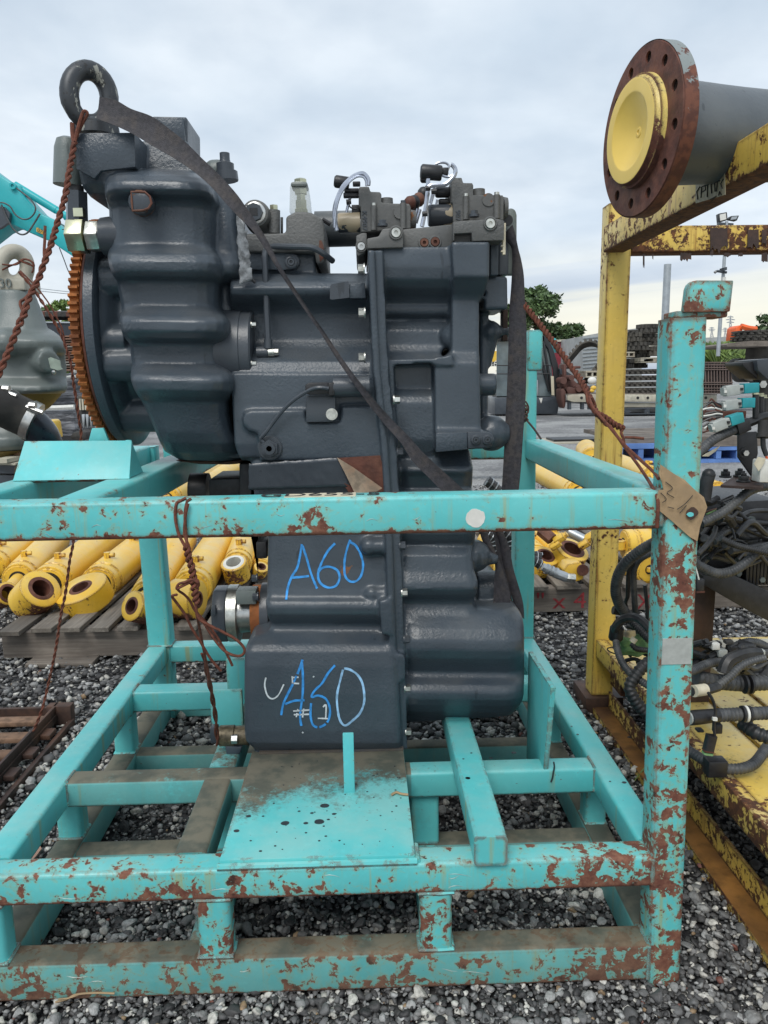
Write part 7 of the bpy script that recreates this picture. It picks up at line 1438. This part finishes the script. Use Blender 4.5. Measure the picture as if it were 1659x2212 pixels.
for x, y, r in ((330, 770, .11), (500, 860, .10), (420, 740, .09)): m = MB(); p = W('Y3', x, y, 24.95); m.cyl(p, p+Vector((0, .6, 0)), r, n=16); m.build('pivot', RG, gr)
PL('arm', 'Y3', [(285, 640), (330, 650), (440, 720), (420, 740), (300, 700)], 25.8, .5, 'castfine', gr)
# rubber tracks
M['track'] = simple('dusty rubber', (.065, .06, .052), .85, 0, .3, 3, .3, dirt=((.12, .11, .09), .6)); M['track2'] = simple('dark dusty rubber', (.05, .048, .043), .85, 0, .3, 3, .3, dirt=((.11, .10, .085), .6))
def rtrack(label, c, hl, hw, H, mat='track', rot=0.0, tilt=None, nl=None, grp='rubber tracks stacked in the yard'):
    t = thing('rubber_track', label, 'rubber track', tuple(c), grp); st_ = hl-hw; pts = []
    nA = 14
    for i in range(nA+1): a = -math.pi/2+math.pi*i/nA; pts.append((st_+math.cos(a)*hw, math.sin(a)*hw))
    for i in range(nA+1): a = math.pi/2+math.pi*i/nA; pts.append((-st_+math.cos(a)*hw, math.sin(a)*hw))
    m = MB(); th = .05; R = []; n = len(pts); lug = MB(); acc = 0; K = 0
    def nr(i): a, b = pts[i-1], pts[(i+1) % n]; d = Vector((b[0]-a[0], b[1]-a[1])).normalized(); return Vector((d.y, -d.x))
    for i, (x, y) in enumerate(pts):
        nn_ = nr(i); R.append([Vector((x, y, 0)), Vector((x, y, H)), Vector((x-nn_.x*th, y-nn_.y*th, H)), Vector((x-nn_.x*th, y-nn_.y*th, 0))])
    m.loft(R, closed=True)
    P = resample([Vector((x, y, 0)) for x, y in pts]+[Vector((*pts[0], 0))], .16)
    for i, p in enumerate(P):
        q = P[(i+1) % len(P)]; d = (q-p)
        if d.length < .05: continue
        d.normalize(); nn_ = Vector((d.y, -d.x, 0))
        for z0, z1, s in ((0, H*.48, 0), (H*.52, H, .06)):
            a = p+d*s; b_ = a+d*.085; lug.loft([[a+Vector((0, 0, z0)), b_+Vector((0, 0, z0)), b_+Vector((0, 0, z1)), a+Vector((0, 0, z1))], [a+nn_*.075+Vector((0, 0, z0+.01)), b_+nn_*.075+Vector((0, 0, z0+.01)), b_+nn_*.075+Vector((0, 0, z1-.01)), a+nn_*.075+Vector((0, 0, z1-.01))]])
    mt = Matrix.Translation(Vector(c)) @ (tilt if tilt else Matrix.Identity(4)) @ Matrix.Rotation(rot, 4, 'Z')
    for mm_, nm_ in ((m, 'band'), (lug, 'tread')):
        mm_.v = [tuple(mt @ Vector(v)) for v in mm_.v]; o = mm_.build(nm_, M[mat], t, smooth=False)
        if nm_ == 'tread': o['kind'] = 'stuff'
    return t
def trk(k, x0, x1, y0, y1, Y, lab, mat='track', dep=.6, rot=0, **kw):
    a = W(k, x0, y1, Y); b_ = W(k, x1, y0, Y); hw = min((b_.x-a.x)*.45, dep); return rtrack(lab, ((a.x+b_.x)/2, Y+hw, a.z), (b_.x-a.x)/2, hw, max(.1, b_.z-a.z), mat, rot, **kw)
for i, nm_ in enumerate(('topmost', 'second', 'third', 'lowest')): trk('Y3', 930, 1560, 640+i*68+(i > 1)*6, 704+i*68, 25.2, f'long pale rubber track, {nm_} of the flat four-layer stack right of the yellow post', dep=1.1)
big = [(1040, 1185, 245, 345, 'bent track end jutting from the left of the big heap'), (1175, 1400, 150, 250, 'short track crowning the big heap'), (1180, 1420, 255, 340, 'track just below the crowning one'), (1060, 1290, 345, 440, 'wide track at middle height of the heap, left'), (1290, 1480, 310, 385, 'small dark track right of the heap middle'), (1040, 1290, 440, 520, 'track of the heap resting above the wooden pallet'), (1290, 1480, 390, 500, 'dark track at the right of the heap above a pallet'), (960, 1100, 530, 640, 'track standing at the left foot of the heap'), (1100, 1250, 540, 635, 'track wedged under the heap beside the pallet'), (1050, 1120, 220, 250, 'thin flat track lying on the left shoulder of the heap')]
for i, (x0, x1, y0, y1, lab) in enumerate(big): trk('Y3', x0, x1, y0, y1, 27.2+.15*(i % 3), lab, 'track2' if i % 2 else 'track', .75, rot=.08*((i % 3)-1))
# leaning track loop
c = W('Y3', 530, 560, 27)
rtrack('rubber track loop leaning upright against the corrugated shed', tuple(c-Vector((0, .15, .2))), .85, .50, .42, 'track', math.radians(0), Matrix.Rotation(math.radians(-50), 4, 'Y') @ Matrix.Rotation(math.radians(58), 4, 'X'))
# decks and pallets among them
def slab(name, label, cat, k, pts, Y, th, mat, grp=None, parts=0):
    t = thing(name, label, cat, tuple(W(k, *pts[0], Y)), grp); ys = [p[1] for p in pts]; xs = [p[0] for p in pts]; x0, x1, y0, y1 = min(xs), max(xs), min(ys), max(ys); h = y1-y0
    for a, b_ in ((y0, y0+h*.28), (y1-h*.25, y1)):
        m = MB(); p, q = W(k, x0, b_, Y), W(k, x1, a, Y); m.box((p.x, Y, p.z), (q.x, Y+th, q.z)); m.build('board', M[mat], t)
    for i in range(3):
        xa = x0+(x1-x0)*(0, .44, .88)[i]; m = MB(); p, q = W(k, xa, y1-h*.25, Y), W(k, xa+(x1-x0)*.12, y0+h*.28, Y); m.box((p.x, Y+.01, p.z), (q.x, Y+th-.01, q.z)); m.build('block', M[mat], t)
    return t
slab('wooden_pallet', 'pale wooden pallet stuck in the track heap at right', 'pallet', 'Y3', [(1170, 515), (1480, 575)], 26.8, 1.0, 'cream', 'pallets in the track yard')
slab('wooden_pallet', 'small wooden pallet beside the leaning track loop', 'pallet', 'Y3', [(570, 660), (720, 738)], 25.6, 1.0, 'cream', 'pallets in the track yard')
slab('wooden_pallet', 'wooden pallet poking out right of the yellow post at heap height', 'pallet', 'Y3', [(980, 455), (1105, 515)], 26.6, 1.0, 'cream', 'pallets in the track yard')
fb_ = thing('flatbed', 'long cream flatbed frame with round holes under the rubber tracks', 'flatbed', tuple(W('Y3', 1000, 1080, 24.6)))
PL('side_beam', 'Y3', [(375, 935), (430, 922), (700, 918), (1480, 925), (2000, 930), (2000, 1003), (1000, 1000), (440, 1005), (375, 985)], 24.6, .2, 'cream', fb_, .02)
PL('deck', 'Y3', [(375, 918), (700, 910), (2000, 918), (2000, 930), (375, 932)], 24.65, 2.4, 'woodx', fb_)
for x in (525, 1138, 1247, 1700, 1880): m = MB(); p = W('Y3', x, 958, 24.59); m.cyl(p, p+Vector((0, .02, 0)), .045, n=18); m.build('hole', M['black'], fb_)
PL('lower_beam', 'Y3', [(980, 1015), (2000, 1010), (2000, 1055), (980, 1060)], 24.7, .3, 'cream', fb_, .01)
for x in (400, 540, 620): PL('leg', 'Y3', [(x-14, 1005), (x+14, 1005), (x+14, 1085), (x-14, 1085)], 24.7, .2, 'castfine', fb_)
slab('plastic_pallet', 'black plastic pallet under the cream flatbed', 'pallet', 'Y3', [(1000, 1062), (1480, 1140)], 24.5, 1.4, 'castfine', 'plastic pallets in the yard')
for i, (x, y) in enumerate(((640, 770), (655, 850), (640, 880))):
    m = MB(); p = W('Y3', x, y, 25); m.ball(p, (.15, .10, .08)[i], 12, (1, .6, .8)); o = m.build('plastic_bag' if i == 0 else 'machine_scrap', M['white'] if i == 0 else M['yellow'], None); tag(o, ('white plastic bag caught below the small pallet', 'yellow scrap part beneath the white bag', 'second yellow scrap part close to the flatbed')[i], ('bag', 'scrap', 'scrap')[i])
# brown plastic crate pallet standing on edge
cp = thing('plastic_pallet', 'brown slatted plastic pallet standing on edge right of the corner post', 'pallet', tuple(W('Y1', 470, 985, 24)), 'plastic pallets in the yard')
BP = simple('brown plastic', (.14, .10, .085), .6, 0, .2, 3)
for i in range(13): x = 250+i*28; PL('slat', 'Y1', [(x, 680), (x+10, 680), (x+14, 985), (x+4, 985)], 24, .08, BP, cp)
for y in (675, 700, 725, 745, 870, 890, 925, 950, 975): PL('cross_slat', 'Y1', [(240, y), (605, y), (608, y+9), (240, y+9)], 23.97, .06, BP, cp)
PL('back_sheet', 'Y1', [(250, 690), (600, 690), (600, 980), (250, 980)], 24.12, .02, 'castfine', cp)
# blue pallets on the gravel
slab('plastic_pallet', 'blue plastic pallet on the gravel between yellow post and corner post', 'pallet', 'G', [(700, 885), (1000, 1015)], 10.9, 1.1, 'bluepal', 'plastic pallets in the yard')
slab('plastic_pallet', 'blue plastic pallet right of the corner post behind the conduit', 'pallet', 'Y1', [(250, 1490), (690, 1655)], 11.0, 1.1, 'bluepal', 'plastic pallets in the yard')
wp = thing('wooden_pallet', 'grey wooden pallet lying on the blue one', 'pallet', tuple(W('G', 850, 880, 11.0)), 'pallets in the track yard')
p = W('G', 740, 890, 11.0)
for i in range(6): m = MB(); y = 11.0+i*.36; m.box((p.x, y, p.z+.03), (p.x+2.0, y+.26, p.z+.09)); m.build('slat', M['woodx'], wp)
m = MB(); m.box((p.x, 11.0, p.z-.06), (p.x+2.0, 11.08, p.z+.03)); m.build('beam', M['woodx'], wp)
# drain cover
dc = MB(); a = AZ(*pk('G', 205, 862), 0); b_ = AZ(*pk('G', 420, 878), 0); dc.box((a.x, b_.y-.25, -.01), (b_.x+.3, a.y+.2, .02)); o = dc.build('drain_slab', M['cream'], None, smooth=False); tag(o, 'pale concrete drain slab flush with the far gravel', 'slab')
dc = MB(); a = AZ(*pk('G', 285, 878), 0); dc.box((a.x, a.y-.1, 0), (a.x+.95, a.y+.55, .06)); o = dc.build('drain_cover', M['black'], None); tag(o, 'black drain cover set in the pale slab', 'cover')
m = MB(); a = W('D', 1255, 583, 9.5); m.box((a.x-1.0, 9.5, a.z-.06), (a.x+1.0, 9.7, a.z)); o = m.build('timber_bar', M['woodx'], None); o.location.z = 0; tag(o, 'long timber on the far gravel seen under the rear top rail', 'timber')
# right-hand pile
trk('Y1', 715, 1100, 362, 415, 20.0, 'black rubber track on the raised board at the right edge, upper', 'track2', .9, grp='rubber tracks on the board')
trk('Y1', 705, 1100, 417, 470, 20.0, 'black rubber track on the raised board at the right edge, lower', 'track2', .9, grp='rubber tracks on the board')
m = MB(); PZ(m, 'Y1', [(545, 510), (560, 498), (780, 472), (1100, 472), (1100, 520), (780, 525), (550, 528)], 19.8, 22); o = m.build('timber_board', M['woodx']); tag(o, 'thick grey board carrying two black tracks at the right edge', 'board')
m = MB(); m.lathe(W('Y1', 870, 660, 21), (0, 0, 1), [(0, .36), (.04, .38), (.32, .38), (.36, .35)], 28); o = m.build('drum', M['track2']); tag(o, 'wide black drum below the raised board', 'drum')
for i, (x, y, r, lab) in enumerate(((650, 700, 70, 'dark scrap wheel between pallet and drum'), (700, 800, 90, 'dark scrap wheel behind the connectors'))):
    m = MB(); c = W('Y1', x, y, 22); rr0 = r*.22316*22/FPX*.8; ring(m, c, (0, 1, 0), rr0, rr0*.5, .5); o = m.build('scrap_wheel', M['track2']); tag(o, lab, 'wheel')
wpl('Y1', [(600, 770), (680, 790), (760, 830), (830, 890)], .09, (21.5, 21.5), (mm := MB())); o = mm.build('track_strip', M['track']); tag(o, 'bent rubber track strip sagging behind the connectors', 'rubber track')
# orange machine arm
oa = thing('orange_arm', 'bright orange machine arm beyond the grass', 'machine', tuple(W('Y1', 660, 600, 32)))
PL('arm', 'Y1', [(618, 470), (632, 345), (665, 322), (685, 320), (700, 360), (706, 470)], 32, .8, 'orange', oa, .05); PL('lower_arm', 'Y1', [(620, 475), (705, 480), (700, 590), (620, 590)], 32.2, .5, 'orange', oa, .05); m = MB(); wpl('Y1', [(680, 330), (760, 352), (830, 358)], .12, (32, 32), m); m.build('rod', M['orange'], oa)
m = MB(); PZ(m, 'Y1', [(250, 445), (560, 432), (620, 460), (620, 600), (250, 600)], 60, 66); o = m.build('warehouse', M['greywall']); tag(o, 'flat grey warehouse roof behind the grass', 'building')
# grass bank
rg_ = np.random.default_rng(9); n = 14000; a = W('Y1', 318, 680, 27); b_ = W('Y1', 745, 680, 27); zt_ = W('Y1', 400, 480, 27).z-a.z
px = rg_.uniform(a.x, b_.x, n); hx = zt_*(.55+.45*np.sin(px*1.7)**2)*rg_.uniform(.5, 1.05, n)*np.where(px > (a.x+b_.x)/2, .72, 1); py = 27+rg_.uniform(-1, 2.5, n); dx = rg_.normal(0, .18, n); w_ = .010
V = np.stack([np.stack([px-w_, py, np.full(n, a.z-.15)], 1), np.stack([px+w_, py, np.full(n, a.z-.15)], 1), np.stack([px+dx*.6+w_, py, a.z+hx*.6], 1), np.stack([px+dx*1.8, py-.1, a.z+hx], 1)], 1).reshape(-1, 3)
o = leafmesh('tall_grass', V, M['leafy']); tag(o, kind='stuff')
# thin lamp and camera poles
lp_ = thing('lamp_pole', 'slim pole with two white floodlights above the yellow rack', 'lamp pole', tuple(W('C', 1345, 2110, 18)))
m = MB(); m.cyl(W('C', 1340, 2110, 18), W('C', 1396, 1250, 18), .045, .035, 10); m.build('pole', M['galv'], lp_)
for pts in ([(1345, 1200), (1398, 1190), (1403, 1240), (1350, 1255)], [(1408, 1235), (1425, 1215), (1476, 1212), (1462, 1245)]): PL('floodlight', 'C', pts, 18, .15, 'black', lp_, .01)
PL('lamp_glass', 'C', [(1352, 1206), (1390, 1198), (1394, 1236), (1356, 1246)], 17.98, .02, 'white', lp_); PL('lamp_glass', 'C', [(1430, 1220), (1466, 1217), (1456, 1236), (1420, 1240)], 17.98, .02, 'galv', lp_)
PL('lamp_bracket', 'C', [(1345, 1255), (1440, 1262), (1440, 1272), (1345, 1268)], 17.98, .1, 'castfine', lp_)
m = MB(); wpl('C', [(1318, 1578), (1335, 1568), (1375, 1574), (1395, 1576)], .03, (17.9, 17.9), m); m.build('camera_arm', M['castfine'], lp_); PL('camera', 'C', [(1375, 1545), (1398, 1540), (1398, 1560), (1380, 1566)], 17.8, .2, 'castfine', lp_); PL('pole_box', 'C', [(1372, 1605), (1392, 1605), (1392, 1630), (1372, 1630)], 17.9, .1, 'white', lp_)
m = MB(); m.cyl(W('C', 1002, 1890, 16), W('C', 1019, 1524, 16), .075, .072, 14); m.cyl(W('C', 980, 2400, 16), W('C', 1002, 1890, 16), .078, .075, 14); o = m.build('steel_pole', M['galv']); tag(o, 'plain round galvanised pole left of the bent lug', 'pole')
# lattice pylons on the skyline
PYM = simple('distant lattice steel', (.36, .38, .40), .7)
def pylon(k, xc, ytop, ybot, wpx, Y, lab):
    t = thing('power_pylon', lab, 'pylon', tuple(W(k, xc, ybot, Y)), 'power pylons on the skyline'); m = MB(); r = .22
    def bar_(x0, y0, x1, y1, rr=r): m.cyl(W(k, x0, y0, Y), W(k, x1, y1, Y), rr, n=4)
    h = ybot-ytop
    for s in (-1, 1): bar_(xc+s*wpx*.5, ybot, xc+s*wpx*.08, ytop+h*.25); bar_(xc+s*wpx*.08, ytop+h*.25, xc, ytop)
    for i in range(6): y0 = ybot-h*.75*i/6; y1 = ybot-h*.75*(i+1)/6; w0 = wpx*(.5-.42*i/6); w1 = wpx*(.5-.42*(i+1)/6); bar_(xc-w0, y0, xc+w1, y1, r*.7); bar_(xc+w0, y0, xc-w1, y1, r*.7)
    for q, ww in ((.05, .5), (.16, .75), (.27, .6)): bar_(xc-wpx*ww, ytop+h*q, xc+wpx*ww, ytop+h*q, r*.8); bar_(xc-wpx*ww, ytop+h*q, xc, ytop+h*(q-.05), r*.6); bar_(xc+wpx*ww, ytop+h*q, xc, ytop+h*(q-.05), r*.6)
    m.build('lattice', PYM, t); return t
pylon('Y1', 580, 230, 470, 60, 420, 'nearest and tallest lattice power pylon behind the bent lug')
pylon('Y1', 400, 340, 470, 45, 520, 'small far lattice pylon next to the corner post'); pylon('Y1', 530, 345, 470, 40, 560, 'faint far lattice pylon left of the tallest one')
m = MB(); wpl('Y3', [(482, 150), (482, 260)], .08, (60, 60), m); wpl('Y3', [(470, 165), (520, 165)], .05, (60, 60), m); o = m.build('utility_pole', M['galv']); tag(o, 'thin utility pole rising over the red shed', 'pole')
for i in range(2):
    m = MB(); a = W('N', 330, 520+i*22, 70); b_ = W('N', 680, 560+i*18, 70); m.tube([a+(b_-a)*t for t in (0, .33, .66, 1)], .03, 4); o = m.build('overhead_wire', M['galv']); tag(o, ('upper overhead line crossing behind the left wire', 'lower overhead line crossing behind the left wire')[i], 'power line')
# small ground finds
m = MB(); a = AZ(*pk('K', 1000, 345), 0); m.tube(curve_pts([a, a+Vector((.02, 0, .03)), a+Vector((.05, .01, .055))], 5), [.002]*11, 5); o = m.build('grass_blade', M['leafy']); tag(o, 'single green blade of grass beside the right ground rail', 'grass')
m = MB(); wpl('I', [(330, 2030), (400, 2010), (450, 1985), (560, 1975), (680, 1978)], .0022, (1.385, 1.385), m, 5); wpl('I', [(345, 2012), (410, 2005), (480, 1980)], .0016, (1.38, 1.385), m, 5); o = m.build('dry_straw', M['cardboard']); tag(o, 'dry tan straw lying along the front ground rail', 'straw')
m = MB(); m.extr([AZ(*pk('I', x, y), .02) for x, y in ((185, 1180), (205, 1140), (240, 1110), (248, 1125), (215, 1170), (195, 1190))], (0, 0, .004)); o = m.build('bark_chip', simple('pinkish bark', (.33, .2, .15), .8)); tag(o, 'reddish bark chip under the left deck rail', 'bark')
m = MB(); m.tube(curve_pts([WZ('J', x, y, .316) for x, y in ((1165, 455), (1190, 442), (1215, 450), (1255, 455))], 5), .003, 5); o = m.build('dry_leaf', M['cardboard']); tag(o, 'curled dry leaf at the right edge of the base plate', 'dry leaf')
